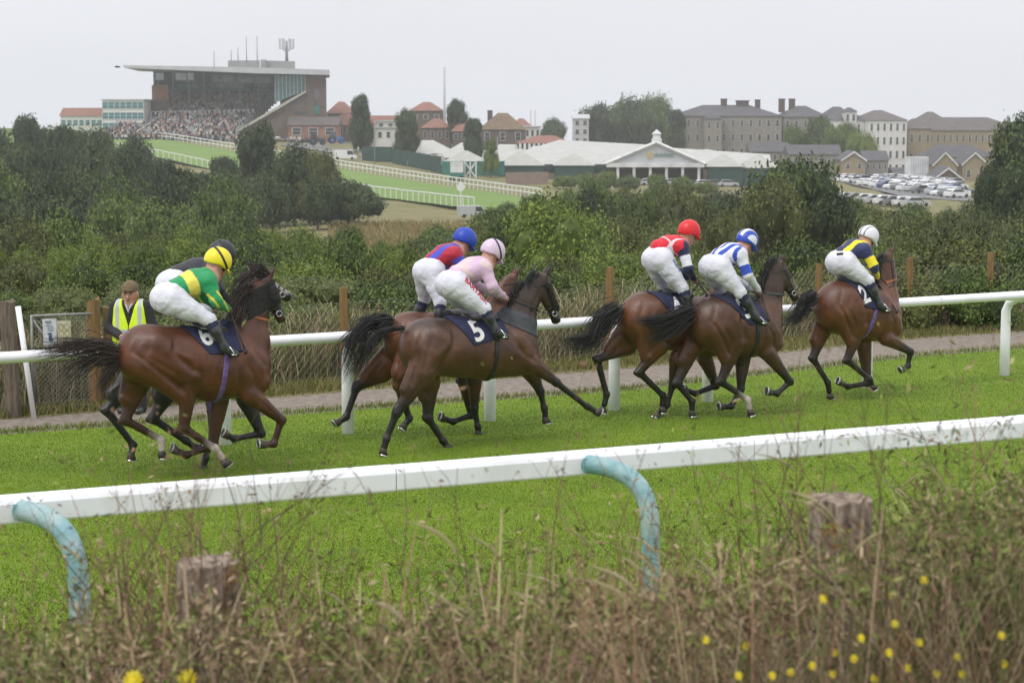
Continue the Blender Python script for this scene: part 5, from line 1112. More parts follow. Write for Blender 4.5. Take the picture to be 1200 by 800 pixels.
def build_grasses():
    R = np.random.default_rng(21)
    n = 26000; px = R.uniform(-120, 1320, n); fy = np.interp(px, [-300, 0, 110, 403, 714, 958, 1065, 1158, 1500], [506, 487, 478, 448, 422, 396, 389, 384, 364])
    D0 = CAM_Z * F_PX / (fy - HOR); D = D0 + np.abs(R.normal(0, 1.0, n)) + .12; x = (px - 600) / F_PX * D
    b = np.stack([x, D, 0 * x], 1); H = R.uniform(.25, .85, n) * (1 + .3 * np.sin(px * .02)) * np.where(D - D0 < .5, .75, 1); pal = np.array([[.36, .29, .17], [.26, .23, .1], [.13, .17, .045], [.46, .39, .25], [.09, .13, .03], [.2, .15, .085]])
    ribbons(b, H, R.uniform(.05, .6, n), R.uniform(.006, .014, n), pal[R.integers(0, 6, n)] * R.uniform(.7, 1.15, (n, 1)), 'dry_grass', R, head=1.2)
    n = 26000; px = R.uniform(-120, 1320, n); pe = np.interp(px, [-300, 0, 380, 740, 1080, 1200, 1500], [512, 492, 461, 431, 396, 388, 370]); fy = np.interp(px, [-300, 0, 110, 403, 714, 958, 1065, 1158, 1500], [506, 487, 478, 448, 422, 396, 389, 384, 364])
    y = pe + (fy - pe) * R.random(n) ** .8 + R.normal(0, .8, n); D = CAM_Z * F_PX / (y - HOR); x = (px - 600) / F_PX * D; b = np.stack([x, D, 0 * x], 1)
    pal = np.array([[.26, .22, .09], [.17, .19, .045], [.12, .16, .03], [.3, .25, .13]])
    ribbons(b, R.uniform(.04, .16, n), R.uniform(.1, .9, n), R.uniform(.005, .01, n), pal[R.integers(0, 4, n)] * R.uniform(.7, 1.15, (n, 1)), 'verge_grass', R, seg=2)
    n = 5000; px = R.uniform(-80, 1280, n); e = np.interp(px, [-300, 0, 380, 740, 1080, 1200, 1500], [530, 509, 483, 457, 417, 408, 388]) + np.where(R.random(n) < .5, R.normal(0, 1.2, n), -R.random(n) * 3); D = CAM_Z * F_PX / (e - HOR)
    ribbons(np.stack([(px - 600) / F_PX * D, D, 0 * D], 1), R.uniform(.03, .09, n), R.uniform(.1, .8, n), R.uniform(.004, .009, n), np.array([[.14, .2, .03], [.2, .22, .06]])[R.integers(0, 2, n)], 'path_edge_grass', R, seg=2)
    # dry meadow on the hill
    n = 9000; px = R.uniform(385, 545, n); D = R.uniform(120, 255, n); x = (px - 600) / F_PX * D; b = np.stack([x, D, tz(x, D)], 1)
    ribbons(b, R.uniform(.3, .9, n), R.uniform(.1, .7, n), R.uniform(.05, .12, n), np.array([[.34, .24, .12], [.27, .21, .09], [.2, .2, .07]])[R.integers(0, 3, n)], 'meadow_grass', R, seg=2)
def bank_z(x, y):
    t = np.clip((np.asarray(y, float) - 4.5) / 7.5, 0, 1); return (1.62 + .07 * np.asarray(x, float)) * (1 - t * t * (3 - 2 * t)) - .3 * t
def build_foreground():
    BANKM = mat('bank_soil', (.09, .07, .04), (.12, .11, .05), rough=.95, scale=4, bump=.8)
    sheet('bank', np.linspace(-7, 8, 60), np.concatenate([[-3, 0], np.linspace(1, 12.6, 36)]), lambda X, Y: bank_z(X, Y), BANKM)
    R = np.random.default_rng(9)
    dense = [(-100, 735), (0, 738), (150, 736), (230, 708), (300, 732), (430, 730), (560, 716), (700, 696), (820, 688), (930, 660), (1010, 632), (1080, 602), (1140, 580), (1250, 560)]
    P = lambda n, d0, d1: (R.uniform(-90, 1290, n), d0 + (d1 - d0) * R.random(n))
    def topz(px, D, y): d = (400 - y) / F_PX; c, s = math.cos(PITCH), math.sin(PITCH); return CAM_Z + D * (-s + d * c) / (c + d * s)
    pal = np.array([[.50, .38, .25], [.36, .22, .15], [.15, .085, .06], [.62, .52, .34], [.15, .19, .05], [.09, .14, .03], [.26, .25, .1]])
    # dense brown-green mass
    n = 15000; px, D = P(n, 4.6, 8.5); y = np.interp(px, *zip(*dense)) + np.where(R.random(n) < .3, -R.exponential(22, n), np.abs(R.normal(0, 52, n))); x = (px - 600) / F_PX * D; bz = bank_z(x, D); H = np.maximum(topz(px, D, y) - bz, .1)
    ribbons(np.stack([x, D, bz], 1), H * R.uniform(.8, 1.0, n), R.uniform(.05, .85, n), R.uniform(.0012, .0032, n), pal[R.choice(7, n, p=[.17, .22, .2, .1, .12, .11, .08])] * R.uniform(.6, 1.15, (n, 1)), 'tall_dry_grass', R, seg=5, head=1.4)
    # low leafy weed clumps in the tangle on the right
    RB = random.Random(3)
    for i, (q, y, d, hw, kd) in enumerate(((1010, 655, 7.4, 62, 'olive'), (1075, 628, 7.6, 70, 'grey'), (1140, 604, 7.2, 66, 'olive'), (1200, 588, 7.0, 70, 'grey'), (945, 690, 7.2, 48, 'grey'), (880, 712, 7.0, 44, 'olive'), (760, 716, 7.3, 46, 'grey'), (1110, 660, 6.2, 66, 'olive'), (1180, 650, 5.9, 60, 'grey'), (1030, 700, 6.0, 55, 'olive'))):
        tree(q, y, d, hw, kd, 'low tangled %s green weed clump in the foreground, %s' % (kd, ['left of centre of the right bank', 'behind the right stump', 'above the yellow flowers', 'at the right edge', 'left of the right stump', 'well left of the right stump', 'by the middle teal post', 'in front on the right bank', 'in front at the right edge', 'below the right stump'][i]), 'weed clumps on the bank', 'weed_clump', 'plant', base=float(bank_z((q - 600) / F_PX * d, d)), R=RB)
    # fine leafy filling: small leaflets on the stems
    n = 62000; px, D = P(n, 4.8, 8.5); t0 = np.interp(px, *zip(*dense)); y = t0 + np.abs(R.normal(0, 62, n)) + 12 * np.sin(px * .045) + 8 * np.sin(px * .13 + 1) + 6 - R.exponential(40, n) * (R.random(n) < .3); x = (px - 600) / F_PX * D; z = topz(px, D, y)
    c = np.stack([x, D, z], 1); k = z > bank_z(x, D); c = c[k]; n = len(c); a = R.normal(0, 1, (n, 3)); a /= np.linalg.norm(a, axis=1)[:, None]; b = np.cross(a, R.normal(0, 1, (n, 3))); b /= np.linalg.norm(b, axis=1)[:, None]
    L = R.uniform(.006, .022, n)[:, None]; v = np.stack([c - a * L, c + b * L * .22, c + a * L, c - b * L * .22], 1).reshape(-1, 3)
    pal2 = np.array([[.1, .15, .03], [.22, .27, .07], [.26, .17, .1], [.5, .38, .24], [.11, .065, .04], [.3, .3, .1]])
    cl = (np.sin(px[k] * .03 + z[k] * 6) + np.sin(px[k] * .011 + 2) + (px[k] > 950) * .8) > 0.2
    idx = np.where(cl, R.choice(6, n, p=[.28, .28, .14, .1, .1, .1]), R.choice(6, n, p=[.12, .14, .26, .2, .17, .11]))
    tag(mobj('weed_leaves', mesh_data('weed_leaves', v, np.arange(4 * n).reshape(-1, 4), DRY, attrs={'dye': (pal2[idx] * R.uniform(.6, 1.2, (n, 1))).repeat(4, 0)})), kind='stuff')
    # tall dead branching stems standing above the mass
    mb = MB(); cols = []
    def stem(p, h, r, depth, d, c):
        k = max(3, int(h / .09)); pts = [p]; dd = d.copy()
        for i in range(k): dd = dd + R.normal(0, .09, 3); dd /= np.linalg.norm(dd); pts.append(pts[-1] + dd * h / k)
        b = len(mb.v); mb.tube(pts, list(np.linspace(r, r * .35, len(pts))), 4); cols.extend([c] * (len(mb.v) - b))
        if depth:
            for i in range(2, len(pts)):
                if R.random() < .75:
                    e = dd + R.normal(0, .55, 3) * [1, .6, .4]; e[2] = abs(e[2]) + .2; e /= np.linalg.norm(e); stem(pts[i], h * R.uniform(.2, .42), r * .5, depth - 1, e, c)
        else:
            b = len(mb.v)
            for _ in range(3):
                q = pts[-1] + R.normal(0, .008, 3); s = R.uniform(.0025, .006); a = R.normal(0, 1, (3, 3)) * s; mb.add([q + a[0], q + a[1], q + a[2]], [(0, 1, 2)])
            cols.extend([c * R.uniform(1., 2.2)] * (len(mb.v) - b))
    for i in range(96):
        q = (R.uniform(-20, 1220) if i < 70 else R.uniform(180, 330)) if i > 14 else [20, 55, 105, 130, 215, 240, 265, 300, 430, 455, 520, 800, 835, 940, 1110][i]; D = R.uniform(5.2, 7.5)
        yt = np.interp(q, *zip(*dense)) - R.uniform(20, 110) if i > 14 else [650, 600, 640, 590, 600, 575, 585, 650, 640, 660, 690, 590, 640, 600, 540][i] + 0
        x = (q - 600) / F_PX * D; z0 = float(bank_z(x, D)); h = topz(q, D, yt) - z0
        stem(np.array([x, D, z0]), max(.3, h * .95), .0042, 2, np.array([R.normal(0, .1), R.normal(0, .05), 1.]), np.array([[.17, .09, .065], [.25, .16, .1], [.12, .08, .055]][i % 3]))
    tag(mobj('dead_stems', mesh_data('dead_stems', mb.v, mb.f, DRY, attrs={'dye': np.array(cols)})), kind='stuff')
    # pale seeding grass heads that nod above the mass
    mb = MB(); cols = []
    for i in range(75):
        q = R.choice([R.uniform(0, 1220), R.normal(640, 70), R.normal(1090, 60), R.normal(900, 60)]); D = R.uniform(4.9, 7.6); yt = np.interp(q, *zip(*dense)) - abs(R.normal(0, 50)) - 5
        x = (q - 600) / F_PX * D; z0 = float(bank_z(x, D)); h = max(.3, topz(q, D, yt) - z0); sg = R.choice([-1, 1]); le = R.uniform(.05, .28); pts = [np.array([x + sg * le * h * t ** 2.2, D + .05 * t, z0 + h * (t - .12 * t ** 4)]) for t in np.linspace(0, 1, 8)]
        c = np.array([[.42, .36, .22], [.36, .3, .17], [.3, .28, .13]][i % 3]); b = len(mb.v); mb.tube(pts, list(np.linspace(.0026, .0012, 8)), 4)
        d = pts[-1] - pts[-2]; d /= np.linalg.norm(d); hd = [pts[-1] + d * s + np.array([sg * .25 * s * s * 12, 0, -s * s * 2.2]) * 1 for s in np.linspace(0, .13, 8)]
        mb.tube(hd, [.0015, .0035, .0048, .005, .0048, .0036, .002, .001], 5); cols.extend([c] * (len(mb.v) - b))
    tag(mobj('seeding_grass', mesh_data('seeding_grass', mb.v, mb.f, DRY, attrs={'dye': np.array(cols)})), kind='stuff')
    # stout straw stalks standing in front
    n = 210; px = np.concatenate([R.uniform(-20, 1220, 90), R.normal(610, 90, 70), R.normal(760, 120, 50)]); D = R.uniform(4.7, 6.2, n); y = np.interp(px, *zip(*dense)) - R.normal(18, 42, n) * 1.0; x = (px - 600) / F_PX * D; bz = bank_z(x, D)
    ribbons(np.stack([x, D, bz], 1), np.maximum(topz(px, D, y) - bz, .2), R.uniform(.0, .28, n), R.uniform(.002, .0042, n), np.array([[.6, .47, .3], [.5, .36, .22], [.42, .25, .17]])[R.integers(0, 3, n)], 'straw_stalks', R, seg=6, head=1.0)
    # ragwort plants with yellow flowers
    YF = mat('yellow_petals', (.75, .62, .02), (.6, .48, .02), rough=.6, scale=30); ST = mat('ragwort_stem', (.13, .15, .04), (.16, .1, .05), rough=.7)
    spots = [(972, 702), (832, 750), (880, 757), (1018, 748), (1058, 731), (1052, 765), (1088, 753), (987, 765), (1010, 772), (1134, 770), (1186, 745), (1110, 790), (912, 792), (1092, 680), (1050, 697), (960, 780), (1140, 790), (934, 788), (1075, 783), (872, 792), (1035, 795), (985, 790), (1190, 778), (210, 796), (145, 798)]
    order = sorted(range(23), key=lambda k: spots[k][0])
    for i, (q, y) in enumerate(spots):
        D = 4.62 + (i * .17 % .4); x = (q - 600) / F_PX * D; z0 = float(bank_z(x, D)); zt = topz(q, D, y); r = empty('ragwort', (x, D, z0), 0, 'yellow flowered ragwort in the dry grass, %s from the left' % ORD[order.index(i)] if i < 23 else ['right', 'left'][i - 23] + ' of the two yellow flowers below the left stump', 'flower', 'yellow ragwort flowers in the foreground' if i < 23 else 'yellow flowers near the left stump')
        mb = MB(); mb.tube([(0, 0, 0), (.01, 0, (zt - z0) * .5), (0, 0, zt - z0)], [.004, .003, .0025], 5)
        for k in range(5): a = R.uniform(0, 6.28); mb.add([(0, 0, (zt - z0) * (.3 + .13 * k)), (.05 * math.cos(a), .05 * math.sin(a), (zt - z0) * (.3 + .13 * k) + .03), (.03 * math.cos(a + .5), .03 * math.sin(a + .5), (zt - z0) * (.3 + .13 * k) + .01)], [(0, 1, 2)])
        mb.build('stem', ST, r)
        for h in range(1):
            mb = MB(); c = np.array([R.normal(0, .02) * (h > 0), 0, zt - z0 - .02 * h]); rr = .010 if i < 23 else .024
            for k in range(11):
                a = 6.283 * k / 11; t = np.array([math.cos(a), .45 * math.sin(a) - .25 * (k % 2), .9 * math.sin(a) + .2]); s = np.cross(t, [0, 1., 0]); s /= np.linalg.norm(s); mb.add([c, c + t * rr * .7 + s * rr * .25, c + t * rr * 1.1, c + t * rr * .7 - s * rr * .25], [(0, 1, 2, 3)])
            mb.tube([c + [0, 0, -.004], c + [0, 0, .006]], [rr * .5, rr * .4], 8); mb.build('flower_head', YF, r)
    # orange dock seed spike
    mb = MB(); DK = mat('rusty_dock_seed', (.42, .16, .05), (.28, .11, .045), rough=.85, scale=60); D = 5.3; x = (1066 - 600) / F_PX * D; z0 = float(bank_z(x, D)); zt = topz(1066, D, 742)
    for k in range(260): h = R.random(); q = np.array([R.normal(0, .012 + .01 * math.sin(h * 3)), R.normal(0, .012), (zt - z0) - .16 * h]); a = R.normal(0, .006, (3, 3)); mb.add([q + a[0], q + a[1], q + a[2]], [(0, 1, 2)])
    mb.tube([(0, 0, 0), (0, 0, zt - z0 - .05)], .004, 5); tag(mb.build('dock_plant', DK, None, loc=(x, D, z0)), 'rust coloured dock seed spike among the yellow flowers', 'plant')
    # weathered round posts with netting
    OLD = mat('weathered_post_wood', (.40, .32, .25), (.13, .095, .07), rough=.95, scale=7, detail=10, bump=1.0, bscale=18, stretch=(5, 5, 1.2), lo=.4, hi=.62)
    LICH = mat('orange_lichen', (.5, .26, .05), (.4, .3, .12), rough=.95, scale=40, bump=.8)
    base = []
    for q, y, s, lab in ((237, 657, 11, 'round weathered post stump with orange lichen at the lower left'), (991, 583, 12, 'round weathered post stump standing in the weeds on the right')):
        D = 6.0; x = (q - 600) / F_PX * D; z0 = float(bank_z(x, D)); zt = topz(q, D, y); n = 28; rings = 22; RR = np.random.default_rng(s); v = []
        for i in range(rings):
            z = -.3 + (zt - z0 + .3) * i / (rings - 1)
            for k in range(n):
                t = 6.283 * k / n; crk = .012 * max(0, math.sin(t * 5 + s)) ** 8 + .012 * max(0, math.sin(t * 3 + 1.7 * s)) ** 20
                rr = .097 * (1 + .04 * math.sin(2 * t + s)) - crk + RR.normal(0, .0012); v.append((rr * math.cos(t), rr * math.sin(t), z + (.016 * mnoise.noise(Vector((math.cos(t) * 3, math.sin(t) * 3, s))) if i == rings - 1 else 0)))
        tp = [(q2[0] * .55, q2[1] * .55, zt - z0 + .012 * mnoise.noise(Vector((q2[0] * 40, q2[1] * 40, s)))) for q2 in v[-n:]]; f = [(i * n + k, i * n + (k + 1) % n, (i + 1) * n + (k + 1) % n, (i + 1) * n + k) for i in range(rings) for k in range(n)]
        v += tp; v.append((0, 0, zt - z0 - .006)); f += [(rings * n + k, rings * n + (k + 1) % n, len(v) - 1) for k in range(n)]
        r = empty('fence_stump', (x, D, z0), 0, lab, 'post', 'weathered posts of the foreground fence'); mobj('post_wood', mesh_data('post_wood', v, f, OLD, False), r); base.append(np.array([x, D, z0]))
        mb = MB()
        for k in range(60):
            t = RR.normal(-.55 if s == 11 else -1.9, .3); z = zt - z0 - abs(RR.normal(.0, .04)) - (.0 if s == 11 else .06); c = np.array([.099 * math.cos(t), .099 * math.sin(t), z]); e = np.array([-math.sin(t), math.cos(t), 0]); w = RR.uniform(.003, .009)
            mb.add([c - e * w, c + [0, 0, -w], c + e * w, c + np.array([math.cos(t), math.sin(t), 0]) * .003 + [0, 0, w]], [(0, 1, 2, 3)])
        tag(mb.build('lichen', LICH, r), kind='stuff')
    a, b = base; a = a * [1, 1, 0] + [0, 0, 0]; b = b * [1, 1, 0]; u = (b - a) / np.linalg.norm(b - a)
    mb = chain(a + u * -1.6, b + u * 1.6, 1.4, 2.05, .055, .0016); tag(mb.build('wire_netting', WIRE), 'sagging diamond netting strung between the two weathered stumps', 'netting')
# ------------------------------------------------------------ buildings and the far racecourse
def M_(n, c, c2=None, r=.85, s=.6, **k): return mat(n, c, c2, rough=r, scale=s, detail=6, **k)
BRICKB = M_('brown_brick', (.145, .105, .085), (.11, .08, .065)); BRICKO = M_('orange_brick', (.30, .15, .10)); BRICKD = M_('dark_brick', (.12, .09, .075))
ROOFR = M_('red_tiles', (.27, .125, .09), (.2, .1, .08), s=.8); ROOFB = M_('mossy_brown_tiles', (.19, .13, .07), (.12, .085, .06), s=.8); SLATE = M_('grey_slate', (.10, .095, .105), (.075, .072, .08), s=.5); SLATEB = M_('brown_slate', (.13, .11, .105), (.10, .085, .085), s=.5)
RENDW = M_('white_render', (.66, .65, .62), (.58, .57, .54)); FLINT = M_('grey_flint_wall', (.27, .25, .22), (.2, .185, .165), s=1.2); YBRICK = M_('yellow_stock_brick', (.30, .24, .15), (.24, .19, .12)); STONEW = M_('pale_quoins', (.5, .48, .42))
CONC = M_('pale_roof_sheet', (.5, .51, .53), (.43, .44, .46)); CONCD = M_('grey_concrete', (.3, .3, .29)); DARKI = M_('dark_interior', (.03, .033, .036), r=.9); GLASST = mat('teal_glazing', (.10, .24, .25), (.06, .16, .18), rough=.35, scale=.5, spec=.4); GLASSD = mat('window_glass', (.05, .06, .07), (.03, .035, .04), rough=.1, scale=.5, spec=.8)
TENT = M_('marquee_canvas', (.47, .47, .445), (.40, .40, .38), r=.6); GHOUSE = M_('greenhouse_roof', (.40, .40, .365), (.33, .33, .30), r=.5); WFRAME = M_('white_joinery', (.7, .7, .7)); STEELG = M_('grey_steelwork', (.28, .29, .3), r=.5); TEALP = M_('teal_cladding', (.04, .2, .16), (.03, .15, .12)); DGREEN = M_('dark_green_mesh', (.025, .07, .06), (.02, .05, .045)); TERR = M_('terrace_concrete', (.4, .4, .39), (.34, .34, .33))
WM = {}
def window(parent, c, w, h, m=None, bars=1):
    """frame with a recessed pane: a part of its wall's building; c = centre on the wall face (local), wall faces -y"""
    k = (round(w, 1), round(h, 1), m.name if m else '', bars)
    if k not in WM:
        mb = MB(); t = min(.12, w * .08)
        for s in (-1, 1): mb.box((s * (w / 2 + t / 2), -.06, 0), (t, .16, h + 2 * t)); mb.box((0, -.062, s * (h / 2 + t / 2)), (w, .16, t))
        if bars: mb.box((0, -.045, 0), (w, .05, t * .6))
        f = mb.data('window', WFRAME); mb = MB(); mb.box((0, -.02, 0), (w, .03, h)); WM[k] = (f, mb.data('pane', m or GLASSD))
    f = mobj('window', WM[k][0], parent, c); mobj('pane', WM[k][1], f); return f
def house(name, label, cat, x0, x1, yb, ye, yr, D, dep, wall, roofm, roof='hip', rows=1, cols=3, wsz=(.45, .5), rz=0, group=None, base=None, chim=(), inset=None, gm=None, over=.35):
    mx = (x0 + x1) / 2; p = at(mx, ye, D); z0 = min(at(mx, yb, D)[2], float(tz(p[0], D)) if base is None else base) - .3
    W = (x1 - x0) / F_PX * D; H = p[2] - z0; RH = at(mx, yr, D)[2] - p[2]
    r = empty(name, (p[0], D, z0), rz, label, cat, group); hb = at(mx, yb, D)[2] - z0
    mb = MB(); mb.box((0, dep / 2, H / 2), (W, dep, H)); mb.build('wall', wall, r)
    mb = MB(); a, b = W / 2 + over, dep / 2 + over; o = dep / 2
    E = [(-a, o - b, H), (a, o - b, H), (a, o + b, H), (-a, o + b, H)]
    if roof == 'hip':
        i = inset if inset is not None else min(a * .8, b * .9); R_ = [(-a + i, o, H + RH), (a - i, o, H + RH)]
        mb.add(E + R_, [(0, 1, 5, 4), (1, 2, 5), (2, 3, 4, 5), (3, 0, 4), (3, 2, 1, 0)])
    elif roof == 'gable':                                   # ridge left to right
        R_ = [(-a, o, H + RH), (a, o, H + RH)]; mb.add(E + R_, [(0, 1, 5, 4), (2, 3, 4, 5), (3, 2, 1, 0)]); mb.add(E + R_, [(1, 2, 5), (3, 0, 4)])
    elif roof == 'front':                                   # gable end to the front, ridge running away
        g = MB(); g.add([(-W / 2, 0, H), (W / 2, 0, H), (0, 0, H + RH - .15), (-W / 2, .3, H), (W / 2, .3, H), (0, .3, H + RH - .15)], [(0, 1, 2), (5, 4, 3)]); g.build('gable', wall, r)
        th = .25
        for s in (-1, 1):
            q = [(s * a, o - b, H - .1), (0, o - b, H + RH), (0, o + b, H + RH), (s * a, o + b, H - .1)]; mb.add(q + [(x, y, z + th) for x, y, z in q], [(0, 1, 2, 3), (7, 6, 5, 4), (0, 4, 5, 1), (1, 5, 6, 2), (2, 6, 7, 3), (3, 7, 4, 0)])
        bb = MB()
        for s in (-1, 1): q = [(s * a, o - b - .06, H - .35), (0, o - b - .06, H + RH - .25), (0, o - b - .06, H + RH + .2), (s * a, o - b - .06, H + .1)]; bb.add(q, [(0, 1, 2, 3)])
        bb.build('bargeboard', WFRAME, r)
    else: mb.box((0, o, H + RH / 2 + .01), (W + 2 * over, dep + 2 * over, max(RH, .3)))
    rf = mb.build('roof', roofm, r)
    for cx, cw, ytop in chim:
        c = (cx - mx) / F_PX * D; zt = at(cx, ytop, D)[2] - z0; cwm = cw / F_PX * D; mb = MB(); mb.box((c, o, (H + zt) / 2 + RH * .2), (cwm, cwm * .8, zt - H - RH * .4 if zt - H - RH * .4 > .5 else .6)); 
        mb.box((c, o, zt), (cwm * 1.15, cwm, .25)); mb.build('chimney', BRICKD, rf)
    vis = H - hb
    for i in range(rows):
        for j in range(cols):
            w = W / cols * wsz[0]; h = vis / max(rows, 1) * wsz[1]; window(r, (-W / 2 + W * (j + .5) / cols, -.0, hb + vis * (i + .5) / rows), w, h, gm)
    return r
def poles(name, label, cat, px, y0, y1, D, r, m, group=None, roof=False):
    b = at(px, y0, D); z = b[2] if roof else min(b[2], float(tz(b[0], D))); mb = MB(); mb.tube([(0, 0, 0), (0, 0, at(px, y1, D)[2] - z)], [r, r * .7], 6); o = mb.build(name, m, None, True, (b[0], D, z)); return tag(o, label, cat, group)
def build_grandstand():
    D = 560; X = lambda px: (px - 600) / F_PX * D; Z = lambda py, d=D: at(600, py, d)[2]
    r = empty('grandstand', (X(290), D, Z(163)), 0, 'large racecourse grandstand with raked flat roof and brown brick end wall', 'grandstand'); O = np.array([X(290), D, Z(163)])
    def pr(name, poly, m, y0, dep, parent=r, _f=None):               # outline in photo pixels at distance y0
        mb = MB(); k = y0 / D; pts = [((px - 600) / F_PX * y0 - O[0], at(px, py, y0)[2] - O[2]) for px, py in poly]
        mb.prism(pts, (0, y0 - D, 0), (1, 0, 0), ((max(q[0] for q in poly) - 600) / F_PX, 1, 0), (0, 0, 1), dep); return mb.build(name, m, parent)
    pr('roof', [(148, 76.5), (300, 79), (388, 82), (388, 88), (300, 86), (149, 79.5)], CONC, 553, 44)
    pr('end_wall', [(272, 158), (384, 162), (384, 87), (360, 87), (360, 107), (330, 125)], BRICKB, 556, 1.5)
    pr('stair_parapet', [(270, 158), (274, 158.6), (331, 126), (361, 108), (360, 106), (329, 123.5)], STONEW, 555, .9)
    pr('rear_block', [(384, 87), (384, 162), (330, 162), (330, 87)], BRICKB, 558, 30)
    gw = pr('glazed_bay', [(324.5, 88), (359, 88), (359, 107), (324.5, 120)], GLASST, 556.5, 3)
    for i in range(9):
        x = 324 + i * 4.4
        if i < 9: pr('mullion', [(x, 88), (x + .6, 88), (x + .6, 119 - i * 1.5), (x, 119 - i * 1.5)], WFRAME, 556.2, .25)
    for y in (95.5, 103): pr('transom', [(324, y), (360, y), (360, y + .5), (324, y + .5)], STEELG, 556.1, .2)
    pr('back_wall', [(183, 84), (326, 86), (326, 122), (183, 122)], DARKI, 588, 2)
    gl = pr('box_glazing', [(206, 86), (322, 88), (322, 98), (206, 96)], GLASSD, 586, 1.2)
    for i in range(13): x = 210 + i * 9; pr('box_front', [(x, 98), (x + 8, 98.4), (x + 8, 103), (x, 102.6)], [TEALP, GLASST, TERR][i % 3], 584.5, .8)
    for i in range(8): x = 262 + i * 3.4; pr('sign_panel', [(x, 96.5), (x + 2.2, 96.6), (x + 2.2, 104), (x, 104)], WFRAME, 583, .5)
    pr('balcony', [(200, 103), (326, 104.5), (326, 107.5), (200, 106)], TEALP, 580, 1.2)
    for x in (184, 188, 205, 223.5, 241, 260, 283, 305): pr('column', [(x, 80), (x + 1.1, 80), (x + 1.1, 122), (x, 122)], STEELG, 570, .6)
    for q in ((186, 195), (209, 221), (223, 230)): pr('sky_gap_glazing', [(q[0], 85.5), (q[1], 85.5), (q[1], 94), (q[0], 94)], mat('pale_glazing', (.55, .6, .62), rough=.15, scale=1), 569, .3)
    pr('brick_pavilion', [(181, 100), (200, 100), (200, 120), (181, 120)], BRICKO, 566, 10)
    pr('low_wing', [(167, 117.5), (200, 117.5), (200, 137), (167, 148)], BRICKD, 563, 12)
    pb = pr('plant_room', [(270, 71), (307, 71), (307, 79.5), (270, 79.5)], CONCD, 575, 10); pr('plant_room', [(312, 71), (348, 72), (348, 81), (312, 81)], CONCD, 575.5, 10); pr('vent', [(308, 70), (315, 70), (315, 79), (308, 79)], STEELG, 574, 3)
    for i in range(3):
        pr('end_window', [(369 - i * 11, 118.5 + i * .0), (372.5 - i * 11, 118.5), (372.5 - i * 11, 123), (369 - i * 11, 123)], GLASSD, 555.9, .2)
    pr('end_window', [(370, 105), (376, 105), (376, 115), (370, 115)], mat('mauve_shutter', (.2, .15, .2), rough=.7), 555.9, .2); pr('end_window', [(370, 124), (376, 124), (376, 134), (370, 134)], TEALP, 555.8, .2); pr('end_window', [(346, 130), (362, 130.5), (362, 134), (346, 133.5)], GLASSD, 555.9, .2)
    # raked terraces, lower rows stretching left
    n = 17; B0, B1 = (112, 161.5, 540), (272, 160.5, 549); T0, T1 = (196, 113, 583), (322, 108, 583)
    lp = lambda a, b, t: tuple(x * (1 - t) + y * t for x, y in zip(a, b)); rows = []
    tr = empty('terracing', (0, 0, 0)); tr.parent = r
    for i in range(n):
        t = i / (n - 1); a = at(*lp(B0, T0, t)) - O; b = at(*lp(B1, T1, t)) - O; a2 = at(*lp(B0, T0, t + 1 / (n - 1))) - O; mb = MB(); h = 3.2
        v = [a, b, b + [0, 3.4, 0], a + [0, 3.4, 0]]; mb.add([q - [0, 0, h] for q in v] + v, [(0, 1, 5, 4), (4, 5, 6, 7), (1, 2, 6, 5), (3, 0, 4, 7)]); mb.build('step', TERR, tr); rows.append((a, b))
    # white stair rails dividing the terraces
    for k, u in enumerate((.12, .28, .42, .56, .7, .84)):
        mb = MB(); pts = [rows[i][0] * (1 - u) + rows[i][1] * u + [0, -.2, 1.1] for i in range(0, n)]; mb.tube(pts, .13, 4)
        for q in pts[::2]: mb.tube([q, q - [0, 0, 1.1]], .08, 4)
        mb.build('stair_rail', WFRAME, r)
    for q, (x0, x1) in enumerate(((.1, .9),)):
        mb = MB(); 
        for s in range(26): a, b = rows[8]; c = a + (b - a) * (s / 25); mb.box(c + [0, -.5, .9], (.5, .1, .9))
        mb.tube([rows[8][0] + [0, -.5, 1.35], rows[8][1] + [0, -.5, 1.35]], .09, 4); mb.build('crush_barrier', WFRAME, r)
    # spectators: a far-off crowd
    R = np.random.default_rng(4); V = []; Fc = []; Cc = []; pal = np.array([[.03, .035, .06], [.02, .02, .025], [.55, .55, .56], [.12, .14, .22], [.4, .3, .26], [.5, .22, .22], [.16, .1, .08], [.35, .4, .5], [.6, .5, .42]])
    def person(p):
        c = pal[R.integers(0, 9)] * R.uniform(.7, 1.2); s = R.uniform(.9, 1.08); b = len(V); 
        for (w, z0, z1, cc) in ((.17, 0, .85, pal[R.integers(0, 4)] * .7), (.26, .85, 1.48, c), (.11, 1.5, 1.76, np.array([.4, .24, .18]) if R.random() < .6 else np.array([.08, .05, .03]))):
            k = len(V)
            for z, t in ((z0, 1), (z1, .8)):
                for dx, dy in ((-1, -.6), (1, -.6), (1, .6), (-1, .6)): V.append((p[0] + dx * w * t, p[1] + dy * w * t, p[2] + z * s)); Cc.append(cc)
            Fc.extend([(k, k + 1, k + 5, k + 4), (k + 1, k + 2, k + 6, k + 5), (k + 2, k + 3, k + 7, k + 6), (k + 3, k, k + 4, k + 7), (k + 4, k + 5, k + 6, k + 7)])
    for i in range(n):
        a, b = rows[i]; m = int(120 * (1 - .45 * i / n))
        for _ in range(m):
            u = R.random()
            if R.random() < .32 + .35 * math.sin(u * 19 + i * .6): continue
            person(O + a + (b - a) * u + [0, R.uniform(-.8, .8), 0])
    for _ in range(230): q = R.uniform(95, 285); p = at(q, 161 + (q - 95) * .005, 541); p[1] += R.uniform(-3, 1); p[2] = float(tz(p[0], p[1])); person(p)
    for _ in range(40): q = R.uniform(334, 362); p = at(q, 160, 548); p[2] = float(tz(p[0], 548)); person(p)
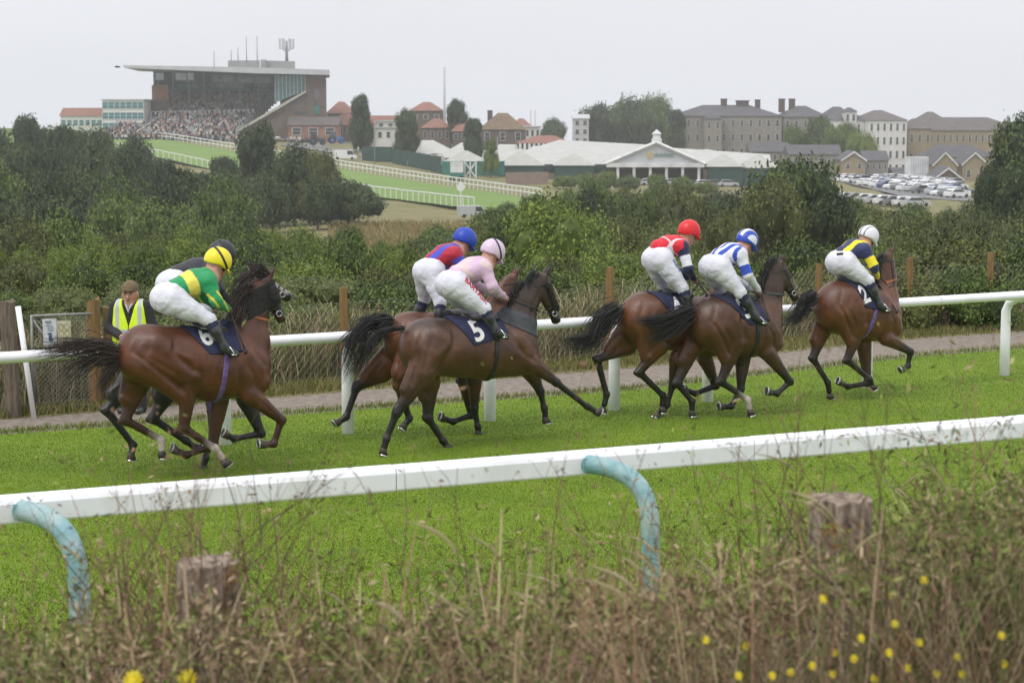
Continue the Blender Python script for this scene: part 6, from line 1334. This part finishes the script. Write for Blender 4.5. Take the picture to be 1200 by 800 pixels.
    tag(mobj('crowd', mesh_data('crowd', V, Fc, DRY, attrs={'dye': np.array(Cc)})), kind='stuff')
    hut = house('brick_annexe', 'low brick annexe with sloping brown roof against the grandstand end wall', 'building', 338, 396, 161, 147, 137, 550, 9, BRICKO, SLATEB, 'gable', 1, 3, (.5, .55))
    house('glazed_pavilion', 'white flat roofed pavilion with teal glazed upper floor left of the grandstand', 'building', 120, 168, 154, 117.5, 116.5, 552, 14, RENDW, CONC, 'flat', 3, 7, (.94, .6), gm=GLASST)
    house('stable_block', 'long low block with orange tiled roof at the far left of the stand', 'building', 71, 120, 152, 136, 126.5, 556, 10, RENDW, ROOFR, 'gable', 1, 7, (.7, .4), gm=GLASST)
    # telecom mast on the roof and aerials
    x, d = X(330), 578; t = empty('telecom_mast', (x, d, Z(72, d)), 0, 'telecom mast with upright antenna panels standing on the grandstand roof', 'mast'); mb = MB(); hh = Z(48, d) - Z(72, d); mb.tube([(0, 0, 0), (0, 0, hh)], [.45, .3], 8); mb.build('pole', STEELG, t, True)
    for i in range(6): a = i / 6 * 6.283; mb = MB(); mb.tube([(0, 0, hh * .45), (1.6 * math.cos(a), 1.6 * math.sin(a), hh * .62)], .12, 5); mb.box((1.9 * math.cos(a), 1.9 * math.sin(a), hh * .85), (.5, .5, 2.9)); mb.build('antenna', CONC, t)
    for i, (q, y1, y0) in enumerate(((289, 43, 72), (301.5, 42, 72), (271, 58, 71), (279, 56, 71), (251, 60, 80))): poles('aerial', ['tallest aerial on the roof, left of the mast', 'thin aerial just left of the telecom mast', 'short aerial at the left of the roof plant room', 'short aerial above the plant room', 'thin aerial standing alone left of the plant room'][i], 'aerial', q, y0, y1, 575, .13, STEELG, 'aerials on the grandstand roof', True)
def ridge_tent(name, label, x0, x1, y0, y1, yt, D, dep, m, group=None, legs=True):
    """pitched tent or glasshouse bay: eave to y0, base y1, apex yt"""
    return house(name, label, 'marquee', x0, x1, y1, y0, yt, D, dep, m, m, 'hip', 0, 0, group=group, inset=None, over=.2)
def build_town():
    H = house
    H('red_roofed_house', 'house with red hipped roof just right of the grandstand', 'house', 383, 413, 150, 133, 119, 600, 12, BRICKB, ROOFR, 'hip', 1, 2)
    H('red_roofed_lodge', 'low red roofed lodge in front of the red hipped house', 'house', 384, 424, 160, 147, 133.5, 575, 10, BRICKB, ROOFR, 'hip', 1, 4)
    H('long_red_roof', 'long low red roofed range between tree and marquees', 'house', 432, 463, 155, 150, 135.5, 560, 10, BRICKO, ROOFR, 'gable', 1, 3)
    H('hipped_house', 'two storey brown house with red hipped roof left of the mast', 'house', 480, 518, 158, 130, 119.5, 545, 12, BRICKB, ROOFR, 'hip', 2, 3, (.4, .35))
    H('front_villa', 'single storey wing with red hipped roof in front of the mast', 'house', 494, 528, 166, 150, 139, 520, 10, BRICKB, ROOFR, 'hip', 1, 4, (.4, .5)); H('front_villa_wing', 'small red hipped bungalow right of the mast', 'house', 530, 556, 166, 154, 141, 515, 10, BRICKD, ROOFR, 'hip', 1, 3)
    H('steep_house', 'house with steep mossy brown hipped roof and chimney', 'house', 562, 616, 168, 152, 132.5, 500, 13, BRICKD, ROOFB, 'hip', 1, 3, (.3, .6), chim=[(574, 6, 130)]); H('side_house', 'small red roofed house behind the steep brown roof', 'house', 600, 622, 162, 148, 139, 530, 10, BRICKD, ROOFR, 'hip', 1, 2)
    H('white_cabin', 'white cabin above the red brick colonnade', 'building', 615, 633, 163, 149, 148, 520, 8, RENDW, CONC, 'flat', 1, 3)
    col = H('brick_colonnade', 'long low red tiled building with white piers', 'building', 607, 672, 176, 168, 159, 480, 10, BRICKD, ROOFR, 'hip', 0, 0)
    for i in range(12): mb = MB(); W = 65 / F_PX * 480; mb.box((-W / 2 + W * (i + .5) / 12, -.25, 3.2), (.55, .4, 6.0)); mb.build('pier', WFRAME, col)
    H('grey_tower', 'narrow pale grey block beside the tree clump', 'building', 672, 690, 170, 139, 134, 590, 10, CONC, CONC, 'gable', 3, 2)
    poles('tall_mast', 'tall slim telecom mast behind the red hipped roofs', 'mast', 521, 142, 79, 530, .38, CONC); poles('chimney_stack', 'distant pole rising above the dark tree clump', 'pole', 729, 130, 108, 640, .5, STEELG)
    for i, q in enumerate((622, 627)): poles('flag_pole', ['left of the two thin poles above the red colonnade', 'right of the two thin poles above the red colonnade'][i], 'pole', q, 150, 129, 560, .12, STEELG, 'thin poles above the colonnade')
    # hospital blocks
    H('hospital_block', 'long grey flint hospital block with slate roof and chimneys', 'building', 792, 916, 186, 136, 123, 560, 18, FLINT, SLATE, 'hip', 3, 12, (.3, .42), chim=[(852, 7, 116), (874, 14, 118), (892, 6, 117)])
    H('hospital_wing', 'grey hospital wing with three chimneys right of the long block', 'building', 918, 970, 186, 137, 124, 565, 18, FLINT, SLATE, 'hip', 3, 5, (.3, .42), chim=[(913 + 8, 7, 116), (933, 7, 116)])
    b = H('hospital_bay', 'projecting grey bay in the middle of the long hospital block', 'building', 826, 846, 186, 139, 134, 555, 5, FLINT, SLATE, 'hip', 3, 2, (.3, .42))
    H('linking_block', 'slate roofed link between grey wing and white block', 'building', 966, 1004, 180, 139, 125, 580, 16, FLINT, SLATE, 'hip', 2, 4)
    H('white_block', 'tall white rendered block with rows of narrow windows', 'building', 1018, 1063, 205, 141, 129, 540, 30, RENDW, SLATEB, 'hip', 4, 6, (.32, .5)); H('white_block_wing', 'lower white rendered wing behind the pale trees', 'building', 972, 1018, 200, 141, 130, 546, 16, RENDW, SLATE, 'hip', 3, 6, (.3, .5))
    H('roof_lantern', 'small white dormer tower on the slate roofs', 'building', 990, 1004, 145, 131, 126, 545, 6, RENDW, SLATE, 'hip', 1, 2)
    H('stock_brick_range', 'long yellow brick range with brown slate roof on the right', 'building', 1066, 1200, 190, 153, 137.5, 560, 18, YBRICK, SLATEB, 'hip', 2, 18, (.35, .45)); H('stock_brick_pavilion', 'yellow brick pavilion between white block and long brick range', 'building', 1064, 1092, 195, 151, 139, 545, 14, YBRICK, SLATEB, 'hip', 2, 3, (.35, .4))
    H('distant_roof', 'brown roof seen above the yellow brick range', 'building', 1080, 1110, 160, 142, 131, 600, 14, YBRICK, SLATEB, 'hip', 0, 0)
    for i, a in enumerate([(880, 925, 190, 178, 167, 500, 'gable', 'slate roofed cottage range below the grey hospital'), (925, 985, 196, 181, 170, 485, 'gable', 'long dark slate range behind the coach'), (987, 1014, 202, 188, 178, 470, 'front', 'cottage gable facing the car park near the coach'), (1014, 1041, 202, 188, 177, 475, 'gable', 'slate roofed cottage left of the white block foot'),
        (1083, 1163, 200, 184, 170, 520, 'hip', 'wide slate roof below the yellow brick range'), (1094, 1121, 220, 194, 179, 470, 'front', 'brick gable right of the white container'), (1128, 1157, 214, 193, 179, 472, 'front', 'right hand brick gable before the yellow range'), (1094, 1128, 226, 211, 197, 440, 'front', 'lowest brick gable at the edge of the car park'), (1048, 1075, 212, 203, 197, 480, 'gable', 'low wall-like shed right of the white block')]):
        H('cottage', a[7], 'house', *a[:6], 10, [FLINT, FLINT, YBRICK, FLINT, YBRICK, YBRICK, YBRICK, BRICKB, FLINT][i], SLATE, a[6], 1, 2 if a[6] == 'front' else 4, (.3, .4))
    mb = MB(); D = 455; W = 23 / F_PX * D; x = at(1077, 205, D); z = float(tz(x[0], D)); hh = at(1077, 184, D)[2] - z; t = empty('white_container', (x[0], D, z), .2, 'big white ribbed container by the brick gables', 'container'); mb.box((0, 1.5, hh / 2), (W, 3, hh)); mb.build('box', WFRAME, t)
    for i in range(8): mb = MB(); mb.box((-W / 2 + W * (i + .5) / 8, -.06, hh / 2), (.12, .1, hh * .94)); mb.build('rib', CONC, t)
    # garden centre
    g = H('garden_centre', 'low white roofed garden centre with columned portico and cupola', 'building', 700, 905, 218, 193, 177, 436, 40, BRICKB, TENT, 'hip', 0, 0, inset=12); O = np.array(g.location); D = 430
    def PX(px, py, d): p = at(px, py, d); return p - O
    rl = MB(); rl.add([PX(560, 193, 432), PX(716, 193, 432), PX(768, 170, 455), PX(655, 164, 462)], [(0, 1, 2, 3)]); rl.add([PX(716, 193, 432), PX(905, 197, 432), PX(902, 181, 455), PX(768, 172, 455)], [(0, 1, 2, 3)]); rl.build('long_roof', TENT, g)
    pd = MB(); tri = [PX(712, 191, 424), PX(824, 191, 424), PX(769, 168, 424)]; pd.add(tri + [t + [0, 10, 0] for t in tri], [(0, 1, 2), (5, 4, 3), (0, 3, 4, 1), (1, 4, 5, 2), (2, 5, 3, 0)]); po = pd.build('pediment', mat('pediment_board', (.5, .52, .55), (.46, .48, .51), rough=.7, scale=.5), g)
    tm = MB()
    for a, b in ((PX(710, 192, 423.6), PX(769, 167, 423.6)), (PX(769, 167, 423.6), PX(826, 192, 423.6))): tm.tube([a, b], .38, 4)
    tm.box((PX(711, 193.5, 424) + PX(825, 193.5, 424)) / 2, (114 / F_PX * 424, 1.2, .9)); tm.build('trim', WFRAME, g)
    for q in (724, 743, 762, 781, 800, 819): c = PX(q, 195, 424); bz = float(tz(c[0] + O[0], 424)) - O[2]; mb = MB(); mb.box((c[0], c[1], (c[2] + bz) / 2), (.55, .55, c[2] - bz)); mb.box((c[0], c[1], c[2] - .15), (.85, .85, .3)); mb.build('column', WFRAME, g)
    mb = MB(); c = PX(769.5, 168, 428); hh = PX(769.5, 157, 428)[2] - c[2]; mb.box(c + [0, 0, hh * .25], (2.0, 2.0, hh * .5)); mb.box(c + [0, 0, hh * .75], (1.5, 1.5, hh * .5)); mb.add([c + [-1, -1, hh], c + [1, -1, hh], c + [1, 1, hh], c + [-1, 1, hh], c + [0, 0, hh * 1.5]], [(0, 1, 4), (1, 2, 4), (2, 3, 4), (3, 0, 4)]); mb.build('cupola', WFRAME, g)
    cu = bpy.data.curves.new('lettering', 'FONT'); cu.body = 'dobbies'; cu.size = 2.1; cu.extrude = .05; cu.align_x = 'LEFT'; tmp = bpy.data.objects.new('t', cu); link(tmp); dg = bpy.context.evaluated_depsgraph_get(); me = bpy.data.meshes.new_from_object(tmp.evaluated_get(dg)); bpy.data.objects.remove(tmp)
    W0 = max(v.co.x for v in me.vertices); k = (22.5 / F_PX * 424) / W0; me.materials.clear(); me.materials.append(mat('sign_green', (.12, .26, .2), rough=.6)); c = PX(766.5, 183.5, 423.8)
    o = mobj('lettering', me, po, c); o.rotation_euler = (math.pi / 2, 0, 0); o.scale = (k, k, 1)
    mb = MB(); c = PX(761.5, 181.5, 423.7)
    for i in range(10): a = i * .628; mb.add([c, c + [math.cos(a - .2) * .7, 0, math.sin(a - .2) * .7], c + [math.cos(a) * .85, 0, math.sin(a) * .85], c + [math.cos(a + .2) * .7, 0, math.sin(a + .2) * .7]], [(0, 1, 2, 3)])
    mb.build('flower_emblem', mat('sign_yellow', (.62, .5, .2), rough=.6), po)
    for a in ((622, 712, 203, 214), (824, 884, 199, 216)): mb = MB(); p = PX(a[0], a[3], 428); q = PX(a[1], a[3], 428); hh = PX(a[0], a[2], 428)[2] - p[2]; mb.box(((p[0] + q[0]) / 2, p[1], p[2] + hh / 2 - 1), (q[0] - p[0], .5, hh + 2)); mb.build('yard_wall', mat('pinkish_brick_wall', (.30, .22, .19), (.24, .18, .15), rough=.9, scale=.8), g)
    for a in ((596, 712), (822, 920)): mb = MB(); p = PX(a[0], 194.5, 430); q = PX(a[1], 194.5, 430); mb.box(((p[0] + q[0]) / 2, p[1], p[2]), (q[0] - p[0], .5, .7)); mb.box(((p[0] + q[0]) / 2, p[1] + 1.2, p[2] - 1.2), (q[0] - p[0], .3, 2)); mb.build('fascia', DGREEN, g)
    for i, (q, w, y0, yt, lab) in enumerate(((545, 60, 193, 177, 'leftmost'), (610, 54, 194, 178, 'second'), (673, 46, 194, 181, 'third'), (851, 42, 195.5, 182, 'fourth'), (893, 44, 197, 182, 'rightmost'))):
        H('glasshouse_bay', lab + ' of the five pale pyramid roofed glasshouse bays', 'greenhouse', q - w / 2, q + w / 2, 206, y0, yt, 426, 12, DGREEN, GHOUSE, 'hip', 0, 0, group='pyramid roofed glasshouse bays', inset=w / 2 / F_PX * 426)
    # marquees and their screens
    H('event_building', 'white flat roofed temporary building behind the marquees', 'building', 431, 479, 166, 150, 149, 470, 14, RENDW, TENT, 'flat', 1, 5, (.4, .4)); H('event_building_upper', 'white upper cabin on the temporary buildings', 'building', 441, 463, 152, 142.5, 141.5, 474, 8, RENDW, TENT, 'flat', 1, 2)
    for i, (a, b, y1, y0, yt, D) in enumerate(((420, 482, 184, 174, 163, 478), (468, 530, 190, 180, 165, 474), (512, 580, 196, 185, 168, 470), (550, 640, 198, 188, 170, 472), (600, 665, 200, 190, 172, 466), (636, 716, 192, 189, 168, 474))):
        H('marquee', ['white marquee at the left end beside the dark green screen', 'second white marquee behind the barrel vaults', 'white marquee above the parked green lorry', 'broad white marquee right of the lorry', 'white marquee beside the pinkish wall', 'large pale marquee roof left of the portico'][i], 'marquee', a, b, y1, y0, yt, D, 22, TENT, TENT, 'hip', 0, 0)
    for i, q in enumerate((484, 498, 512)):
        D = 441; p = at(q, 188 + i, D); w = 7 / F_PX * D; mb = MB(); n = 10; f = [(w * math.cos(t), -0.0, max(0, math.sin(t)) * w * 1.9) for t in np.linspace(0, math.pi, n)]; bk = [(x, 20, z) for x, y, z in f]; mb.add(f + bk, [(j, j + 1, n + j + 1, n + j) for j in range(n - 1)] + [tuple(range(n))]); t = mb.build('barrel_tent', GHOUSE, None, False, (p[0], D, p[2] - 1)); tag(t, ['left', 'middle', 'right'][i] + ' of the three barrel vaulted tents', 'tent', 'barrel vaulted tents')
    def screen(name, label, pts, h, m, n):
        a0 = hit(*pts[0]); r = empty(name, a0, 0, label, 'fence'); P_ = []
        for i in range(len(pts) - 1):
            A, B = hit(*pts[i]), hit(*pts[i + 1]); k = max(1, int(n * np.linalg.norm(B - A) / 40))
            for j in range(k): P_.append((A + (B - A) * j / k, A + (B - A) * (j + 1) / k))
        for a, b in P_:
            c = (a + b) / 2; mb = MB(); mb.box(c - a0 + [0, 0, h / 2], (np.linalg.norm((b - a)[:2]) * .98, .12, h), math.atan2(b[1] - a[1], b[0] - a[0])); mb.build('panel', m, r)
    screen('screen_fence', 'long dark green mesh screen below the marquees', [(424, 188), (460, 192), (517, 203)], 3.3, DGREEN, 8); screen('teal_hoarding', 'bright teal hoarding right of the green screen', [(517, 203.5), (592, 208)], 2.9, TEALP, 5); screen('brick_wall', 'pinkish brick wall between teal hoarding and bushes', [(592, 216), (643, 217)], 2.4, mat('pinkish_brick_wall', (.30, .22, .19), rough=.9), 4)
def car_data(col, kind='car'):
    k = (col, kind)
    if k in WM: return WM[k]
    C_ = dict(white=(.75, .75, .76), silver=(.45, .46, .48), black=(.02, .02, .022), blue=(.05, .09, .22), red=(.4, .03, .03), grey=(.16, .165, .17))[col]
    bm_ = mat('car_paint_' + col, C_, C_, rough=.25, spec=.6, coat=.4); ty = mat('tyre', (.02, .02, .02), rough=.9)
    mb = MB(); L, W, H = (4.3, 1.75, 1.45) if kind == 'car' else (5.2, 2.0, 2.1)
    if kind == 'car': side = [(-L / 2, .3), (L / 2, .3), (L / 2, .7), (L * .42, .86), (L * .22, .92), (L * .1, H), (-L * .26, H), (-L * .42, .98), (-L / 2, .85)]
    else: side = [(-L / 2, .3), (L / 2, .3), (L / 2, .9), (L * .42, 1.1), (L * .3, H), (-L / 2, H)]
    mb.prism(side, (0, -W / 2, 0), (1, 0, 0), (0, 1, 0), (0, 0, 1), W, 0)
    if kind == 'car': gl = [(L * .2, .95), (L * .09, H - .08), (-L * .25, H - .08), (-L * .38, .98)]
    else: gl = [(L * .4, 1.12), (L * .29, H - .15), (L * .1, H - .15), (L * .1, 1.12)]
    for s in (-1, 1): mb.prism(gl, (0, s * W / 2 * 1.004 - .01, 0), (1, 0, 0), (0, 1, 0), (0, 0, 1), .02, 1)
    if kind == 'car': mb.add([(L * .225, -W * .42, .95), (L * .225, W * .42, .95), (L * .108, W * .4, H - .05), (L * .108, -W * .4, H - .05)], [(0, 1, 2, 3)], 1); mb.add([(-L * .43, -W * .42, 1.0), (-L * .43, W * .42, 1.0), (-L * .268, W * .4, H - .05), (-L * .268, -W * .4, H - .05)], [(3, 2, 1, 0)], 1)
    for x in (-L * .3, L * .3):
        for s in (-1, 1): mb.tube([(x, s * W * .43, .32), (x, s * W * .51, .32)], .32, 10, 2)
    WM[k] = mb.data('car', [bm_, GLASSD, ty]); return WM[k]
def build_far_course():
    # the far course: bright turf between the rails, laid on the hillside
    up = edge([(-60, 150), (60, 152), (130, 158), (200, 166), (260, 176), (400, 200), (500, 216), (640, 237), (760, 252)]); lo = edge([(-60, 166), (60, 170), (130, 176), (185, 186), (270, 205), (400, 226), (450, 234), (540, 245), (640, 256), (760, 268)])
    v = []; f = []; n = 90; m = 10
    for i, q in enumerate(np.linspace(-60, 700, n)):
        for j in range(m): h = hit(q, up(q) + (lo(q) - up(q)) * j / (m - 1), 150); v.append(h + [0, 0, .25])
    for i in range(n - 1):
        for j in range(m - 1): c = i * m + j; f.append((c, c + 1, c + m + 1, c + m))
    tag(mobj('far_course_turf', mesh_data('far_course_turf', v, f, COURSE, True)), kind='structure')
    def frail(label, fn, x0, x1, step, h, r0, dbl):
        p0 = hit(x0, fn(x0), 150); r = empty('course_rail', p0, 0, label, 'rail', 'white rails of the far course'); pts = []; q = x0
        while q < x1: pts.append(hit(q, fn(q), 150) - p0 + [0, 0, .3]); q += step
        for z in ([h] if not dbl else [h, h * .5]): mb = MB(); mb.tube([p + [0, 0, z] for p in pts], r0, 5); mb.build('rail', PVCF, r)
        if 'post' + str(h) not in WM: mb = MB(); mb.box((0, 0, h / 2), (.14, .14, h)); WM['post' + str(h)] = mb.data('post', PVCF)
        for p in pts: mobj('post', WM['post' + str(h)], r, p)
    frail('upper white rail curving round the far course below the stand', up, 60, 640, 5.0, 1.6, .11, True); frail('lower white rail of the far course above the dry meadow', lo, 120, 560, 6.5, 1.5, .1, False)
    v = []; f = []; xs = np.linspace(395, 560, 24); tp = edge([(395, 268), (450, 259), (560, 262)])
    ap = [(325, 159), (425, 167), (430, 178), (395, 182), (330, 172)]
    tag(mobj('paved_apron', mesh_data('paved_apron', [hit(*q, 300) + [0, 0, .35] for q in ap], [tuple(range(5))], ASPH)), kind='structure')
    R = random.Random(12)
    # car park
    v = [hit(q, y, 300) + [0, 0, .2] for q, y in ((915, 198), (985, 196), (1045, 205), (1135, 222), (1140, 238), (1060, 232), (985, 214), (920, 206))]; tag(mobj('car_park', mesh_data('car_park', v, [tuple(range(8))], ASPH)), kind='structure')
    names = ['white', 'silver', 'white', 'silver', 'white', 'black', 'blue', 'white', 'grey', 'silver', 'white']
    for j in range(8):
        for i in range(19):
            t = i / 18; q = 972 + t * (1118 - 972) + j * 2.2 - 4 * (j % 2) + R.uniform(-1, 1); y = 197.5 + t * 21 + j * 2.3 + R.uniform(-.4, .4)
            if R.random() < .08 or q > 1126: continue
            p = hit(q, y, 300); c = names[R.randrange(11)]; o = mobj('parked_car', car_data(c), None, p + [0, 0, .22], .5 + R.uniform(-.06, .06) + (math.pi if R.random() < .4 else 0)); tag(o, '%s car, %s from the left in the %s row of the packed car park' % (c, ORD[i], ['farthest', 'second farthest', 'third', 'fourth', 'fifth', 'sixth', 'second nearest', 'nearest'][j]), 'car', 'cars in the packed car park')
    for i in range(9): q = 985 + i * 11; p = hit(q, 236 + i * .9, 250); c = ['white', 'silver', 'black', 'white', 'silver', 'white', 'grey', 'white', 'silver'][i]; tag(mobj('parked_car', car_data(c), None, p + [0, 0, .05], .15 + R.uniform(-.1, .1)), '%s car, %s in the nearer line below the car park' % (c, ORD[i]), 'car', 'cars in the nearer line')
    for i in range(10):
        q = 735 + i * 13 + R.uniform(-2, 2); p = hit(q, 218 + (i > 5) * 1.5, 330); c = names[i]; tag(mobj('parked_car', car_data(c), None, p + [0, 0, .05], .1 + R.uniform(-.2, .2)), '%s car, %s from the left outside the garden centre portico' % (c, ORD[i]), 'car', 'cars outside the garden centre')
    def van(q, y, lab, rz, col='white', kind='van', name='van', sc=1.0): p = hit(q, y, 200); o = mobj(name, car_data(col, kind), None, p + [0, 0, .3], rz); o.scale = (sc,) * 3; tag(o, lab, 'van'); return o
    van(404, 189, 'white van parked above the far rail beside the green screen', .1); van(389, 187, 'white car partly behind trees left of the parked van', .2, 'white', 'car'); van(553, 258, 'pale van half hidden by bushes below the far rails', .2, 'silver', 'van', sc=.72)
    # coach, lorry, tractors
    p = hit(957, 204, 300); r = empty('coach', p, -.35, 'white coach with dark windows parked above the rows of cars', 'coach'); mb = MB(); L, H = 10.5, 3.4; mb.box((0, 0, H / 2 + .4), (L, 2.5, H)); mb.build('body', car_paint(), r)
    for i in range(6): mb = MB(); mb.box((-L / 2 + L * (i + .5) / 6, -1.27, H * .68), (L / 6.6, .05, 1.1)); mb.build('window', GLASSD, r)
    mb = MB(); mb.box((L / 2 + .02, 0, H * .62), (.05, 2.2, 1.5)); mb.build('windscreen', GLASSD, r)
    for x in (-3, 3.2):
        for s in (-1, 1): mb = MB(); mb.tube([(x, s * 1.1, .5), (x, s * 1.3, .5)], .5, 10); mb.build('wheel', mat('tyre', (.02,) * 3), r)
    p = hit(543, 212, 250); r = empty('horsebox_lorry', p, .05, 'green and white starting gate lorry parked before the teal hoarding', 'lorry'); s = 31 / F_PX * p[1]; mb = MB(); mb.box((-s * .25, 0, 2.6), (s * .48, 2.4, 2.0)); mb.build('white_body', WFRAME, r); mb = MB(); mb.box((-s * .25, 0, 1.0), (s * .5, 2.3, 1.1)); mb.build('green_base', TEALP, r)
    mb = MB(); 
    for a, b in (((s * .05, 0, .3), (s * .05, 0, 3.8)), ((s * .48, 0, .3), (s * .48, 0, 3.8)), ((s * .05, 0, 3.8), (s * .48, 0, 3.8)), ((s * .05, 0, .5), (s * .48, 0, 3.6)), ((s * .48, 0, .5), (s * .05, 0, 3.6)), ((s * .26, 0, .3), (s * .26, 0, 3.8))): mb.tube([a, b], .15, 4)
    mb.build('gate_frame', WFRAME, r); mb = MB(); mb.box((s * .26, .6, 2.2), (s * .3, .2, 2.6)); mb.build('green_panel', TEALP, r)
    for x in (-s * .42, -s * .1):
        for sd in (-1, 1): mb = MB(); mb.tube([(x, sd * 1.0, .5), (x, sd * 1.3, .5)], .5, 10); mb.build('wheel', mat('tyre', (.02,) * 3), r)
    for (q, y, c, lab) in ((371, 172, (.03, .06, .09), 'dark tractor on the paved apron beside the stand'), (393, 170, (.04, .16, .42), 'blue tractor on the paved apron beside the stand')):
        p = hit(q, y, 300); r = empty('tractor', p + [0, 0, .3], .2, lab, 'tractor', 'tractors on the apron'); cm = mat('tractor_' + ('blue' if c[2] > .2 else 'dark'), c, c, rough=.4)
        mb = MB(); mb.box((1.0, 0, 1.3), (2.1, 1.0, .9)); mb.build('bonnet', cm, r); mb = MB(); mb.box((-.7, 0, 2.0), (1.6, 1.5, 1.7), taper=.85); mb.box((-.7, 0, 2.92), (1.5, 1.5, .15)); mb.build('cab', GLASSD, r)
        for x, rr in ((-.9, .95), (1.5, .6)):
            for sd in (-1, 1): mb = MB(); mb.tube([(x, sd * .75, rr), (x, sd * 1.15, rr)], rr, 14); w = mb.build('wheel', mat('tyre', (.02,) * 3), r); mb = MB(); mb.tube([(x, sd * 1.16, rr), (x, sd * 1.18, rr)], rr * .5, 10); mb.build('rim', cm, w)
    p = hit(540, 244, 200); r = empty('furlong_marker', p, 0, 'white disc marker on a post beside the lower far rail', 'marker'); mb = MB(); mb.tube([(0, 0, 0), (0, 0, 2.6)], .1, 6); mb.build('post', PVCF, r); mb = MB(); mb.tube([(0, -.05, 3.0), (0, .05, 3.0)], .6, 14); mb.build('disc', PVCF, r)
    # lamp posts near the course
    for i, (q, y0, y1) in enumerate(((439, 188, 142), (385 + 39, 206, 180), (663 - 80, 206, 160))): o = poles('lamp_post', ['tall lamp post by the left marquees', 'short white post beside the far upper rail', 'thin pole in front of the broad marquee'][i], 'lamp post', q, y0, y1, 425, .1, STEELG)
def car_paint(): return mat('car_paint_white', (.75, .75, .76), (.75, .75, .76), rough=.25, spec=.6, coat=.4)
def build_bird():
    mb = MB(); mb.tube([(-.25, 0, 0), (0, 0, .03), (.28, 0, 0)], [.03, .09, .02], 6)
    for s in (-1, 1): mb.add([(-.05, 0, .04), (.12, 0, .04), (.05, s * .35, .16), (-.12, s * .62, .08)], [(0, 1, 2, 3)])
    tag(mb.build('bird', mat('bird_feathers', (.03, .03, .035), rough=.8), None, True, at(138, 79, 190), .6), 'small dark bird in flight left of the grandstand', 'bird')
def build_haze():
    m = bpy.data.materials.new('haze_air'); m.use_nodes = True; nt = m.node_tree; nt.nodes.clear(); o = nt.nodes.new('ShaderNodeOutputMaterial'); v = nt.nodes.new('ShaderNodeVolumePrincipled')
    v.inputs['Color'].default_value = (.94, .96, 1, 1); v.inputs['Density'].default_value = HAZE; v.inputs['Anisotropy'].default_value = .6; nt.links.new(v.outputs[0], o.inputs['Volume'])
    mb = MB(); mb.box((0, 620, -2), (1400, 1300, 72)); h = mb.build('haze', m); tag(h, kind='stuff')
HAZE = .00032
import time as _time
for _f in (build_ground, build_rails, build_fence, build_steward, build_riders, build_vegetation, build_grandstand, build_town, build_far_course, build_bird, build_grasses, build_foreground, build_haze):
    _t = _time.time(); _f(); print('TIME', _f.__name__, round(_time.time() - _t, 1))
